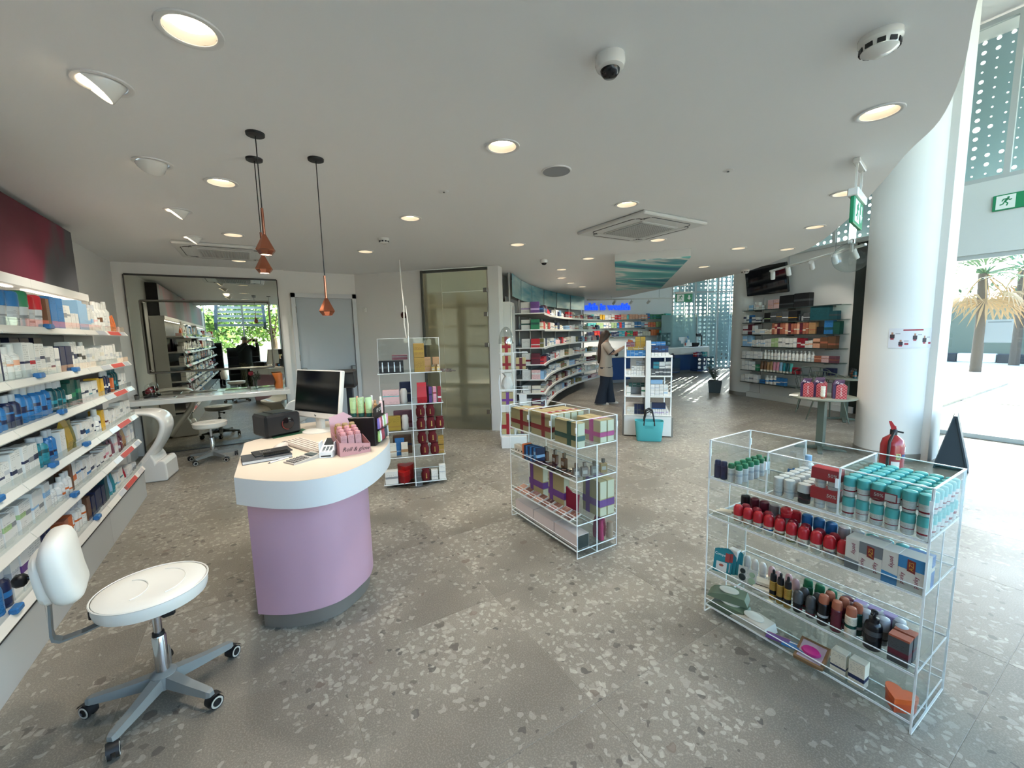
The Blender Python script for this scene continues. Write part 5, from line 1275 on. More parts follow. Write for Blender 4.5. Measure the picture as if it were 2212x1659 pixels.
for i, (x, y) in enumerate(((2.14, .905), (2.19, .90), (2.145, .852), (2.195, .845))): prod('roll_on', (x, y, z), (.044, .044, .105), RF, 'black' if i < 2 else 'dark grey', 'dark grey', 'crimson', 'dark clear-domed deodorant on the large stand, %s' % ('front of the black pair', 'rear of the black pair', 'front of the grey pair', 'rear of the grey pair')[i], 'deodorant', 'dark domed deodorants')
for i, (x, y, c) in enumerate(((2.14, .80, 'black'), (2.19, .795, 'black'), (2.14, .748, 'maroon'), (2.19, .74, 'maroon'), (2.14, .695, 'cream'), (2.19, .69, 'dark green'))): prod('spray', (x, y, z), (.043, .043, .142), RF, c, 'copper', ['silver', 'crimson', 'maroon', 'grey', 'dark green', 'silver'][i], '%s spray with orange cap on the large stand, %s row' % (c, ('front', 'rear')[i % 2]), 'deodorant', 'orange-capped sprays')
prod('pump_bottle', (2.145, .618, z), (.062, .062, .17), RF, 'black', 'black', 'dark grey', 'black pump bottle near the end of the large stand', 'bottle', GB)
for i in range(2):
    b = prod('carton', (2.138+.055*i, .528, z), (.065, .042, .115), RF, 'dark grey', Wh, 'maroon', 'dark red-topped box at the end of the large stand, %s' % ('front', 'rear')[i], 'box', 'dark red-topped boxes', name='soap_box')
    q = MB(); q.box(-.505, .505, -.51, .51, .94, 1.01); q.build('lid_strip', mat('strip_orange', '#a5543c', .5), b)
for i in range(8):
    prod('jar', (2.25-.042*(i % 2), .745-.06*(i//2)-.02*(i % 2), z), (.046, .046, .12), RF, 'grey' if i > 1 else 'maroon', 'silver' if i > 1 else 'maroon', 'dark grey', '%s-lidded tub on the lower level behind the sprays, %s' % ('maroon' if i < 2 else 'grey', ordn(i+1)), 'tub', 'tubs behind the sprays', name='tub')
z = BS[3]
def wipes(loc, rz, label, col, n):
    t = thing('wipes_pack', label, 'wipes pack', loc, rz, 'wet wipes packs')
    q = MB(); rings = []
    for x, h, w_ in ((-.105, .003, .045), (-.085, .022, .05), (0, .045, .053), (.085, .04, .05), (.1, .003, .045)):
        rings.append([(x, -w_, 0.0), (x, w_, 0.0), (x, w_*.96, h), (x, -w_*.96, h)])
    q.loft(rings); q.build('pack', mat('wipes_'+n, col, .35), t)
    q = MB(); q.lathe([(.034, 0), (.034, .004), (.028, .006)], 20, sx=1.5, M=T(0, 0, .043)); q.build('lid', mat('wipes_lid', '#c8c9c0', .3), t)
wipes((2.165, 1.25, z), RF+.15, 'green wet wipes pack lying at the bottom corner of the stand', '#5d6f5c', 'green')
wipes((2.19, 1.275, z+.05), RF+.35, 'second green wet wipes pack lying on top of the first', '#637461', 'green2')
wipes((2.155, 1.115, z), RF-.05, 'white wet wipes pack on the bottom of the stand', '#c4c0b4', 'white')
for i, c in enumerate(('purple', 'blue')): prod('pouch', (2.15+.01*i, .985-.07*i, z+.012), (.10, .03, .065), RF+.3, c, Wh, 'tan' if i == 0 else 'cream', '%s sachet lying on the bottom of the large stand' % c, 'sachet', 'sachets on the stand bottom', name='sachet', tilt=RX(R(75)))
t = thing('soap_tray', 'kraft soap tray with a bright pink oval soap', 'soap tray', (2.15, .835, z+.015), RF+.1)
Mt = RX(R(22)); q = MB(); q.bbox(-.06, .06, -.06, .06, 0, .025, .002, M=Mt); q.build('tray', mat('kraft_card', '#8a6a4a', .7), t); q = MB(); q.box(-.048, .048, -.05, .045, .025, .0265, M=Mt); q.build('card', mat('card_lilac', '#b9a9b6', .5), t)
q = MB(); q.lathe([(.036, .0), (.04, .008), (.034, .018), (.0005, .022)], 24, M=Mt @ T(0, -.008, .0265), sy=.62); q.build('soap', mat('soap_pink', '#b92c80', .35), t)
for i in range(2): prod('carton', (2.15, .725-.068*i, z), (.058, .05, .115), RF, 'cream', Wh, 'navy', 'white carton with brown top on the stand bottom, %s' % ('outer', 'inner')[i], 'carton', 'brown-topped cartons')
t = thing('heart_box', 'orange heart-shaped box at the bottom end of the stand', 'box', (2.16, .52, z), RF)
hp = [(.05*math.sin(a)**3*1.0, .045*(math.cos(a)-.38*math.cos(2*a)-.12*math.cos(3*a))) for a in [2*PI*i/28 for i in range(28)]]
q = MB(); q.prism(hp, 0, .04, 0, None, 0, True); q.build('box', mat('heart_orange', '#b8471f', .4), t); q = MB(); q.prism([(x*1.06, y*1.06) for x, y in hp], .04, .062, 0, None, 0, True); q.build('lid', mat('heart_lid', '#c9571f', .35), t)
# contents of the smaller acrylic stand ---------------------------------------
kraft = mat('kraft_box', '#a89868', .6)
kn = N(kraft, 'ShaderNodeTexNoise'); kn.inputs['Scale'].default_value = 60; L(kraft, mix_n(kraft, kn.outputs['Fac'], '#9b8b5e', '#b8a87c'), pbsdf(kraft).inputs['Base Color'])
creamend = mat('gift_end', '#cfc9ad', .6)
RIB = {'red': '#8e1f26', 'green': '#1f4d42', 'pink': '#b03a78', 'purple': '#6d3f86', 'maroon': '#5a1622'}
def gift(loc, ln_, dp, h, rib, label, rz=0.0, group='ribboned kraft gift boxes', vb=.36):
    """kraft gift box, long side along local y, with two ribbon bands"""
    t = thing('gift_box', label, 'gift box', loc, rz, group)
    q = MB(); q.bbox(-dp/2, dp/2, -ln_/2, ln_/2, 0, h, .002); q.build('carton', kraft, t)
    m = mat('ribbon_'+rib, RIB[rib], .45); e = .0012
    q = MB(); q.box(-dp/2-e, dp/2+e, -ln_/2-e, ln_/2+e, h*.27, h*.47); q.build('belly_band', m, t)
    q = MB(); y = -ln_/2+ln_*vb; q.box(-dp/2-e*1.6, dp/2+e*1.6, y-.022, y+.022, -.0, h+e); q.build('cross_band', m, t)
    q = MB(); q.box(-dp/2+.004, dp/2-.004, -ln_/2-.0008, -ln_/2+.001, h*.5, h-.004); q.box(-dp/2+.004, dp/2-.004, -ln_/2-.0008, -ln_/2+.001, .004, h*.25); q.build('end_label', creamend, t)
    q = MB(); q.box(-dp*.25, dp*.25, y-.014, y+.014, h+e, h+e+.0005); q.build('sticker', mat('paper', '#c9c6c0', .7), t)
    return t
z = SSH[0]
gift((1.90, 2.335, z), .26, .068, .175, 'green', 'kraft gift box with a dark green ribbon at the stand corner')
for i in range(5): gift((1.90+.068*i, 2.655, z), .26, .062, .185, 'red', 'kraft gift box with red ribbon in the middle tray, %s from the front' % ordn(i+1))
for i in range(2): gift((1.90+.085*i, 2.955, z), .26, .075, .17, 'red', 'kraft gift box with red ribbon in the far tray, %s' % ('front', 'rear')[i])
gift((2.10, 2.96, z), .24, .07, .16, 'maroon', 'kraft gift box with dark ribbon at the back of the far tray')
for i in range(2): gift((2.115+.072*i, 2.34, z), .26, .066, .165, 'pink', 'kraft gift box with pink ribbon, %s of the pair' % ('front', 'rear')[i])
z = SSH[1]; GS = 'goods on the smaller acrylic stand'
b = prod('carton', (1.905, 3.0, z), (.15, .05, .085), RF, 'ivory', Wh, 'cream', 'pale box with dark dots on the smaller stand', 'box', GS)
for i in range(3): q = MB(); q.lathe([(.06, 0), (.06, .01)], 12, sy=1.6, M=T(-.3+.3*i, -.505, .5) @ RX(PI/2)); q.build('dot', dark, b)
prod('carton', (1.90, 2.90, z), (.025, .08, .125), RF, 'orange', Wh, 'copper', 'orange book-shaped box beside the blue ones', 'box', GS)
for i in range(7): prod('carton', (1.895+.004*i, 2.872-.023*i, z), (.02, .08, .12), RF, 'blue' if i % 2 else 'navy', Wh, 'pale blue', 'blue book-shaped box on the smaller stand, %s from the orange one' % ordn(i+1), 'box', 'blue book-shaped boxes', name='book_box')
def perfume(loc, rz, col, label, h=.1, w_=.05):
    t = thing('perfume_bottle', label, 'perfume', loc, rz, 'square perfume bottles')
    q = MB(); q.bbox(-w_/2, w_/2, -.016, .016, 0, h*.66, .003); q.build('bottle', mat('perfume_'+col, col, .12, coat=.4), t)
    q = MB(); q.bbox(-.011, .011, -.011, .011, h*.70, h, .002); q.lathe([(.006, h*.66), (.006, h*.70)], 8); q.build('cap', mat('perfume_cap', '#8f7f6d', .2, .7), t)
    q = MB(); q.box(-w_*.3, w_*.3, -.0168, -.0159, h*.2, h*.45); q.build('label', mat('perfume_label', '#b3aa9c', .5), t)
for i, (x, y) in enumerate(((1.98, 2.74), (1.985, 2.62), (1.98, 2.50))): perfume((x, y, z), RF, '#6b4a33', 'amber perfume bottle along the centre panel, %s from the blue boxes' % ordn(i+1), .12)
for i, (x, y, c) in enumerate(((1.92, 2.285, '#6a625a'), (1.985, 2.27, '#857568'), (2.06, 2.25, '#8a8078'), (2.16, 2.26, '#a5885a'))): perfume((x, y, z), R(-20), c, ('grey perfume bottle near the stand corner', 'brown perfume bottle near the stand corner', 'pale labelled perfume bottle at the stand end', 'golden perfume bottle at the stand end')[i], .105, .055)
for i, (x, y, c, n_) in enumerate(((1.90, 2.70, '#3b1520', 'maroon'), (1.935, 2.62, '#451a26', 'dark red'), (1.90, 2.53, '#15130f', 'black'), (1.93, 2.44, '#1b1712', 'glossy black'), (1.905, 2.35, '#5d4a40', 'brown'))):
    t = thing('makeup_palette', '%s make-up palette lying flat on the smaller stand' % n_, 'palette', (x, y, z), R(-8+6*i), 'flat make-up palettes'); q = MB(); q.bbox(-.04, .04, -.045, .045, 0, .012, .003); q.build('case', mat('palette_'+n_, c, .2, coat=.3), t); q = MB(); q.lathe([(.018, .0122), (.018, .0128)], 14); q.build('emblem', mat('palette_emblem', '#7a5a4c', .4), t)
z = SSH[2]
for r_ in range(2):
    for i in range(8):
        t = thing('powder_compact', 'clear powder compact tilted on the smaller stand, %s row, %s from the far end' % (('front', 'rear')[r_], ordn(i+1)), 'compact', (1.885+.06*r_, 3.03-.1*i, z+.012*r_), RF, 'clear powder compacts')
        Mc = RX(R(18)); c = ['#9a6a58', '#a57462', '#8a5a4c', '#b0836e', '#7d5346', '#99706a', '#8f6050', '#6a4a44'][(i+3*r_) % 8]
        q = MB(); q.bbox(-.044, .044, -.03, .03, 0, .012, .003, M=Mc); q.build('case', mat('compact_clear', '#c9c2bd', .12, coat=.5), t)
        q = MB(); q.box(-.035, -.002, -.022, .022, .012, .0135, M=Mc); q.box(.002, .035, -.022, .022, .012, .0135, M=Mc); q.build('powder', mat('powder'+c, c, .7), t)
for i in range(2): gift((1.985, 2.86-.28*i, z), .2, .055, .27, 'purple', 'kraft gift box with purple ribbon standing by the centre panel, %s' % ('far', 'near')[i], group='purple-ribboned gift boxes', vb=.8)
for i in range(2): gift((2.12+.075*i, 2.31, z), .19, .07, .27, 'purple', 'kraft gift box with purple ribbon at the stand end, %s' % ('front', 'rear')[i], group='purple-ribboned gift boxes', vb=.7)
t = thing('gift_envelope', 'crimson gift envelope standing behind the powder compacts', 'envelope', (1.985, 2.44, z), RF); q = MB(); q.prism([(-.11, 0), (.09, 0), (.11, .16), (.03, .15), (-.10, .21)], -.006, .006, M=RX(PI/2)); q.build('envelope', mat('envelope_crimson', '#8c1232', .5), t)
z = SSH[3]
for i in range(3):
    t = thing('white_gift_carton', 'long white carton on the stand bottom, %s from the corner' % ordn(i+1), 'carton', (1.925, 2.355+.283*i, z), 0, 'long white cartons')
    q = MB(); q.bbox(-.055, .055, -.138, .138, 0, .105, .002); q.build('carton', mat('carton_pinkwhite', '#c9bdb9', .5), t)
    q = MB(); q.box(-.05, .05, -.1395, -.138, .005, .10); q.build('end_panel', mat('end_darkgreen', '#1a2c2b', .5), t)
t = thing('pink_bottle', 'slim bright pink bottle at the end of the smaller stand', 'bottle', (2.12, 2.24, z)); q = MB(); q.lathe([(.022, 0), (.024, .01), (.018, .06), (.02, .10), (.014, .13)], 12); q.build('body', mat('bright_pink', '#b0265f', .4), t); q = MB(); q.lathe([(.015, .13), (.015, .155), (.01, .158)], 12); q.build('cap', mat('bright_pink', '#b0265f', .4), t)
t = thing('pink_pouch', 'dark pink gift pouch behind the slim pink bottle', 'pouch', (2.16, 2.30, z)); q = MB(); q.loft([[(a*math.cos(2*PI*i/12), .04*math.sin(2*PI*i/12), h) for i in range(12)] for a, h in ((.055, 0), (.06, .06), (.045, .13), (.02, .16), (.045, .19))]); q.build('bag', mat('dark_pink', '#8a1f48', .6), t); q = MB(); q.lathe([(.022, .155), (.024, .163), (.022, .17)], 10); q.build('ribbon', mat('ribbon_tan', '#a58872', .5), t)
t = thing('tan_pouch', 'tan cloth pouch at the far corner of the stand bottom', 'pouch', (2.205, 2.235, z)); q = MB(); q.loft([[(a*math.cos(2*PI*i/10), .02*math.sin(2*PI*i/10), h) for i in range(10)] for a, h in ((.03, 0), (.03, .07), (.022, .12))]); q.build('bag', mat('pouch_tan', '#a58c78', .7), t)

# ------------------------------------------------------------------ revolving gift stand by the door
sp_o = Vector((1.45, 4.55, 0)); SA = R(-17.3)
t = thing('revolving_stand', 'clear revolving stand with gift sets before the frosted door', 'display stand', sp_o, SA)
ZL = [1.24, .905, .62, .335, .045]
for z in ZL: sheet(t, -.33, .33, -.25, .25, z-.006, z, 'shelf', e=.004)
sheet(t, -.003, .003, -.30, .27, 0.02, 1.62, 'centre_panel', m=clear_mat('frosty_acrylic', '#d4d4d0', .5))
sheet(t, -.33, .33, -.003, .003, .02, 1.60, 'cross_panel')
q = MB(); q.lathe([(.3, 0), (.3, .02), (.05, .03)], 32); q.build('turntable', clear_mat('frosty_acrylic', '#d4d4d0', .5), t)
q = MB(); q.tube([(-.02, .0, 1.6), (-.035, .0, 1.75), (-.03, .0, 1.95), (-.045, .05, 2.2), (-.05, .1, 2.45)], .007, 6); q.tube([(.0, .0, 1.6), (.005, 0, 1.75), (-.01, 0, 1.95)], .006, 6); q.build('white_cable', mat('cable_white2', '#d6d3cc', .4), t)
SM = T(*sp_o) @ RZ(SA)
def sput(fn, x, y, z, *a, **k): P = SM @ Vector((x, y, z)); return P
def sp_prod(kd, x, y, z, size, col, cap, band, label, cat, group=None, name=None, dr=0): return prod(kd, SM @ Vector((x, y, z)), size, SA+dr, col, cap, band, label, cat, group, name=name)
SG = 'gift sets on the revolving stand'
b = sp_prod('carton', -.19, -.16, ZL[0], (.25, .08, .13), 'black', Wh, 'dark grey', 'black box showing four silver bottles on the revolving stand', 'gift set', SG, 'gift_set')
for i in range(4): q = MB(); q.lathe([(.035, 0), (.035, .55), (.02, .6), (.02, .8)], 8, sy=2.0, M=T(-.36+.24*i, -.5, .08)); q.build('silver_bottle', mat('silver_cap', '#a9adb0', .3, .7), b)
sp_prod('carton', -.1, -.06, ZL[0]+.132, (.16, .1, .05), 'mauve', Wh, 'grey', 'grey box lying on the black gift set', 'box', SG)
for i, (lev, c, cap_) in enumerate(((1, 'pale pink', 'turquoise'), (2, 'mustard', 'gold'))):
    sp_prod('carton', -.21, -.15, ZL[lev], (.17, .08, .15), c, Wh, cap_, '%s gift set box with a rolled towel, revolving stand' % c, 'gift set', SG, 'gift_set')
    P = SM @ Vector((-.08, -.17, ZL[lev])); tt = thing('rolled_towel', 'white rolled towel beside the %s gift set' % c, 'towel', P, SA, 'rolled white towels'); q = MB(); q.loft([[(.038*s_*math.cos(2*PI*i_/14), .035*s_*math.sin(2*PI*i_/14), h) for i_ in range(14)] for s_, h in ((.75, 0), (1, .02), (.92, .075), (1, .13), (.7, .16))]); q.build('towel', mat('towel_white', '#d3cdc5', .9), tt)
sp_prod('carton', -.06, -.05, ZL[1], (.12, .06, .22), 'navy', Wh, 'grey', 'tall navy box behind the pale pink gift set', 'box', SG)
sp_prod('carton', -.1, -.05, ZL[2]+.0, (.2, .06, .19), 'mauve', Wh, 'maroon', 'mauve box behind the mustard gift set', 'box', SG)
for i in range(2): sp_prod('pouch', -.22+.12*i, -.19, ZL[3], (.07, .03, .15), 'cream', Wh, 'tan', 'cream paper pouch on the revolving stand, %s' % ('outer', 'inner')[i], 'pouch', 'cream paper pouches')
sp_prod('pouch', -.15, -.15, ZL[3], (.1, .03, .19), 'blue', Wh, 'pale blue', 'bright blue pouch between the cream pouches', 'pouch', SG)
sp_prod('carton', -.12, -.06, ZL[3], (.2, .08, .2), 'brown', Wh, 'navy', 'brown and navy box behind the cream pouches', 'box', SG)
sp_prod('carton', -.25, -.19, ZL[4], (.13, .09, .14), 'white', Wh, 'grey', 'white gift carton at the bottom of the revolving stand', 'carton', SG)
hp2 = [(.075*math.sin(a)**3, .07*(math.cos(a)-.38*math.cos(2*a)-.12*math.cos(3*a))) for a in [2*PI*i/24 for i in range(24)]]
for i, (x, y, s_) in enumerate(((-.12, -.19, .85), (-.1, -.09, 1.15))):
    P = SM @ Vector((x, y, ZL[4])); tt = thing('red_heart_box', '%s red heart-shaped gift box at the bottom of the revolving stand' % ('smaller', 'larger')[i], 'gift box', P, SA, 'red heart boxes')
    q = MB(); q.prism([(a*s_, b_*s_) for a, b_ in hp2], 0, .09*s_, 0, None, 0, True); q.build('box', mat('heart_red', '#8e1518', .4), tt); q = MB(); q.prism([(a*s_*1.05, b_*s_*1.05) for a, b_ in hp2], .09*s_, .14*s_, 0, None, 0, True); q.build('lid', mat('heart_red2', '#a81d1d', .35), tt)
for i, (x, z, w_, h) in enumerate(((.10, ZL[0]+.152, .11, .15), (.10, ZL[0], .11, .15))): sp_prod('carton', x, -.17, z, (w_, .11, h), 'gold', Wh, 'mustard', '%s honeycomb-patterned amber gift box' % ('upper', 'lower')[i], 'gift box', 'amber gift boxes', 'gift_box')
for i, x in enumerate((.185, .275)): sp_prod('carton', x, -.16, ZL[0], (.07, .1, .15), 'tan', Wh, 'gold', 'amber box with bottle picture, %s the honeycomb boxes' % ('next to', 'outermost beside')[i], 'gift box', 'amber gift boxes', 'gift_box')
for i, x in enumerate((.24, .29)): P = SM @ Vector((x, -.235, ZL[0])); perfume(P, SA+.3*i, '#b5985a', 'small golden bottle before the amber boxes, %s' % ('inner', 'outer')[i], .075, .04)
def pouch_red(x, y, z, label, w_=.095):
    P = SM @ Vector((x, y, z)); tt = thing('velvet_pouch', label, 'pouch', P, SA+random.uniform(-.15, .15), 'dark red velvet pouches with gold tags')
    q = MB(); q.loft([[(.5*w_*a*math.cos(2*PI*i/12), .035*b_*math.sin(2*PI*i/12), h) for i in range(12)] for a, b_, h in ((.85, .8, 0), (1, 1, .03), (1, 1, .08), (.75, .7, .105), (.9, .8, .125))]); q.build('pouch', mat('velvet_red', '#5e1016', .85), tt)
    q = MB(); q.lathe([(.008, 0), (.008, .002)], 10, M=T(.004, -.037, .035) @ RX(PI/2)); q.box(-.001, .009, -.0385, -.037, .04, .085); q.build('gold_tag', mat('tag_gold', '#b79a5a', .3, .8), tt)
k = 0
for z, xs in ((ZL[2]+.135, (.085, .19)), (ZL[2], (.085, .19, .285)), (ZL[3]+.13, (.09, .2)), (ZL[3], (.11, .22)), (ZL[4], (.11,))):
    for x in xs: k += 1; pouch_red(x, -.2, z, 'dark red velvet pouch with gold tag, %s from the top of the revolving stand' % ordn(k))
sp_prod('pouch', .11, -.19, ZL[1], (.1, .07, .22), 'red', Wh, 'red', 'red dotted gift bag hanging tag down on the revolving stand', 'gift bag', SG, 'gift_bag')
sp_prod('carton', .17, -.1, ZL[1], (.05, .06, .18), 'maroon', Wh, 'maroon', 'maroon box beside the red dotted bag', 'box', SG)
for i, (x, c, bd) in enumerate(((.20, 'purple', 'navy'), (.245, 'pink', 'crimson'), (.295, 'crimson', 'white'))): sp_prod('carton', x, -.2, ZL[1], (.035, .05, .17), c, Wh, bd, 'slim %s lip balm box on the revolving stand' % c, 'box', 'slim lip balm boxes')
for i in range(2): sp_prod('carton', .29, -.18, ZL[3]+.1*i, (.06, .06, .09), 'gold', Wh, 'tan', '%s small amber box beside the velvet pouches' % ('lower', 'upper')[i], 'box', SG)
for i in range(2): sp_prod('carton', .205+.085*i, -.2, ZL[4], (.07, .06, .11+.05*i), 'white', Wh, 'silver', 'white and clear gift pack at the stand bottom, %s' % ('inner', 'outer')[i], 'gift pack', SG)
# gift rack before the curved shelving
ro = Vector((3.16, 5.13, 0)); RA = R(-31)
t = thing('gift_rack', 'clear gift rack with a domed top before the curved shelving', 'display stand', ro, RA)
q = MB(); q.bbox(-.20, .16, -.2, .2, 0, .17, .004); q.build('white_base', lam, t)
for z in (.19, .62, .84, 1.12, 1.36): sheet(t, -.2, .2, -.16, .16, z-.006, z, 'shelf', e=.004)
sheet(t, -.003, .003, -.16, .16, .19, 1.36, 'centre_panel')
q = MB(); q.lathe([(.11, 1.48)]+[(.11*math.cos(R(a)), 1.48+.24*math.sin(R(a))) for a in range(15, 90, 15)]+[(.0005, 1.72)], 20, cap0=False, cap1=False, M=T(-.1, -.02, 0)); q.build('dome', clear_mat('dome_clear', '#e6eaea', .6), t)
q = MB(); q.tube([(-.2, -.16, .02), (-.215, -.17, .3), (-.19, -.165, .45), (-.2, -.16, .7), (-.215, -.165, .95), (-.2, -.16, 1.05)], .008, 6); q.build('white_cable', mat('cable_pale', '#dfe3e6', .4), t)  # cable is an even pale white
RM = T(*ro) @ RZ(RA)
def rgift(x, y, z, ln_, dp, h, rib, lb): P = RM @ Vector((x, y, z)); return gift(P, ln_, dp, h, rib, lb, RA+PI/2, 'gift boxes on the gift rack', .5)
rgift(-.10, -.05, 1.36, .12, .1, .22, 'red', 'kraft gift box with red ribbon under the clear dome')
rgift(.10, -.05, 1.12, .14, .1, .16, 'maroon', 'brown gift box on the second level of the gift rack')
rgift(-.1, -.05, 1.12, .12, .1, .19, 'red', 'red gift box on the second level of the gift rack')
rgift(-.1, -.06, .62, .16, .1, .17, 'purple', 'kraft gift box with purple ribbon on the gift rack')
rgift(-.105, -.07, .19, .17, .12, .30, 'red', 'tall red-banded gift box at the bottom of the gift rack')
rgift(.1, -.04, .19, .13, .1, .36, 'maroon', 'tall brown gift box at the bottom of the gift rack')
P = RM @ Vector((-.1, -.06, .84)); tt = thing('tissue_bag', 'white tissue-wrapped gift on the gift rack', 'gift', P, RA); q = MB(); q.loft([[(a*math.cos(2*PI*i/12), .05*math.sin(2*PI*i/12), h) for i in range(12)] for a, h in ((.07, 0), (.09, .05), (.06, .15), (.03, .18), (.08, .23))], smooth=False); q.build('tissue', mat('tissue_white', '#cfcfca', .8), tt); q = MB(); q.lathe([(.034, .172), (.036, .18), (.034, .188)], 10); q.build('ribbon', mat('ribbon_pale', '#b5b0a8', .5), tt)
P = RM @ Vector((.12, -.1, .62)); tt = thing('tissue_bag', 'white paper bag with handles on the gift rack', 'gift', P, RA); q = MB(); q.loft([[(-a, -.03, h), (a, -.03, h), (a, .03, h), (-a, .03, h)] for a, h in ((.05, 0), (.055, .14))], smooth=False); q.build('bag', mat('tissue_white', '#cfcfca', .8), tt); q = MB(); q.tube([(-.03, -.03, .14), (-.02, -.03, .2), (.02, -.03, .2), (.03, -.03, .14)], .004, 5); q.build('handle', gloss_white, tt)
# wall bits by the slanted wall
P = sl(.18); t = thing('wall_button', 'small white button on the slanted wall beside the grey door', 'button', (P[0]-.012, P[1]-.012, 2.1), -PI/4); q = MB(); q.bbox(-.03, .03, -.02, .01, -.04, .04, .006); q.build('plate', gloss_white, t); q = MB(); q.lathe([(.014, 0), (.012, .008)], 12, M=T(0, -.02, 0) @ RX(PI/2)); q.build('button', trim_m, t)
P = sl(.92); t = thing('wall_bell', 'small dark round bell on the slanted wall above the revolving stand', 'bell', (P[0]-.012, P[1]-.012, 1.98), -PI/4); q = MB(); q.lathe([(.05, 0), (.05, .015), (.03, .03), (.0005, .034)], 18, M=T(0, .008, 0) @ RX(PI/2)); q.build('dome', mat('bell_red', '#4a1c1c', .3), t); q = MB(); q.lathe([(.056, -.008), (.056, .004)], 18, M=T(0, .008, 0) @ RX(PI/2)); q.build('ring', black, t)
# ------------------------------------------------------------------ curved shelving
gl_sh = clear_mat('shelf_glass', '#d6e4e2', .3)
teal_gl = mat('teal_glass', '#4f9aa2', .12, spec=.5)
tn = N(teal_gl, 'ShaderNodeTexNoise'); tg = N(teal_gl, 'ShaderNodeNewGeometry'); tmn = N(teal_gl, 'ShaderNodeMapping'); tmn.inputs['Scale'].default_value = (.5, .5, 3.0); L(teal_gl, tg.outputs['Position'], tmn.inputs[0]); L(teal_gl, tmn.outputs[0], tn.inputs['Vector']); tn.inputs['Scale'].default_value = 1.3; tn.inputs['Detail'].default_value = 3
trp = N(teal_gl, 'ShaderNodeValToRGB'); L(teal_gl, tn.outputs['Fac'], trp.inputs[0]); e = trp.color_ramp.elements; e[0].position = .35; e[0].color = c4('#4f93a4'); e[1].position = .65; e[1].color = c4('#a3cccc'); L(teal_gl, trp.outputs[0], pbsdf(teal_gl).inputs['Base Color'])
CSZ = [1.99, 1.69, 1.36, 1.05, .77, .51, .25]
NB = 6; THa, THb = R(140.6), R(112.6)
post_m = mat('shelf_post', '#9a9c9b', .35, .6); cback = mat('curved_back', '#8e9192', .5)
BN = ['first', 'second', 'third', 'fourth', 'fifth', 'sixth']
PAL = ['white', 'white', 'white', 'cream', 'cream', 'ivory', 'pale pink', 'silver', 'red', 'navy', 'maroon', 'pale blue', 'olive']
cnt = {k: 0 for k in range(7)}
crng = random.Random(11)
SHN = ['top', 'second', 'third', 'fourth', 'fifth', 'sixth', 'lowest']
for b in range(NB):
    ta = THa+(THb-THa)*b/NB; tb = THa+(THb-THa)*(b+1)/NB
    t = thing('curved_shelving_bay', '%s bay of the curved shelving counted from the frosted door' % BN[b], 'shelving unit', (0, 0, 0), 0, 'bays of the curved shelving')
    o0, o1 = Vector(cp(ta, 12.86)), Vector(cp(tb, 12.86)); i0, i1 = Vector(cp(ta, 12.17)), Vector(cp(tb, 12.17))
    m0, m1 = Vector(cp(ta, 12.82)), Vector(cp(tb, 12.82))
    q = MB(); q.prism([o0, o1, Vector(cp(tb, 12.88)), Vector(cp(ta, 12.88))], .02, 2.3); q.build('back_panel', cback, t)
    for th_ in ((ta,) if b < NB-1 else (ta, tb)):
        q = MB(); p_ = Vector(cp(th_, 12.80)); q.cyl((p_.x, p_.y), .022, 0, CZ, 8); q.build('post', post_m, t)
    g0, g1 = Vector(cp(ta-.002, 12.74)), Vector(cp(tb+.002, 12.74)); h0, h1 = Vector(cp(ta-.002, 12.75)), Vector(cp(tb+.002, 12.75))
    q = MB(); q.prism([g0, g1, h1, h0], 2.30, CZ-.01); q.build('teal_glass_panel', teal_gl, t)
    inw = (CC-(i0+i1)/2).normalized()
    for k, z in enumerate(CSZ):
        q = MB(); q.prism([i0, i1, m1, m0], z-.02, z); sh = q.build('shelf', lam, t)
        q = MB(); f0, f1 = i0+inw*.006, i1+inw*.006; q.prism([f0, f1, i1, i0], z-.038, z+.004); q.build('price_rail', rail_m, sh)
        wr = (.10, .17); sg = rand_segs(crng, 1.3, PAL, wr, (.09, .16), ('carton', 'carton', 'bottle', 'carton'), .1, 3)
        cnt[k] = fill(sg, i0+(i1-i0)*.04, i0+(i1-i0)*.985, z, inw, 'along the %s curved shelf from the frosted door' % SHN[k], 'goods on the %s curved shelf' % SHN[k], True, start=cnt[k]+1, gap=.015, setback=.02, box='medicine box')
for k, (c, bd, hh) in enumerate((('purple', 'lilac', .2), ('green', 'dark green', .18), ('red', 'white', .16), ('maroon', 'crimson', .2), ('pale pink', 'white', .17), ('cream', 'grey', .14), ('maroon', 'cream', .15))):
    for j, r_ in enumerate((12.34, 12.52)):
        P = cp(THa-.006-.004*j, r_); prod('carton', (P[0], P[1], CSZ[k]), (.16, .12, hh), THa+PI, c if j == 0 else 'white', 'white', bd, '%s medicine box at the near end of the %s curved shelf' % (c if j == 0 else 'white', SHN[k]), 'medicine box', 'boxes at the near end of the curved shelves', True, 'medicine_box')
# white framed cupboard at the start of the curve
t = thing('white_cupboard', 'white framed cupboard end between the frosted door and curved shelving', 'cupboard', (0, 0, 0))
a, b = Vector(cp(R(143.3), 12.72)), Vector(cp(R(141.3), 12.70)); d = (b-a).normalized(); n_ = Vector((-d.y, d.x))
q = MB(); q.prism([a, b, b-n_*.18, a-n_*.18] if n_.dot(CC-a) > 0 else [a, b, b+n_*.18, a+n_*.18], 0, 2.16); q.build('body', lam, t)
M, ln = uv_frame(a, b)
q = MB(); q.bbox(.04, ln-.04, -.02, -.002, .05, 2.1, .005); o = q.build('door', gloss_white, t, M); q = MB(); q.bbox(.09, ln-.09, -.03, -.021, .1, 2.03, .004); q.build('door_panel', mat('cupboard_grey', '#a8acac', .3), o)

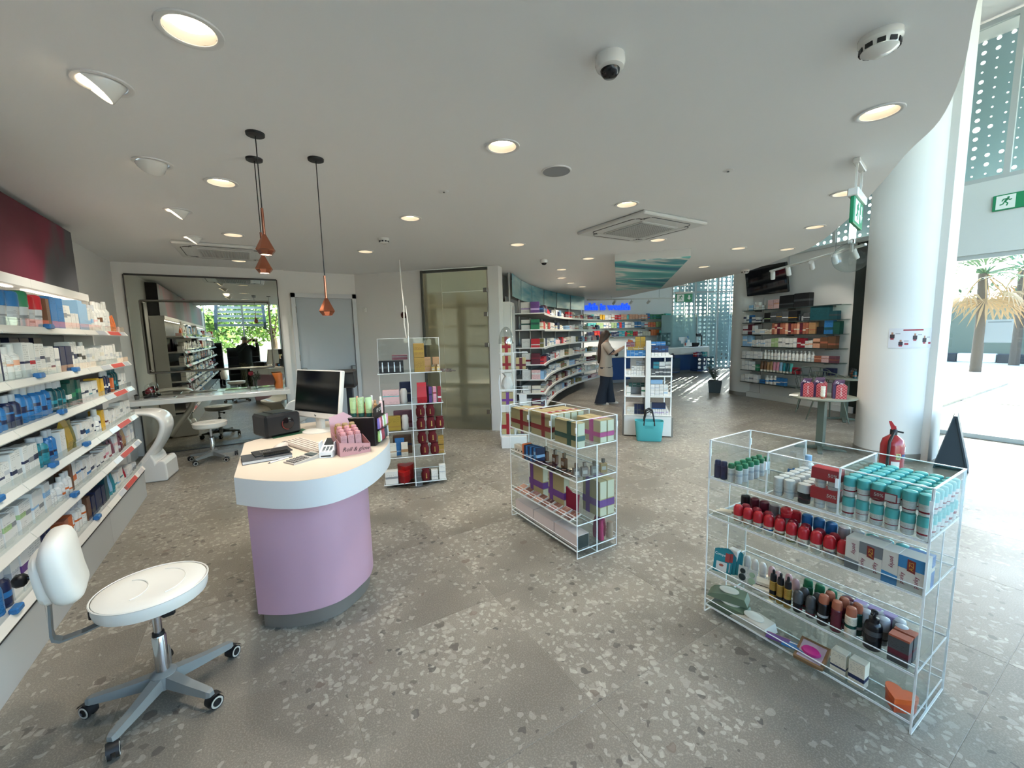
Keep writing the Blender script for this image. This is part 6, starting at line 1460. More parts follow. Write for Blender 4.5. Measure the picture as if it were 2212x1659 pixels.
# ------------------------------------------------------------------ sign wall
wdir = (BB-BA).normalized(); wnrm = Vector((wdir.y, -wdir.x)); wang = math.atan2(wdir.y, wdir.x)
def wpt(x): k = (x-BA.x)/wdir.x; return BA+wdir*k
P = wpt(12.475)+wnrm*.03
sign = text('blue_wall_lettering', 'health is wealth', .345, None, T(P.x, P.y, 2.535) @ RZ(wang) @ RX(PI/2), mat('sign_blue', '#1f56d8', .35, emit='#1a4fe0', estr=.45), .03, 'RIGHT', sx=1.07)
sign.data.offset = .012; sign.data.bevel_depth = .002
tag(sign, 'blue raised wall lettering above the back shelves', 'sign')
BSH = [2.06, 1.75, 1.43]; brng = random.Random(21)
bp = ['white', 'white', 'white', 'yellow', 'red', 'blue', 'orange', 'green', 'teal', 'pale blue', 'peach', 'crimson', 'navy', 'lime', 'cream', 'turquoise']
for k, z in enumerate(BSH):
    t = thing('wall_shelf', '%s long glass shelf on the sign wall' % ['top', 'middle', 'bottom'][k], 'shelf', (0, 0, 0), 0, 'glass shelves on the sign wall')
    a, b = wpt(9.6), wpt(14.36); q = MB(); q.prism([a, b, b+wnrm*.3, a+wnrm*.3], z-.02, z-.004); q.build('glass', gl_sh, t)
    q = MB(); q.prism([a+wnrm*.296, b+wnrm*.296, b+wnrm*.302, a+wnrm*.302], z-.024, z-.003); q.build('front_edge', mat('shelf_edge_grey', '#7a8284', .4), t)
    for x in (10.2, 11.6, 13.0, 14.2): p_ = wpt(x); q = MB(); q.prism([p_, p_+wdir*.02, p_+wdir*.02+wnrm*.26, p_+wnrm*.26], z-.05, z-.022); q.build('bracket', metal, t)
    fill(rand_segs(brng, 4.2, bp, (.09, .15), (.15, .23), ('carton',), .12, 3), wpt(10.55)+wnrm*.29, wpt(14.3)+wnrm*.29, z-.004, wnrm, 'from the curved shelving on the %s sign wall shelf' % ['top', 'middle', 'bottom'][k], 'boxes on the sign wall shelves', True, gap=.012, box='supplement box')
# white drawer cabinets behind the counters
for i in range(3):
    p_ = wpt(10.15+.62*i)+wnrm*.02; t = thing('drawer_cabinet', 'white drawer cabinet against the sign wall, %s from the curved shelving' % ordn(i+1), 'cabinet', (p_.x, p_.y, 0), wang, 'white drawer cabinets')
    q = MB(); q.box(0, .6, -.5, 0, 0, .95); q.build('body', lam, t)
    for k in range(4): q = MB(); q.bbox(.012, .588, -.52, -.5, .1+.21*k, .295+.21*k, .004); dr = q.build('drawer', gloss_white, t); q = MB(); q.box(.2, .4, -.532, -.52, .27+.21*k, .28+.21*k); q.build('handle', metal, dr)
q = MB(); a = wpt(10.1)+wnrm*.015; q.prism([a, a+wdir*2.6, a+wdir*2.6+wnrm*.56, a+wnrm*.56], .952, .985); tag(q.build('back_worktop', gloss_white), 'white worktop along the sign wall', 'worktop')
# counters
cb_blue = mat('counter_blue', '#23457c', .35); cglass = clear_mat('counter_glass', '#d9e6e8', .5)
def counter(a, b, dep, z1, z2, label, slant=.0):
    a = Vector(a); b = Vector(b); M, ln = uv_frame(a, b)
    t = thing('service_counter', label, 'counter', (a.x, a.y, 0), math.atan2((b-a).y, (b-a).x), 'blue and white service counters')
    q = MB(); q.box(.05, ln-.05-slant, .06, dep, 0, .1); q.build('plinth', mat('counter_plinth', '#8d8f90', .4), t)
    q = MB(); q.add([(0.02, .0, .1), (ln-slant, .0, .1), (ln, 0, z1), (0, 0, z1), (.02, dep, .1), (ln-slant, dep, .1), (ln, dep, z1), (0, dep, z1)], [(0, 1, 2, 3), (5, 4, 7, 6), (4, 0, 3, 7), (1, 5, 6, 2), (3, 2, 6, 7), (4, 5, 1, 0)]); q.build('blue_front', cb_blue, t)
    q = MB(); q.bbox(-.04, ln+.04, -.06, dep+.04, z1, z2, .03); q.build('white_top', gloss_white, t)
    return t, ln
c1, l1 = counter((9.45, 9.56), (10.10, 9.36), .7, .80, 1.02, 'blue and white service counter with a round black emblem')
q = MB(); q.lathe([(.065, 0), (.065, .004), (.05, .006)], 24, M=T(.16, -.06, .91) @ RX(PI/2)); q.build('emblem', black, c1)
c2_, l2 = counter((12.75, 10.28), (14.9, 9.89), .7, .69, .97, 'wide blue and white service counter near the perforated windows', .12)
# low glass showcases before the wide counter
for i, (k0, k1) in enumerate(((.0, .45), (1.25, 2.05))):
    t = thing('glass_showcase', 'low glass showcase before the wide counter, %s' % ('nearer the shelving tower', 'nearer the windows')[i], 'showcase', (12.75, 10.28, 0), math.atan2(-.39, 2.15), 'low glass showcases')
    q = MB(); q.box(k0, k1, -.42, -.08, .08, .12); q.build('base', cb_blue, t)
    for x in (k0, k1-.008): q = MB(); q.box(x, x+.008, -.42, -.08, .12, .60); q.build('side_pane', cglass, t)
    q = MB(); q.box(k0, k1, -.42, -.412, .12, .60); q.build('front_pane', cglass, t); q = MB(); q.box(k0, k1, -.42, -.08, .60, .61); q.build('top_pane', cglass, t)
CM = T(12.75, 10.28, 0) @ RZ(math.atan2(-.39, 2.15)); cr = math.atan2(-.39, 2.15)
for i in range(6): P = CM @ Vector((1.3+.12*i, -.25, .612)); prod('carton', P, (.09, .1, .15+.02*(i % 2)), cr, ['red', 'purple', 'navy', 'teal', 'turquoise', 'white'][i], 'white', 'white', '%s box on the glass showcase nearer the windows' % ['red', 'purple', 'navy', 'teal', 'turquoise', 'white'][i], 'box', 'boxes on the glass showcase', True)
P = CM @ Vector((.25, -.25, .612)); prod('bottle', P, (.16, .14, .16), cr, 'navy', 'black', 'navy', 'dark pot on the showcase beside the shelving tower', 'pot', None, True)
t = thing('leaflet_stand', 'white leaflet stand with colourful cards on the wide counter', 'leaflet stand', CM @ Vector((1.25, .2, .97)), cr)
for k in range(3): q = MB(); q.box(-.2-.02*k, .2, -.14+.09*k, -.13+.09*k, .12*k, .12*k+.14, M=RX(R(-8))); q.build('tier', gloss_white, t)
for k, c in enumerate(('#b54a40', '#4a90c0', '#6fb0cf', '#c9c9c9', '#3f78b0')): q = MB(); q.box(-.16+.07*k, -.1+.07*k, -.15+.045*k, -.145+.045*k, .05+.06*k, .16+.06*k); q.build('leaflet', mat('leaflet%d' % k, c, .5), t)
t = thing('counter_screen', 'pale glass screen standing on the wide counter', 'screen', CM @ Vector((.35, .35, .97)), cr); q = MB(); q.box(-.32, .32, 0, .008, .02, .55); q.build('pane', clear_mat('screen_pale', '#cfdcdc', .8), t); q = MB(); q.box(-.3, -.22, -.05, .06, 0, .02); q.box(.22, .3, -.05, .06, 0, .02); q.build('foot', metal, t)
t = thing('tall_glass_screen', 'tall pale teal glass screen behind the wide counter', 'screen', CM @ Vector((.6, .78, 0)), cr); q = MB(); q.box(0, 1.75, 0, .012, .05, 2.2); q.build('pane', mat('screen_teal', '#bfdcdc', .25, trans=.55, ior=1.1), t); q = MB(); q.box(1.75, 1.80, -.02, .03, 0, 2.22); q.box(0, 1.8, -.03, .04, 0, .05); q.build('post', frame_m, t)
t = thing('display_pole', 'dark card reader on a pole at the counter end', 'card reader', CM @ Vector((2.05, .2, .97)), cr); q = MB(); q.tube([(0, 0, 0), (0, 0, .42)], .02, 8); q.lathe([(.09, 0), (.09, .015)], 16); q.build('pole', dark, t); q = MB(); q.bbox(-.11, .11, -.03, .03, .40, .52, .01, M=RX(R(-20))); q.build('head', dark, t)
t = thing('basket', 'dark basket on the wide counter beside the leaflet stand', 'basket', CM @ Vector((1.68, .2, .97)), cr); q = MB(); q.loft([[(-a, -b_, h), (a, -b_, h), (a, b_, h), (-a, b_, h)] for a, b_, h in ((.13, .09, 0), (.17, .12, .14), (.165, .115, .14), (.125, .085, .01))], smooth=False, cap=True); q.build('body', dark, t)

# ------------------------------------------------------------------ shelving tower and turquoise bag
GO = Vector((5.035, 4.315, 0)); GA = math.atan2(-.505, .475)
t = thing('shelving_tower', 'free-standing white shelving tower with a central post', 'shelving unit', GO, GA)
q = MB(); q.bbox(-.345, .345, 0, 1.25, .015, .33, .004); q.build('base', lam, t)
for s_ in (-1, 1): q = MB(); q.box(s_*.36-.012, s_*.36+.012, .02, 1.2, 0, .30); q.build('side_kick', metal, t)
q = MB(); q.bbox(-.036, .036, -.012, .05, .33, 1.47, .004); q.build('centre_post', gloss_white, t)
GZ = [.335, .632, .942, 1.235]
for z in GZ:
    for s_ in (-1, 1):
        q = MB(); x0, x1 = sorted((s_*.04, s_*.345)); q.bbox(x0, x1, 0.0, 1.25, z-.022, z, .003); q.build('shelf', lam, t)
for s_ in (-1, 1):
    for y in (.04, 1.2): q = MB(); q.cyl((s_*.335, y), .01, .33, 1.25 if s_ > 0 else 1.42, 8); q.build('side_rod', acedge, t)
    q = MB(); q.box(s_*.03-.002, s_*.03+.002, .05, 1.25, .34, 1.4); q.build('back_panel', mat('tower_back', '#8f9395', .5), t)
GM = T(*GO) @ RZ(GA)
def tput(kd, x, y, z, size, c, cap, bd, lb, cat='box', group='goods on the shelving tower'): return prod(kd, GM @ Vector((x, y, z)), size, GA, c, cap, bd, lb, 'product box', group, True, 'product_box')
LV = ['base', 'second', 'third', 'top']
for i in range(5): tput('carton', -.285+.058*i, .08, GZ[3], (.055, .08, .09), 'blue', 'white', 'pale blue', 'blue box on the top level of the tower, %s from its open side' % ordn(i+1))
for i in range(3): tput('carton', -.26+.08*i, .12, GZ[3]+.092, (.072, .08, .05), 'mustard' if i else 'gold', 'white', 'cream', 'mustard box lying in a row on the tower top, %s' % ordn(i+1))
for i in range(2):
    for k in range(2): tput('carton', -.15+.075*i, .16, GZ[3]+.144+.075*k, (.07, .08, .073), 'mustard', 'white', 'gold', '%s mustard box at the top of the tower, %s column' % (('lower', 'upper')[k], ('first', 'second')[i]))
for i in range(3): tput('carton', -.29+.06*i, .18, GZ[3]+.144, (.055, .08, .07), 'mauve', 'white', 'grey', 'mauve box at the top of the tower, %s' % ordn(i+1))
for i in range(5): tput('carton', .07+.05*i, .1, GZ[3], (.046, .08, .05), 'white', 'white', 'silver', 'white box on the top level beyond the post, %s' % ordn(i+1))
for i in range(5): tput('carton', .075+.048*i, .13, GZ[3]+.052, (.045, .08, .1), 'navy', 'white', 'blue', 'navy box stacked beyond the post, %s' % ordn(i+1))
for i in range(3): tput('carton', .08+.07*i, .16, GZ[3]+.154, (.065, .08, .06), 'blue', 'white', 'white', 'blue box with white label on the navy boxes, %s' % ordn(i+1))
for i in range(7): tput('carton', -.31+.04*i, .07, GZ[2], (.037, .06, .075), 'white', 'white', 'silver', 'small white box in the front row of the third level, %s' % ordn(i+1))
for i in range(5): tput('carton', -.22+.04*i, .12, GZ[2]+.076, (.037, .06, .07), 'white', 'white', 'grey', 'small white box in the upper row of the third level, %s' % ordn(i+1))
for i in range(3): tput('carton', -.15+.04*i, .16, GZ[2]+.147, (.037, .06, .07), 'silver', 'white', 'grey', 'pale grey box topmost on the third level, %s' % ordn(i+1))
for i in range(5): tput('carton', .08+.055*i, .08, GZ[2], (.05, .07, .1), 'dark grey', 'white', 'white', 'dark box on the third level beyond the post, %s' % ordn(i+1))
for i in range(3): tput('carton', .12+.085*i, .12, GZ[2]+.102, (.08, .08, .1), ['teal', 'white', 'white'][i], 'white', 'dark grey', 'patterned box topmost beyond the post on the third level, %s' % ordn(i+1))
for i in range(2): tput('carton', -.28+.22*i, .07, GZ[1], (.06, .07, .13), 'white', 'white', 'green', 'white box with green mark on the second level, %s' % ('outer', 'inner')[i])
for i in range(4): tput('carton', -.25+.06*i, .2, GZ[1]+.12, (.055, .07, .06), 'dark green', 'white', 'grey', 'dark green box at the back of the second level, %s' % ordn(i+1))
tput('carton', -.17, .26, GZ[1], (.22, .1, .12), 'grey', 'white', 'grey', 'wide grey box at the back of the second level')
for i in range(4):
    for k in range(2): tput('carton', .075+.062*i, .08, GZ[1]+.088*k, (.058, .08, .085), 'white', 'white', 'silver' if i < 3 else 'pale blue', '%s white cube box beyond the post on the second level, %s' % (('lower', 'upper')[k], ordn(i+1)))
tput('carton', .13, .12, GZ[1]+.178, (.17, .1, .06), 'pale blue', 'white', 'silver', 'long pale blue box topmost on the second level')
for i in range(2): tput('carton', -.28+.05*i, .07, GZ[0], (.045+.03*i, .07, .12), 'cream', 'white', 'white', 'cream box on the base level of the tower, %s' % ('outer', 'inner')[i])
for i in range(3): tput('carton', -.17+.05*i, .12, GZ[0], (.045, .06, .15), 'navy', 'white', 'dark grey', 'navy box on the base level of the tower, %s' % ordn(i+1))
for i in range(8): tput('carton', .065+.032*i, .07, GZ[0], (.028, .06, .085), 'white', 'white', 'lilac', 'narrow white box on the base level beyond the post, %s' % ordn(i+1))
tput('carton', .17, .16, GZ[0], (.2, .1, .17), 'navy', 'white', 'blue', 'navy box behind the narrow white boxes')
# bag
bgm = mat('bag_turquoise', '#54aeb0', .5)
P = at_z(1400, 950, 0); t = thing('tote_bag', 'turquoise tote bag with black handles before the shelving tower', 'bag', (P.x-.01, P.y-.02, 0), GA)
rings = []
for w_, d_, z in ((.17, .07, 0.0), (.178, .085, .02), (.20, .10, .27), (.205, .102, .30), (.198, .095, .30), (.17, .075, .05)):
    rings.append([(w_*math.copysign(abs(math.cos(2*PI*i/28))**.35, math.cos(2*PI*i/28)), d_*math.copysign(abs(math.sin(2*PI*i/28))**.35, math.sin(2*PI*i/28)), z) for i in range(28)])
q = MB(); q.loft(rings); q.build('body', bgm, t)
for s_ in (-1, 1):
    for o_ in (0, .03):
        q = MB(); y = s_*(.10-o_*1.2); q.tube([(-.075, y, .24), (-.068, y*.95, .33), (-.045, y*.8, .42+o_), (0, y*.7, .445+o_), (.045, y*.8, .42+o_), (.068, y*.95, .33), (.075, y, .24)], .009, 8); q.build('handle', black, t)
for k in range(3): q = MB(); q.box(-.06, .06, -.103, -.098, .235-.018*k, .239-.018*k); q.build('groove', mat('bag_turquoise_dark', '#41979a', .5), t)

# ------------------------------------------------------------------ shelf wall with the television
TSZ = [2.02, 1.745, 1.477, 1.204, .93, .66, .385]
tdir = (TB-TA).normalized(); tn_ = Vector((tdir.y, -tdir.x))
if tn_.x > 0: tn_ = -tn_
def tpt(y): return TA+tdir*((TA.y-y)/-tdir.y)
TN = ['top', 'second', 'third', 'fourth', 'fifth', 'sixth', 'lowest']
W = 'white'
TSEG = [
 [('carton', 2, .06, .1, .05, W, W, 'silver'), ('carton', 1, .1, .1, .12, 'pale blue', W, W), ('bottle', 1, .08, .08, .17, W, W, 'pale blue'), ('carton', 1, .07, .08, .18, W, W, 'pale pink'), ('carton', 1, .09, .08, .1, W, W, 'navy'), ('gap', 1, .13, 0, 0, W), ('carton', 2, .13, .1, .2, 'pale pink', W, 'peach'), ('carton', 2, .32, .12, .27, 'black', W, 'dark grey')],
 [('carton', 2, .07, .1, .17, W, W, 'navy'), ('carton', 1, .07, .1, .17, 'blue', W, 'navy'), ('carton', 2, .1, .1, .12, W, W, 'navy'), ('gap', 1, .05, 0, 0, W), ('bottle', 1, .05, .05, .1, 'grey', 'black'), ('carton', 1, .15, .1, .2, 'black', W, 'lime'), ('carton', 3, .13, .1, .2, 'dark grey', W, ['silver', 'gold', 'silver']), ('carton', 1, .19, .1, .21, 'black', W, 'gold'), ('bottle', 2, .06, .06, .13, ['black', 'grey'], 'black'), ('carton', 1, .13, .1, .15, 'dark grey', W, 'silver'), ('carton', 1, .36, .1, .25, 'dark teal', W, 'dark teal'), ('carton', 1, .15, .1, .16, 'dark teal', W, 'dark grey')],
 [('carton', 1, .13, .1, .21, W, W, 'crimson'), ('carton', 1, .11, .1, .22, 'maroon', W, W), ('carton', 1, .07, .1, .2, W, W, 'pale blue'), ('carton', 2, .12, .1, .11, W, W, 'pale blue'), ('carton', 3, .05, .07, .1, 'cream', W, 'tan'), ('carton', 13, .055, .1, .23, ['copper', 'peach', 'maroon', 'copper'], W, ['cream', 'crimson', 'cream']), ('carton', 1, .13, .1, .22, 'tan', W, 'copper'), ('gap', 1, .02, 0, 0, W), ('carton', 1, .13, .1, .14, 'black'), ('carton', 1, .16, .1, .28, 'blue', W, 'dark teal'), ('carton', 2, .12, .1, .23, 'dark green', W, 'dark green')],
 [('carton', 2, .12, .1, .24, 'pale blue', W, W), ('carton', 6, .05, .09, .15, W, W, 'pale blue'), ('carton', 2, .07, .09, .18, W, W, 'silver'), ('carton', 2, .08, .09, .19, 'lime', W, W), ('carton', 5, .075, .09, .19, W, W, ['grey', 'silver', 'dark grey']), ('carton', 2, .08, .09, .19, 'crimson', W, W), ('carton', 2, .07, .09, .14, W, W, 'peach'), ('carton', 1, .14, .1, .19, 'peach', W, 'brown'), ('carton', 2, .14, .1, .22, 'brown', W, 'copper')],
 [('carton', 5, .10, .1, .16, W, W, 'silver'), ('gap', 1, .03, 0, 0, W), ('pump_bottle', 14, .075, .06, .2, W, W, 'silver'), ('carton', 1, .13, .1, .13, 'copper', W, 'peach'), ('carton', 2, .13, .1, .13, ['pale pink', 'mauve'], W, 'copper')],
 [('carton', 3, .09, .1, .2, W, W, 'silver'), ('carton', 1, .08, .1, .13, W, W, 'green'), ('carton', 1, .08, .1, .13, 'green', W, 'silver'), ('gap', 1, .03, 0, 0, W), ('tube', 2, .07, .06, .22, 'brown', 'cream'), ('tube', 2, .07, .06, .22, 'tan', 'cream'), ('tube', 2, .07, .06, .22, 'pink', 'cream'), ('tube', 4, .07, .06, .22, ['pale blue', 'teal', 'dark teal', 'turquoise'], 'cream'), ('carton', 1, .13, .1, .14, 'crimson', W, 'black'), ('gap', 1, .5, 0, 0, W), ('carton', 1, .2, .1, .16, 'navy')],
 [('carton', 1, .1, .1, .15, W, W, 'silver'), ('carton', 3, .11, .1, .18, W, W, ['silver', 'grey']), ('gap', 1, .05, 0, 0, W), ('carton', 1, .12, .09, .08, 'blue', W, 'navy'), ('bottle', 3, .09, .06, .19, W, W, 'blue'), ('carton', 2, .09, .09, .16, 'blue', W, W)]]
for k, z in enumerate(TSZ):
    y0, y1 = 5.57, (3.42 if k < 5 else (3.42 if k == 5 else 4.2))
    t = thing('glass_shelf', '%s glass shelf on the wall below the television' % TN[k], 'shelf', (0, 0, 0), 0, 'glass shelves below the television')
    a, b = tpt(y0), tpt(y1); q = MB(); q.prism([a, b, b+tn_*.25, a+tn_*.25], z-.016, z-.002); q.build('glass', gl_sh, t)
    q = MB(); q.prism([a+tn_*.248, b+tn_*.248, b+tn_*.253, a+tn_*.253], z-.018, z-.001); q.build('front_edge', mat('shelf_edge_dark', '#2e3a3a', .3), t)
    for y in (5.3, 4.5, 3.7):
        if y > y1: p_ = tpt(y); q = MB(); q.prism([p_, p_+tdir*.015, p_+tdir*.015+tn_*.2, p_+tn_*.2], z-.04, z-.018); q.build('bracket', metal, t)
    fill(TSEG[k], a+tn_*.245, b+tn_*.245, z-.002, tn_, 'from the column on the %s glass shelf' % TN[k], 'goods on the %s glass shelf' % TN[k], k != 4, gap=.008, jit=.002, box='cosmetics box')
q = MB(); a = tpt(5.25); q.prism([a, a+tdir*.006, a+tdir*.006+tn_*.004, a+tn_*.004], .12, 2.3); struct(q.build('trim_3', greyp))
q = MB(); a, b = tpt(5.57), tpt(3.25); q.prism([a, b, b+tn_*.05, a+tn_*.05], 0, .12); struct(q.build('baseboard_right', lam))
# ------------------------------------------------------------------ cafe tables and wire chairs
olv = mat('table_olive', '#5c655a', .45)
def table(loc, r, h, label):
    t = thing('pedestal_table', label, 'table', loc, 0, 'small round pedestal tables')
    q = MB(); q.lathe([(r-.03, h-.03), (r, h-.018), (r, h-.004), (r-.006, h)], 40); q.build('top', mat('table_top', '#7f8274', .35), t)
    q = MB(); q.box(-.04, .04, -.04, .04, .04, h-.03); q.build('post', olv, t)
    for k in range(4): q = MB(); q.loft([[(x, -w_, z0), (x, w_, z0), (x, w_, z1), (x, -w_, z1)] for x, w_, z0, z1 in ((.03, .03, .012, .05), (.26, .025, .0, .025), (.28, .02, 0, .012))], M=RZ(k*PI/2+.4), smooth=False); q.build('foot', olv, t)
table((6.30, 2.52, 0), .36, .715, 'round olive pedestal table carrying red gift boxes')
table((8.62, 3.12, 0), .33, .74, 'second round pedestal table beside the dark panel')
chm = mat('chair_wire', '#5f665c', .4, .3)
def wire_chair(loc, rz, label):
    t = thing('wire_chair', label, 'chair', loc, rz, 'grey wire chairs')
    def ring(r, z, sy=1.0, dx=0, a0=0, a1=2*PI, n=24, rise=0): return [(dx+r*math.cos(a0+(a1-a0)*i/n), r*sy*math.sin(a0+(a1-a0)*i/n), z+rise*math.cos(a0+(a1-a0)*i/n)) for i in range(n+1)]
    q = MB(); q.tube(ring(.21, .44)[:-1], .008, 6, closed=True); q.tube(ring(.15, .43)[:-1], .005, 5, closed=True)
    for k in range(12): a = k*PI/6; q.tube([(.21*math.cos(a), .21*math.sin(a), .44), (.08*math.cos(a), .08*math.sin(a), .425), (0, 0, .424)], .004, 5)
    q.build('seat_grid', chm, t)
    q = MB(); top = ring(.29, .74, 1, 0, R(95), R(265), 18, -.10); q.tube(top, .008, 6); mid = ring(.26, .60, 1, 0, R(100), R(260), 16, -.06); q.tube(mid, .005, 5)
    for k in range(11):
        a = R(100)+R(160)*k/10; b_ = a+R(8 if k % 2 else -8)
        q.tube([(.21*math.cos(a), .21*math.sin(a), .44), (.26*math.cos(a), .26*math.sin(a), .58-.05*math.cos(a)), (.29*math.cos(b_), .29*math.sin(b_), .74-.10*math.cos(b_))], .005, 5)
    q.build('back_grid', chm, t)
    for sx in (-1, 1):
        for sy in (-1, 1): q = MB(); q.tube([(sx*.13, sy*.13, .43), (sx*.21, sy*.21, .0)], [.014, .010], 8); q.build('leg', chm, t)
wire_chair((8.98, 3.80, 0), R(200), 'grey wire chair nearest the shelf wall')
wire_chair((8.25, 3.22, 0), R(240), 'grey wire chair behind the gift box table')
red_ck = mat('red_check', '#8e2029', .4)
cg = N(red_ck, 'ShaderNodeTexCoord'); ck = N(red_ck, 'ShaderNodeTexChecker'); ck.inputs['Scale'].default_value = 60; ck.inputs[1].default_value = c4('#9c2630'); ck.inputs[2].default_value = c4('#c46a68'); L(red_ck, cg.outputs['Object'], ck.inputs[0]); L(red_ck, ck.outputs[0], pbsdf(red_ck).inputs['Base Color'])
pw = mat('script_white', '#e0d8d6', .5); purp = mat('bag_purple', '#3c2346', .45)
for i, (x, y, a) in enumerate(((6.13, 2.62, -70), (6.20, 2.50, -70), (6.34, 2.56, -75), (6.22, 2.30, -62))):
    t = thing('checked_gift_box', 'red checked gift box on the pedestal table, %s' % ('outermost towards the shelves', 'second in the row', 'rear one', 'nearest the column')[i], 'gift box', (x, y, .716), R(a), 'red checked gift boxes')
    q = MB(); q.box(-.055, .055, -.06, .06, 0, .16); q.add([(-.055, -.06, .16), (.055, -.06, .16), (.055, .06, .16), (-.055, .06, .16), (0, -.05, .215), (0, .05, .215)], [(0, 1, 4), (2, 3, 5), (1, 2, 5, 4), (3, 0, 4, 5)]); q.build('box', red_ck, t)
    text('lettering', 'I gioia mia', .028, t, T(-.005, -.061, .085) @ RX(PI/2) @ RZ(PI/2), pw, .0003, shear=.3)
    q = MB(); q.box(-.085, -.056, -.055, .06, 0, .17); q.build('side_packs', purp, t)
    q = MB(); q.add([(-.09, -.05, .17), (.02, -.064, .19), (.03, -.05, .235), (-.06, -.02, .235), (-.09, .05, .17), (.02, .064, .19), (.03, .05, .235), (-.06, .02, .235)], [(0, 1, 2, 3), (5, 4, 7, 6), (3, 2, 6, 7), (4, 0, 3, 7), (1, 5, 6, 2)]); q.build('bag_top', purp, t)
    text('bag_script', 'Se w', .04, t, T(-.03, -.062, .2) @ RX(R(75)) @ RZ(R(-15)), pw, .0003, shear=.3)
prod('tube', (6.04, 2.42, .716), (.05, .04, .16), R(-70), 'cream', 'copper', 'ivory', 'white and gold cream tube standing before the red gift boxes', 'tube', name='cream_tube')
t = thing('paper_sheet', 'white paper sheet lying on the table edge', 'paper', (6.10, 2.78, .7165), R(20)); q = MB(); q.box(-.07, .07, -.05, .05, 0, .001); q.build('sheet', mat('paper_white', '#dcdcd6', .6), t)
for i in range(3): prod('bottle', (8.55+.08*i, 2.98+.05*i, .741), (.06, .06, .16), 0, ['dark teal', 'brown', 'dark grey'][i], 'black', 'copper', 'dark bottle on the second table, %s' % ordn(i+1), 'bottle', 'bottles on the second table', True)

# ------------------------------------------------------------------ planter, extinguisher, poster
P = at_z(1553, 847, 0); t = thing('potted_plant', 'leafy plant in a dark square planter beside the column', 'plant', (P.x-.1, P.y+.05, 0), R(30))
q = MB(); q.loft([[(-a, -a, z), (a, -a, z), (a, a, z), (-a, a, z)] for a, z in ((.13, 0), (.16, .30), (.145, .30), (.14, .26))], smooth=False); q.build('planter', mat('planter_dark', '#3a4245', .5), t)
q = MB(); q.box(-.14, .14, -.14, .14, .24, .265); q.build('soil', mat('soil', '#2a2420', .9), t)
lf = mat('plant_leaf', '#4a5a44', .45); rnd = random.Random(4)
for k in range(9):
    a = rnd.uniform(0, 6.28); ln2 = rnd.uniform(.25, .45); tip = Vector((math.cos(a)*.16, math.sin(a)*.16, .26+ln2))
    q = MB(); q.tube([(0, 0, .25), (tip.x*.4, tip.y*.4, .26+ln2*.5), tip], .006, 5); st = q.build('stem', lf, t)
    for s_ in range(8):
        f = .35+.65*s_/7; c = Vector((tip.x*f*f, tip.y*f*f, .26+ln2*f)); b_ = a+(1.2 if s_ % 2 else -1.2)+rnd.uniform(-.4, .4); e = c+Vector((math.cos(b_), math.sin(b_), .35))*.10; sd_ = Vector((-math.sin(b_), math.cos(b_), 0))*.022; m_ = (c+e)/2+Vector((0, 0, .012))
        q = MB(); q.add([c, m_+sd_, e, m_-sd_], [(0, 1, 2, 3)]); q.build('leaf', lf, st)
t = thing('fire_extinguisher', 'red fire extinguisher standing before the round column', 'fire extinguisher', (5.16, 1.46, 0), R(-70))
rd = mat('extinguisher_red', '#8f1c22', .25, coat=.4); r = .092
q = MB(); q.lathe([(r*.9, 0), (r, .01), (r, .47), (r*.85, .53), (r*.4, .565), (.025, .575)], 28); q.build('cylinder', rd, t)
q = MB(); q.lathe([(.028, .57), (.028, .62), (.02, .63)], 14); q.tube([(0, 0, .61), (.07, 0, .60)], .008, 6); q.build('valve', dark, t)
q = MB(); q.bbox(-.015, .015, -.02, .01, .62, .66, .004); q.prism([(-.02, 0), (.02, 0), (.012, .11), (-.008, .12)], -.006, .006, M=T(0, -.02, .63) @ RY(R(-25)) @ RX(PI/2) @ S(1, .7, 1)); q.build('handle', mat('handle_red', '#a02a30', .4), t)
q = MB(); q.tube([(.0, -.03, .60), (-.03, -.095, .52), (-.035, -.105, .3), (-.03, -.1, .12)], .013, 8); q.build('hose', black, t)
def curved_patch(par, nm, a0, a1, z0, z1, rr, m):
    q = MB(); n = 10; vs = []
    for i in range(n+1):
        a = a0+(a1-a0)*i/n
        vs += [(rr*math.cos(a), rr*math.sin(a), z0), (rr*math.cos(a), rr*math.sin(a), z1)]
    q.add(vs, [(2*i, 2*i+2, 2*i+3, 2*i+1) for i in range(n)], smooth=True); return q.build(nm, m, par)
curved_patch(t, 'label_white', R(-95), R(-55), .22, .33, r+.001, mat('paper_white', '#dcdcd6', .6)); curved_patch(t, 'label_blue', R(-45), R(-5), .36, .40, r+.001, mat('label_blue', '#26436e', .5)); curved_patch(t, 'label_yellow', R(-75), R(-52), .35, .41, r+.001, mat('label_yellow', '#b9b276', .5)); curved_patch(t, 'label_tag', R(-25), R(-5), .42, .47, r+.001, mat('paper_white', '#dcdcd6', .6))
text('number', '3', .055, t, RZ(R(-63.5)) @ T(r+.0022, 0, .38) @ RZ(PI/2) @ RX(PI/2), dark, .0003)
t = thing('safety_poster', 'white safety poster with small figures on the round column', 'poster', (6.72, 1.95, 0)); rr = .339
curved_patch(t, 'sheet', R(184), R(258), 1.345, 1.575, rr, mat('poster_white', '#cfcfd2', .5))
curved_patch(t, 'red_heading', R(205), R(237), 1.545, 1.562, rr+.0008, mat('poster_red', '#9c3340', .5))
fk = mat('poster_dark', '#3c3238', .6); fs_ = mat('poster_skin', '#a8806c', .6); fr_ = mat('poster_red', '#9c3340', .5); gy_ = mat('poster_grey', '#8a8a90', .6)
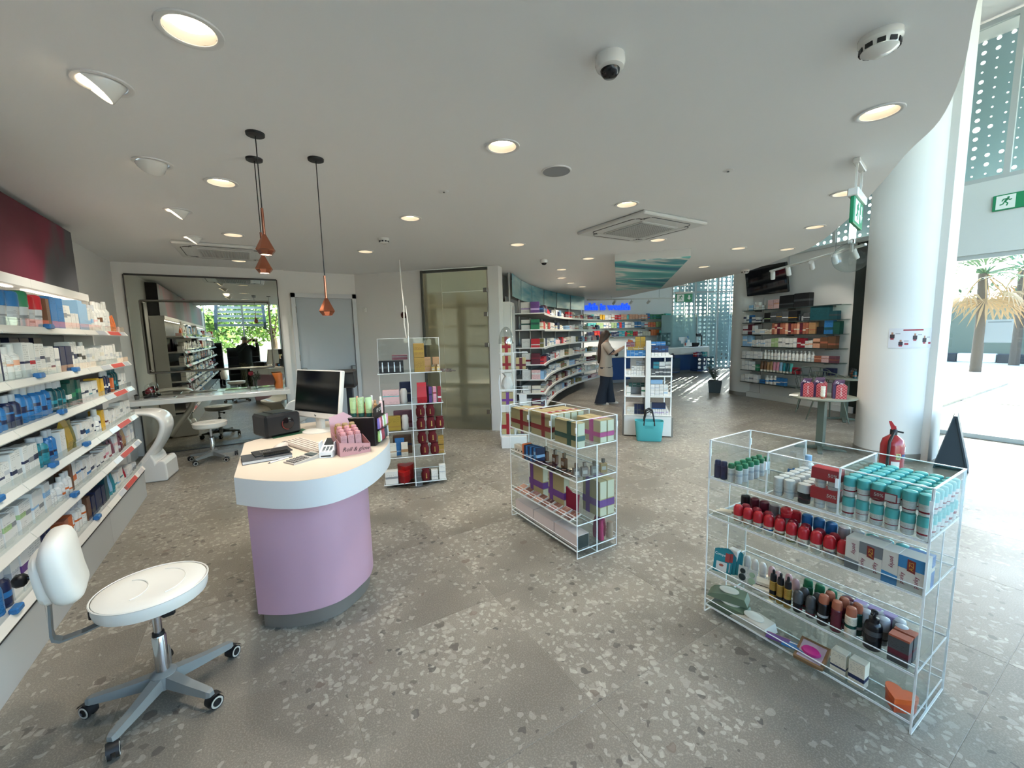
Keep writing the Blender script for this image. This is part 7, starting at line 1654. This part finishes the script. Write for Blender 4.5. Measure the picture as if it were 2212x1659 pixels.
for a, z, s_ in ((189, 1.50, 1), (202, 1.415, .9), (223, 1.485, 1), (240, 1.455, 1.1)):
    curved_patch(t, 'figure_body', R(a-3*s_), R(a+4*s_), z-.04*s_, z+.005, rr+.0009, fk); curved_patch(t, 'figure_head', R(a-1.2), R(a+1.8), z+.005, z+.03*s_, rr+.001, fs_); curved_patch(t, 'figure_mark', R(a-2), R(a+3), z-.055*s_, z-.04*s_, rr+.001, fr_); curved_patch(t, 'caption', R(a+5), R(a+12), z+.01, z+.018, rr+.0009, gy_)
for a, z in ((211, 1.385), (252, 1.39)): curved_patch(t, 'figure_mark', R(a-3), R(a+3), z, z+.022, rr+.001, fr_)
t = thing('door_notice', 'white paper notice taped inside the entrance glass', 'notice', (8.575, 0, 0)); q = MB(); q.box(-.002, 0, 1.312, 1.56, 1.345, 1.655); q.build('sheet', mat('notice_white', '#dfe6e8', .6), t); q = MB(); q.box(-.0026, -.002, 1.33, 1.54, 1.615, 1.63); q.build('heading', mat('notice_grey', '#aab4b8', .6), t)
t = thing('folding_board', 'dark folding floor board standing by the entrance pier', 'floor board', (at_z(2054, 1008, 0).x, at_z(2054, 1008, 0).y, 0), R(11)); q = MB()
for s_ in (-1, 1): q = MB(); q.box(-.2, .2, -.008, .008, 0, .62, M=T(0, s_*.13, 0) @ RX(R(s_*11.5))); q.build('panel', mat('board_slate', '#2f3d46', .5), t)
q = MB(); q.box(-.18, .18, -.012, .012, .59, .612); q.build('hinge_bar', metal, t)
q = MB(); q.prism([(-.125, .03), (.125, .03), (.008, .585), (-.008, .585)], -.19, .19, M=RZ(PI/2) @ RX(PI/2)); q.build('inner_board', mat('board_slate', '#2f3d46', .5), t)

# ------------------------------------------------------------------ people
def skin_body(name, pts, edges, m, par, root=0):
    me = bpy.data.meshes.new(name); me.from_pydata([p[0] for p in pts], edges, [])
    me.materials.append(m)
    o = bpy.data.objects.new(name, me); COL.objects.link(o); o.parent = par
    md = o.modifiers.new('skin', 'SKIN'); md.use_smooth_shade = True
    if not me.skin_vertices: 
        bpy.context.view_layer.objects.active = o; bpy.ops.object.select_all(action='DESELECT'); o.select_set(True)
        bm = bmesh.new(); bm.from_mesh(me); bm.verts.layers.skin.verify(); bm.to_mesh(me); bm.free()
    for v, p in zip(me.skin_vertices[0].data, pts):
        r = p[1]; v.radius = r if isinstance(r, tuple) else (r, r)
    me.skin_vertices[0].data[root].use_root = True
    s_ = o.modifiers.new('smooth', 'SUBSURF'); s_.levels = 1; s_.render_levels = 2
    return o
def hand_chain(pts, edges, wrist_i, d, up, side, curl=.5):
    """palm and five fingers from a wrist; d along hand, up back of hand, side towards the thumb"""
    w_ = Vector(pts[wrist_i][0]); d = Vector(d).normalized(); up = Vector(up).normalized(); side = Vector(side).normalized()
    pi = len(pts); pts.append((tuple(w_+d*.045), .021)); edges.append((wrist_i, pi)); k_i = len(pts); pts.append((tuple(w_+d*.075), (.018, .032))); edges.append((pi, k_i))
    for f, (o_, ln2) in enumerate(((.03, .065), (.01, .075), (-.01, .07), (-.03, .055))):
        a = len(pts); b0 = w_+d*.088+side*o_
        pts.append((tuple(b0), .0095)); edges.append((k_i, a))
        p1 = b0+(d*.75-up*.35*curl)*ln2*.55; pts.append((tuple(p1), .009)); edges.append((a, a+1))
        p2 = p1+(d*.45-up*.85*curl)*ln2*.5; pts.append((tuple(p2), .008)); edges.append((a+1, a+2))
    a = len(pts); b0 = w_+d*.035+side*.035; pts.append((tuple(b0), .011)); edges.append((pi, a)); p1 = b0+(d*.6+side*.5-up*.2)*.04; pts.append((tuple(p1), .01)); edges.append((a, a+1)); p2 = p1+(d*.8-up*.5)*.032; pts.append((tuple(p2), .009)); edges.append((a+1, a+2))
def ell(cx, cy, z, a, b, n=20, rot=0.0, tilt=0.0): return [(cx+a*math.cos(2*PI*i/n), cy+b*math.sin(2*PI*i/n), z+tilt*math.cos(2*PI*i/n)) for i in range(n)]
skn = mat('skin', '#b08a74', .5); 
def face(par, c, fw, r, hair_dark):
    c = Vector(c); fw = Vector(fw).normalized(); up = Vector((0, 0, 1)); sd_ = fw.cross(up).normalized()
    for s_ in (-1, 1):
        p_ = c+fw*r*.86+sd_*s_*.032+up*.006
        q = MB(); q.lathe([(.0005, -.009), (.008, -.005), (.011, 0), (.008, .005), (.0005, .009)], 8, M=T(*p_)); q.build('eye', mat('eye_dark', '#1d1714', .2), par)
        q = MB(); q.tube([p_+up*.022-sd_*.016+fw*.004, p_+up*.027+fw*.008, p_+up*.022+sd_*.016+fw*.002], .004, 5); q.build('eyebrow', hair_dark, par)
        p_ = c+sd_*s_*r*.82-fw*.005; q = MB(); q.lathe([(.0005, -.03), (.012, -.02), (.016, 0), (.014, .02), (.0005, .03)], 8, M=T(*p_)); q.build('ear', skn, par)
    p_ = c+fw*r*1.0-up*.022; q = MB(); q.loft([[tuple(p_+sd_*x+up*z+fw*y) for x, y in ((-w_, -.015), (0, d_), (w_, -.015), (0, -.02))] for z, w_, d_ in ((.035, .006, .0), (.0, .011, .014), (-.016, .014, .02), (-.022, .008, .0))]); q.build('nose', skn, par)
    p_ = c+fw*r*.88-up*.062; q = MB(); q.tube([p_-sd_*.022-fw*.006, p_+fw*.006, p_+sd_*.022-fw*.006], .005, 6); q.build('mouth', mat('lips', '#8a4f48', .5), par)
# pharmacist; local +x is the way she faces, -y her right side
HX = 1.0
wm = thing('person', 'woman in a beige tunic and flared jeans reaching to the shelving tower', 'person', (6.66, 6.90, 0), R(-44))
P_ = [((0, 0, .93), (.11, .14)), ((0, 0, 1.10), (.10, .13)), ((-.01, 0, 1.28), (.10, .15)), ((-.01, 0, 1.38), (.06, .09)), ((.01, 0, 1.45), .05), ((.025, 0, 1.51), (.07, .065)), ((.03, 0, 1.565), (.085, .072)), ((.02, 0, 1.61), (.062, .058))]
E_ = [(0, 1), (1, 2), (2, 3), (3, 4), (4, 5), (5, 6), (6, 7)]
def limb(ch, start):
    i = start
    for p_, r in ch: P_.append((p_, r)); E_.append((i, len(P_)-1)); i = len(P_)-1
    return i
wr = limb([((0, -.16, 1.34), .05), ((.10, -.20, 1.20), .043), ((.16, -.20, 1.13), .039), ((.29, -.17, 1.21), .034), ((.42, -.13, 1.29), .026)], 3); hand_chain(P_, E_, wr, (1, .2, .35), (-.3, 0, 1), (0, 1, .2), .6)
wl = limb([((0, .16, 1.34), .05), ((.12, .2, 1.2), .043), ((.2, .2, 1.14), .039), ((.36, .15, 1.24), .034), ((.46, .08, 1.30), .026)], 3); hand_chain(P_, E_, wl, (1, -.2, .3), (-.3, 0, 1), (0, -1, .2), .6)
for s_ in (-1, 1): limb([((0, s_*.09, .86), .085), ((.01+.05*s_, s_*.10, .47), .058), ((-.01+.1*s_, s_*.10, .09), .04), ((.04+.1*s_, s_*.105, .045), .035), ((.12+.1*s_, s_*.115, .035), .03)], 0)
skin_body('body', P_, E_, skn, wm)
hb = mat('hair_brown', '#3a2a21', .55); tun = mat('tunic_beige', '#a89c8e', .8); jean = mat('jeans_navy', '#1c2735', .8); trimn = mat('tunic_navy', '#232a3c', .7)
q = MB(); q.loft([ell(-.005, 0, .64, .165, .205, tilt=-.02), ell(0, 0, .70, .165, .205), ell(0, 0, .85, .15, .19), ell(0, 0, 1.0, .135, .175), ell(0, 0, 1.2, .135, .18), ell(-.01, 0, 1.33, .12, .19), ell(-.01, 0, 1.385, .085, .13), ell(0, 0, 1.42, .06, .07)]); q.build('tunic', tun, wm)
for s_ in (-1, 1):
    q = MB(); q.tube([(0, s_*.13, 1.34), (.03, s_*.175, 1.29), (.09, s_*.20, 1.21), (.125, s_*.205, 1.165)], [.075, .08, .075, .078], 14); q.build('sleeve', tun, wm)
    q = MB(); q.tube([(.118, s_*.204, 1.173), (.132, s_*.205, 1.158)], .080, 14); q.build('sleeve_trim', trimn, wm)
    q = MB(); q.loft([ell(.0, s_*.085, .84, .125, .105), ell(.01+.025*s_, s_*.09, .68, .105, .095), ell(.02+.05*s_, s_*.10, .48, .092, .085), ell(.0+.08*s_, s_*.10, .25, .105, .095), ell(-.01+.1*s_, s_*.105, .03, .135, .115)]); q.build('trouser_leg', jean, wm)
    q = MB(); q.loft([[(.0+.1*s_+x, s_*.11+w_*math.cos(a), max(.0, h*math.sin(a))) for a in [PI*k/8 for k in range(9)]] for x, w_, h in ((-.08, .025, .05), (.0, .04, .075), (.1, .045, .06), (.16, .035, .04), (.185, .01, .015))]); q.build('shoe', mat('shoe_pale', '#b3aca2', .6), wm)
hair = []
for z, cx, a, b in ((.92, -.15, .02, .08), (1.0, -.145, .04, .115), (1.15, -.13, .05, .13), (1.3, -.11, .06, .125), (1.42, -.06, .085, .11), (1.5, -.02, .105, .10), (1.56, -.005, .108, .098), (1.61, .0, .09, .085), (1.64, .005, .055, .055), (1.652, .005, .02, .02)): hair.append(ell(cx, 0, z, a, b))
q = MB(); q.loft(hair); q.build('hair', hb, wm)
q = MB(); q.tube([(.11, -.102, .82), (.16, -.06, .87)], .006, 5); q.build('pocket_trim', trimn, wm)
face(wm, (.03, 0, 1.555), (1, 0, 0), .085, hb)
# boxes in her hands
for i, (x, y, zz, c, bd) in enumerate(((.50, -.10, 1.33, 'orange', 'red'), (.56, -.02, 1.35, 'white', 'black'))):
    P = T(6.66, 6.90, 0) @ RZ(R(-44)) @ Vector((x, y, zz)); prod('carton', P, (.1, .06, .1), R(-44), c, 'white', bd, '%s carton held in the woman\'s hands' % c, 'carton', 'cartons held by the woman', True, tilt=RY(.3))
# photographer seen in the mirror
mn = thing('person', 'man in a dark sweater taking the picture, seen in the mirror', 'person', (-.27, -.45, 0), R(58.7))
P_ = [((0, 0, .95), (.12, .16)), ((0, 0, 1.15), (.12, .15)), ((0, 0, 1.34), (.11, .17)), ((0, 0, 1.44), (.07, .10)), ((.03, 0, 1.52), .058), ((.05, 0, 1.58), (.078, .07)), ((.06, 0, 1.645), (.092, .078)), ((.05, 0, 1.70), (.065, .06))]
E_ = [(0, 1), (1, 2), (2, 3), (3, 4), (4, 5), (5, 6), (6, 7)]
for s_ in (-1, 1):
    i = limb([((.02, s_*.19, 1.40), .06), ((.14, s_*.27, 1.30), .05), ((.22, s_*.28, 1.33), .045), ((.35, s_*.20, 1.48), .038), ((.45, s_*.12, 1.58), .03)], 3); hand_chain(P_, E_, i, (.45, -s_*.5, .45), (-.5, s_*.7, .4), (0, -s_*.2, 1), .7)
    limb([((0, s_*.10, .88), .09), ((.02, s_*.11, .49), .062), ((0, s_*.12, .09), .045), ((.06, s_*.125, .05), .04), ((.15, s_*.13, .04), .035)], 0)
skin_body('body', P_, E_, skn, mn)
swt = mat('sweater_dark', '#1a211f', .85); cam_t = mat('camo_trousers', '#4a4a38', .85); cn2 = N(cam_t, 'ShaderNodeTexNoise'); cn2.inputs['Scale'].default_value = 9; crp = N(cam_t, 'ShaderNodeValToRGB'); crp.color_ramp.interpolation = 'CONSTANT'; L(cam_t, cn2.outputs['Fac'], crp.inputs[0]); e = crp.color_ramp.elements; e[0].color = c4('#2e3026'); e[1].position = .5; e[1].color = c4('#5c5a42'); L(cam_t, crp.outputs[0], pbsdf(cam_t).inputs['Base Color'])
q = MB(); q.loft([ell(0, 0, .86, .145, .19), ell(0, 0, 1.05, .15, .195), ell(0, 0, 1.25, .15, .21), ell(0, 0, 1.40, .12, .21), ell(.0, 0, 1.46, .085, .12), ell(.02, 0, 1.50, .07, .075)]); q.build('sweater', swt, mn)
for s_ in (-1, 1):
    q = MB(); q.tube([(.0, s_*.15, 1.41), (.06, s_*.22, 1.37), (.14, s_*.275, 1.295), (.22, s_*.285, 1.325), (.33, s_*.215, 1.455), (.40, s_*.16, 1.53)], [.075, .078, .065, .06, .05, .042], 12); q.build('sleeve', swt, mn)
    q = MB(); q.loft([ell(0, s_*.095, .90, .13, .105), ell(.02, s_*.105, .5, .095, .09), ell(0, s_*.12, .06, .085, .08)]); q.build('trouser_leg', cam_t, mn)
    q = MB(); q.loft([[(x, s_*.125+w_*math.cos(a), max(0, h*math.sin(a))) for a in [PI*k/8 for k in range(9)]] for x, w_, h in ((-.09, .03, .06), (0, .045, .09), (.12, .05, .07), (.2, .04, .045), (.225, .01, .02))]); q.build('shoe', black, mn)
q = MB(); q.loft([ell(.03, 0, 1.62, .10, .088), ell(.035, 0, 1.67, .098, .084), ell(.04, 0, 1.715, .07, .066), ell(.04, 0, 1.735, .02, .02)]); q.build('hair', mat('hair_grey', '#8a857e', .8), mn)
face(mn, (.062, 0, 1.635), (1, 0, 0), .09, mat('brow_grey', '#5a554e', .7))
ph = bpy.data.objects.new('phone', None)
q = MB(); q.bbox(-.075, .075, -.0375, .0375, -.008, 0, .003); o = q.build('smartphone', mat('phone_body', '#15171b', .2)); tag(o, 'dark smartphone held up by the man in the mirror', 'phone')
o.matrix_world = Matrix.Translation(EYE-FW*.025) @ Matrix(((RT.x, UP.x, FW.x, 0), (RT.y, UP.y, FW.y, 0), (RT.z, UP.z, FW.z, 0), (0, 0, 0, 1))) @ T(.055, -.02, 0)
bpy.data.objects.remove(ph)

# ------------------------------------------------------------------ behind the camera, seen in the mirror
def rack(loc, rz, label, col, w_=.5, d_=.35, h=1.5, n=6):
    t = thing('display_rack', label, 'display rack', loc, rz)
    m = mat('rack_'+col, CN[col], .5)
    q = MB(); q.box(-w_/2, w_/2, d_/2-.02, d_/2, 0, h); q.build('back', m, t)
    for s_ in (-1, 1): q = MB(); q.box(s_*w_/2-.012, s_*w_/2+.012, -d_/2, d_/2, 0, h); q.build('side', m, t)
    for k in range(n): q = MB(); q.box(-w_/2, w_/2, -d_/2, d_/2, .06+(h-.1)*k/n, .08+(h-.1)*k/n); q.build('shelf', m, t)
    q = MB(); q.box(-w_/2, w_/2, -d_/2, d_/2, h-.09, h); q.build('header', m, t)
rack((-1.25, -2.35, 0), PI, 'black display rack reflected past the long shelving', 'black', .55, .4, 1.55, 7)
rack((-.35, -3.0, 0), PI, 'grey gondola rack reflected beside the man', 'dark grey', 1.0, .5, 1.35, 4)
t = thing('outdoor_staircase', 'white outdoor staircase beyond the shop window, seen in the mirror', 'staircase', (0, 0, 0))
for k in range(7): q = MB(); q.box(-1.2, .42, -5.6-.3*k, -5.25-.3*k, 2.2+.2*k, 2.29+.2*k); q.build('tread', mat('stair_white', '#d5d8d8', .6), t)
for x in (-1.3, .42): q = MB(); q.add([(x, -5.2, 2.05), (x+.1, -5.2, 2.05), (x+.1, -7.7, 3.7), (x, -7.7, 3.7), (x, -5.2, 2.35), (x+.1, -5.2, 2.35), (x+.1, -7.7, 4.0), (x, -7.7, 4.0)], [(0, 3, 2, 1), (4, 5, 6, 7), (0, 1, 5, 4), (1, 2, 6, 5), (2, 3, 7, 6), (3, 0, 4, 7)]); q.build('stringer', mat('stair_grey', '#5e666a', .6), t)
def foliage_tree(loc, h, r, label, cols, seed, nleaf=2600):
    t = thing('tree', label, 'tree', loc); rn = random.Random(seed)
    q = MB(); q.tube([(0, 0, 0), (.1, .05, h*.35), (0, 0, h*.6)], [.16, .12, .08], 8)
    for k in range(5): a = k*1.3; q.tube([(0, 0, h*.45), (r*.5*math.cos(a), r*.5*math.sin(a), h*.75)], [.06, .03], 6)
    q.build('trunk', mat('bark', '#5a4a3c', .9), t)
    q = MB(); cl = [(Vector((rn.uniform(-1, 1)*r*.75, rn.uniform(-1, 1)*r*.75, h*.72+rn.uniform(-.6, .6)*r*.7)), rn.uniform(.35, .6)*r) for _ in range(9)]
    for k in range(nleaf):
        c, cr_ = rn.choice(cl); d = Vector((rn.gauss(0, 1), rn.gauss(0, 1), rn.gauss(0, 1))).normalized(); p_ = c+d*cr_*rn.uniform(.7, 1.05); u_ = Vector((rn.gauss(0, 1), rn.gauss(0, 1), rn.gauss(0, 1))).normalized()*.13; v_ = u_.cross(d).normalized()*.06
        q.add([p_-u_, p_+v_, p_+u_, p_-v_], [(0, 1, 2, 3)], rn.randint(0, len(cols)-1))
    o = q.build('crown', [mat('leaf_'+c, c, .6) for c in cols], t); o['kind'] = 'stuff'
foliage_tree((1.0, -13.5, -.1), 4.2, 2.2, 'bright green tree outside, seen in the mirror', ['#6f8f3a', '#8aa84a', '#557a30'], 1)
foliage_tree((-2.5, -12.5, -.1), 3.4, 1.8, 'second green tree outside, seen in the mirror edge', ['#5f8238', '#7d9a45', '#4a6d2c'], 2)
t = thing('red_roof_house', 'small house with a red tiled roof, seen in the mirror', 'house', (5.0, -17, -.1)); q = MB(); q.box(-2.5, 2.5, -1.5, 1.5, 0, 2.6); q.build('wall', mat('house_wall', '#b98a6a', .8), t); q = MB(); q.add([(-2.8, -1.8, 2.6), (2.8, -1.8, 2.6), (2.8, 1.8, 2.6), (-2.8, 1.8, 2.6), (-2.8, 0, 3.8), (2.8, 0, 3.8)], [(0, 1, 5, 4), (2, 3, 4, 5), (1, 2, 5), (3, 0, 4), (3, 2, 1, 0)]); q.build('roof', mat('roof_red', '#a8452f', .8), t)

# ------------------------------------------------------------------ street outside the entrance
def palm(loc, h, label, dry=8, green=16, seed=1):
    t = thing('palm_tree', label, 'palm tree', loc); rn = random.Random(seed)
    q = MB(); q.tube([(0, 0, 0), (.05, 0, h*.5), (0, .05, h)], [.15, .13, .12], 10); q.build('trunk', mat('palm_bark', '#4f473f', .9), t)
    for k in range(dry+green):
        dr_ = k < dry; a = k*2.4+rn.uniform(-.2, .2); el = rn.uniform(-1.2, -.7) if dr_ else rn.uniform(-.2, .9); ln2 = rn.uniform(1.0, 1.5)
        q = MB(); d = Vector((math.cos(a)*math.cos(el), math.sin(a)*math.cos(el), math.sin(el))); base = Vector((0, 0, h)); mid = base+d*ln2*.5
        q.tube([base, mid, mid+d*ln2*.2-Vector((0, 0, .1))], [.03, .02, .015], 5)
        hub = mid+d*ln2*.2-Vector((0, 0, .1)); s_ = d.cross(Vector((0, 0, 1))).normalized(); u_ = s_.cross(d)
        for j in range(13):
            b_ = R(-78+13*j); dd_ = (d*math.cos(b_)+s_*math.sin(b_)).normalized(); e1 = hub+dd_*ln2*.75-Vector((0, 0, .22 if dr_ else .12)); w2 = s_*math.cos(b_)*.035-d*math.sin(b_)*.035; m_ = hub+dd_*ln2*.4
            q.add([hub, m_+w2, e1, m_-w2], [(0, 1, 2, 3)])
        q.build('dry_frond' if dr_ else 'frond', mat('frond_dry', '#9a7d58', .8) if dr_ else mat('frond_green', '#5f7a5a', .6), t)
P = at_x(2128, 600, 21.0); palm((P.x, P.y, -.05), 3.3, 'palm with hanging dry fronds outside the entrance', 6, 22, 3)
P = at_x(2212, 600, 25.0); palm((P.x, P.y, -.05), 3.7, 'second palm farther along the street outside', 5, 20, 5)
hg = mat('hedge_green', '#40563f', .8)
def bush(loc, r, label, seed):
    t = thing('bush', label, 'bush', loc); rn = random.Random(seed); q = MB()
    for k in range(700):
        d = Vector((rn.gauss(0, 1), rn.gauss(0, 1), abs(rn.gauss(0, 1)))).normalized(); p_ = Vector((d.x*r, d.y*r*1.4, d.z*r))*rn.uniform(.75, 1.0); u_ = Vector((rn.gauss(0, 1), rn.gauss(0, 1), rn.gauss(0, 1))).normalized()*.16; v_ = u_.cross(d).normalized()*.08
        q.add([p_-u_, p_+v_, p_+u_, p_-v_], [(0, 1, 2, 3)])
    o = q.build('foliage', hg, t); o['kind'] = 'stuff'
    q = MB(); q.tube([(0, 0, 0), (0, 0, r*.8)], .06, 6); q.build('stem', mat('bark', '#5a4a3c', .9), t)
for i, (px, x, r) in enumerate(((2075, 31.5, 2.8), (2135, 33, 3.6), (2195, 32, 3.2))):
    P = at_x(px, 740, x); bush((P.x, P.y, 0), r, 'dark green bush beyond the kerb, %s from the column' % ordn(i+1), 30+i)
t = thing('white_street_lamp', 'white bracket lamp outside the entrance glass', 'lamp', at_x(2088, 596, 10.2), R(90)); q = MB(); q.bbox(-.1, .1, -.02, .02, -.02, .16, .01); q.build('bracket', gloss_white, t); q = MB(); q.lathe([(.0005, -.16), (.07, -.13), (.09, -.06), (.08, 0)], 16); q.build('shade', gloss_white, t); q = MB(); q.tube([(0, 0, .1), (-1.5, 0, .3)], .02, 6); q.build('arm', gloss_white, t)

# lettering becomes plain mesh
bpy.context.view_layer.update()
_dg = bpy.context.evaluated_depsgraph_get()
for o in [o for o in SC.objects if o.type == 'FONT']:
    me = bpy.data.meshes.new_from_object(o.evaluated_get(_dg))
    n = bpy.data.objects.new(o.name+'_', me); nm = o.name; COL.objects.link(n); n.parent = o.parent; n.matrix_parent_inverse = o.matrix_parent_inverse; n.matrix_local = o.matrix_local
    for k in ('label', 'category', 'group', 'kind'):
        if k in o: n[k] = o[k]
    bpy.data.objects.remove(o); n.name = nm
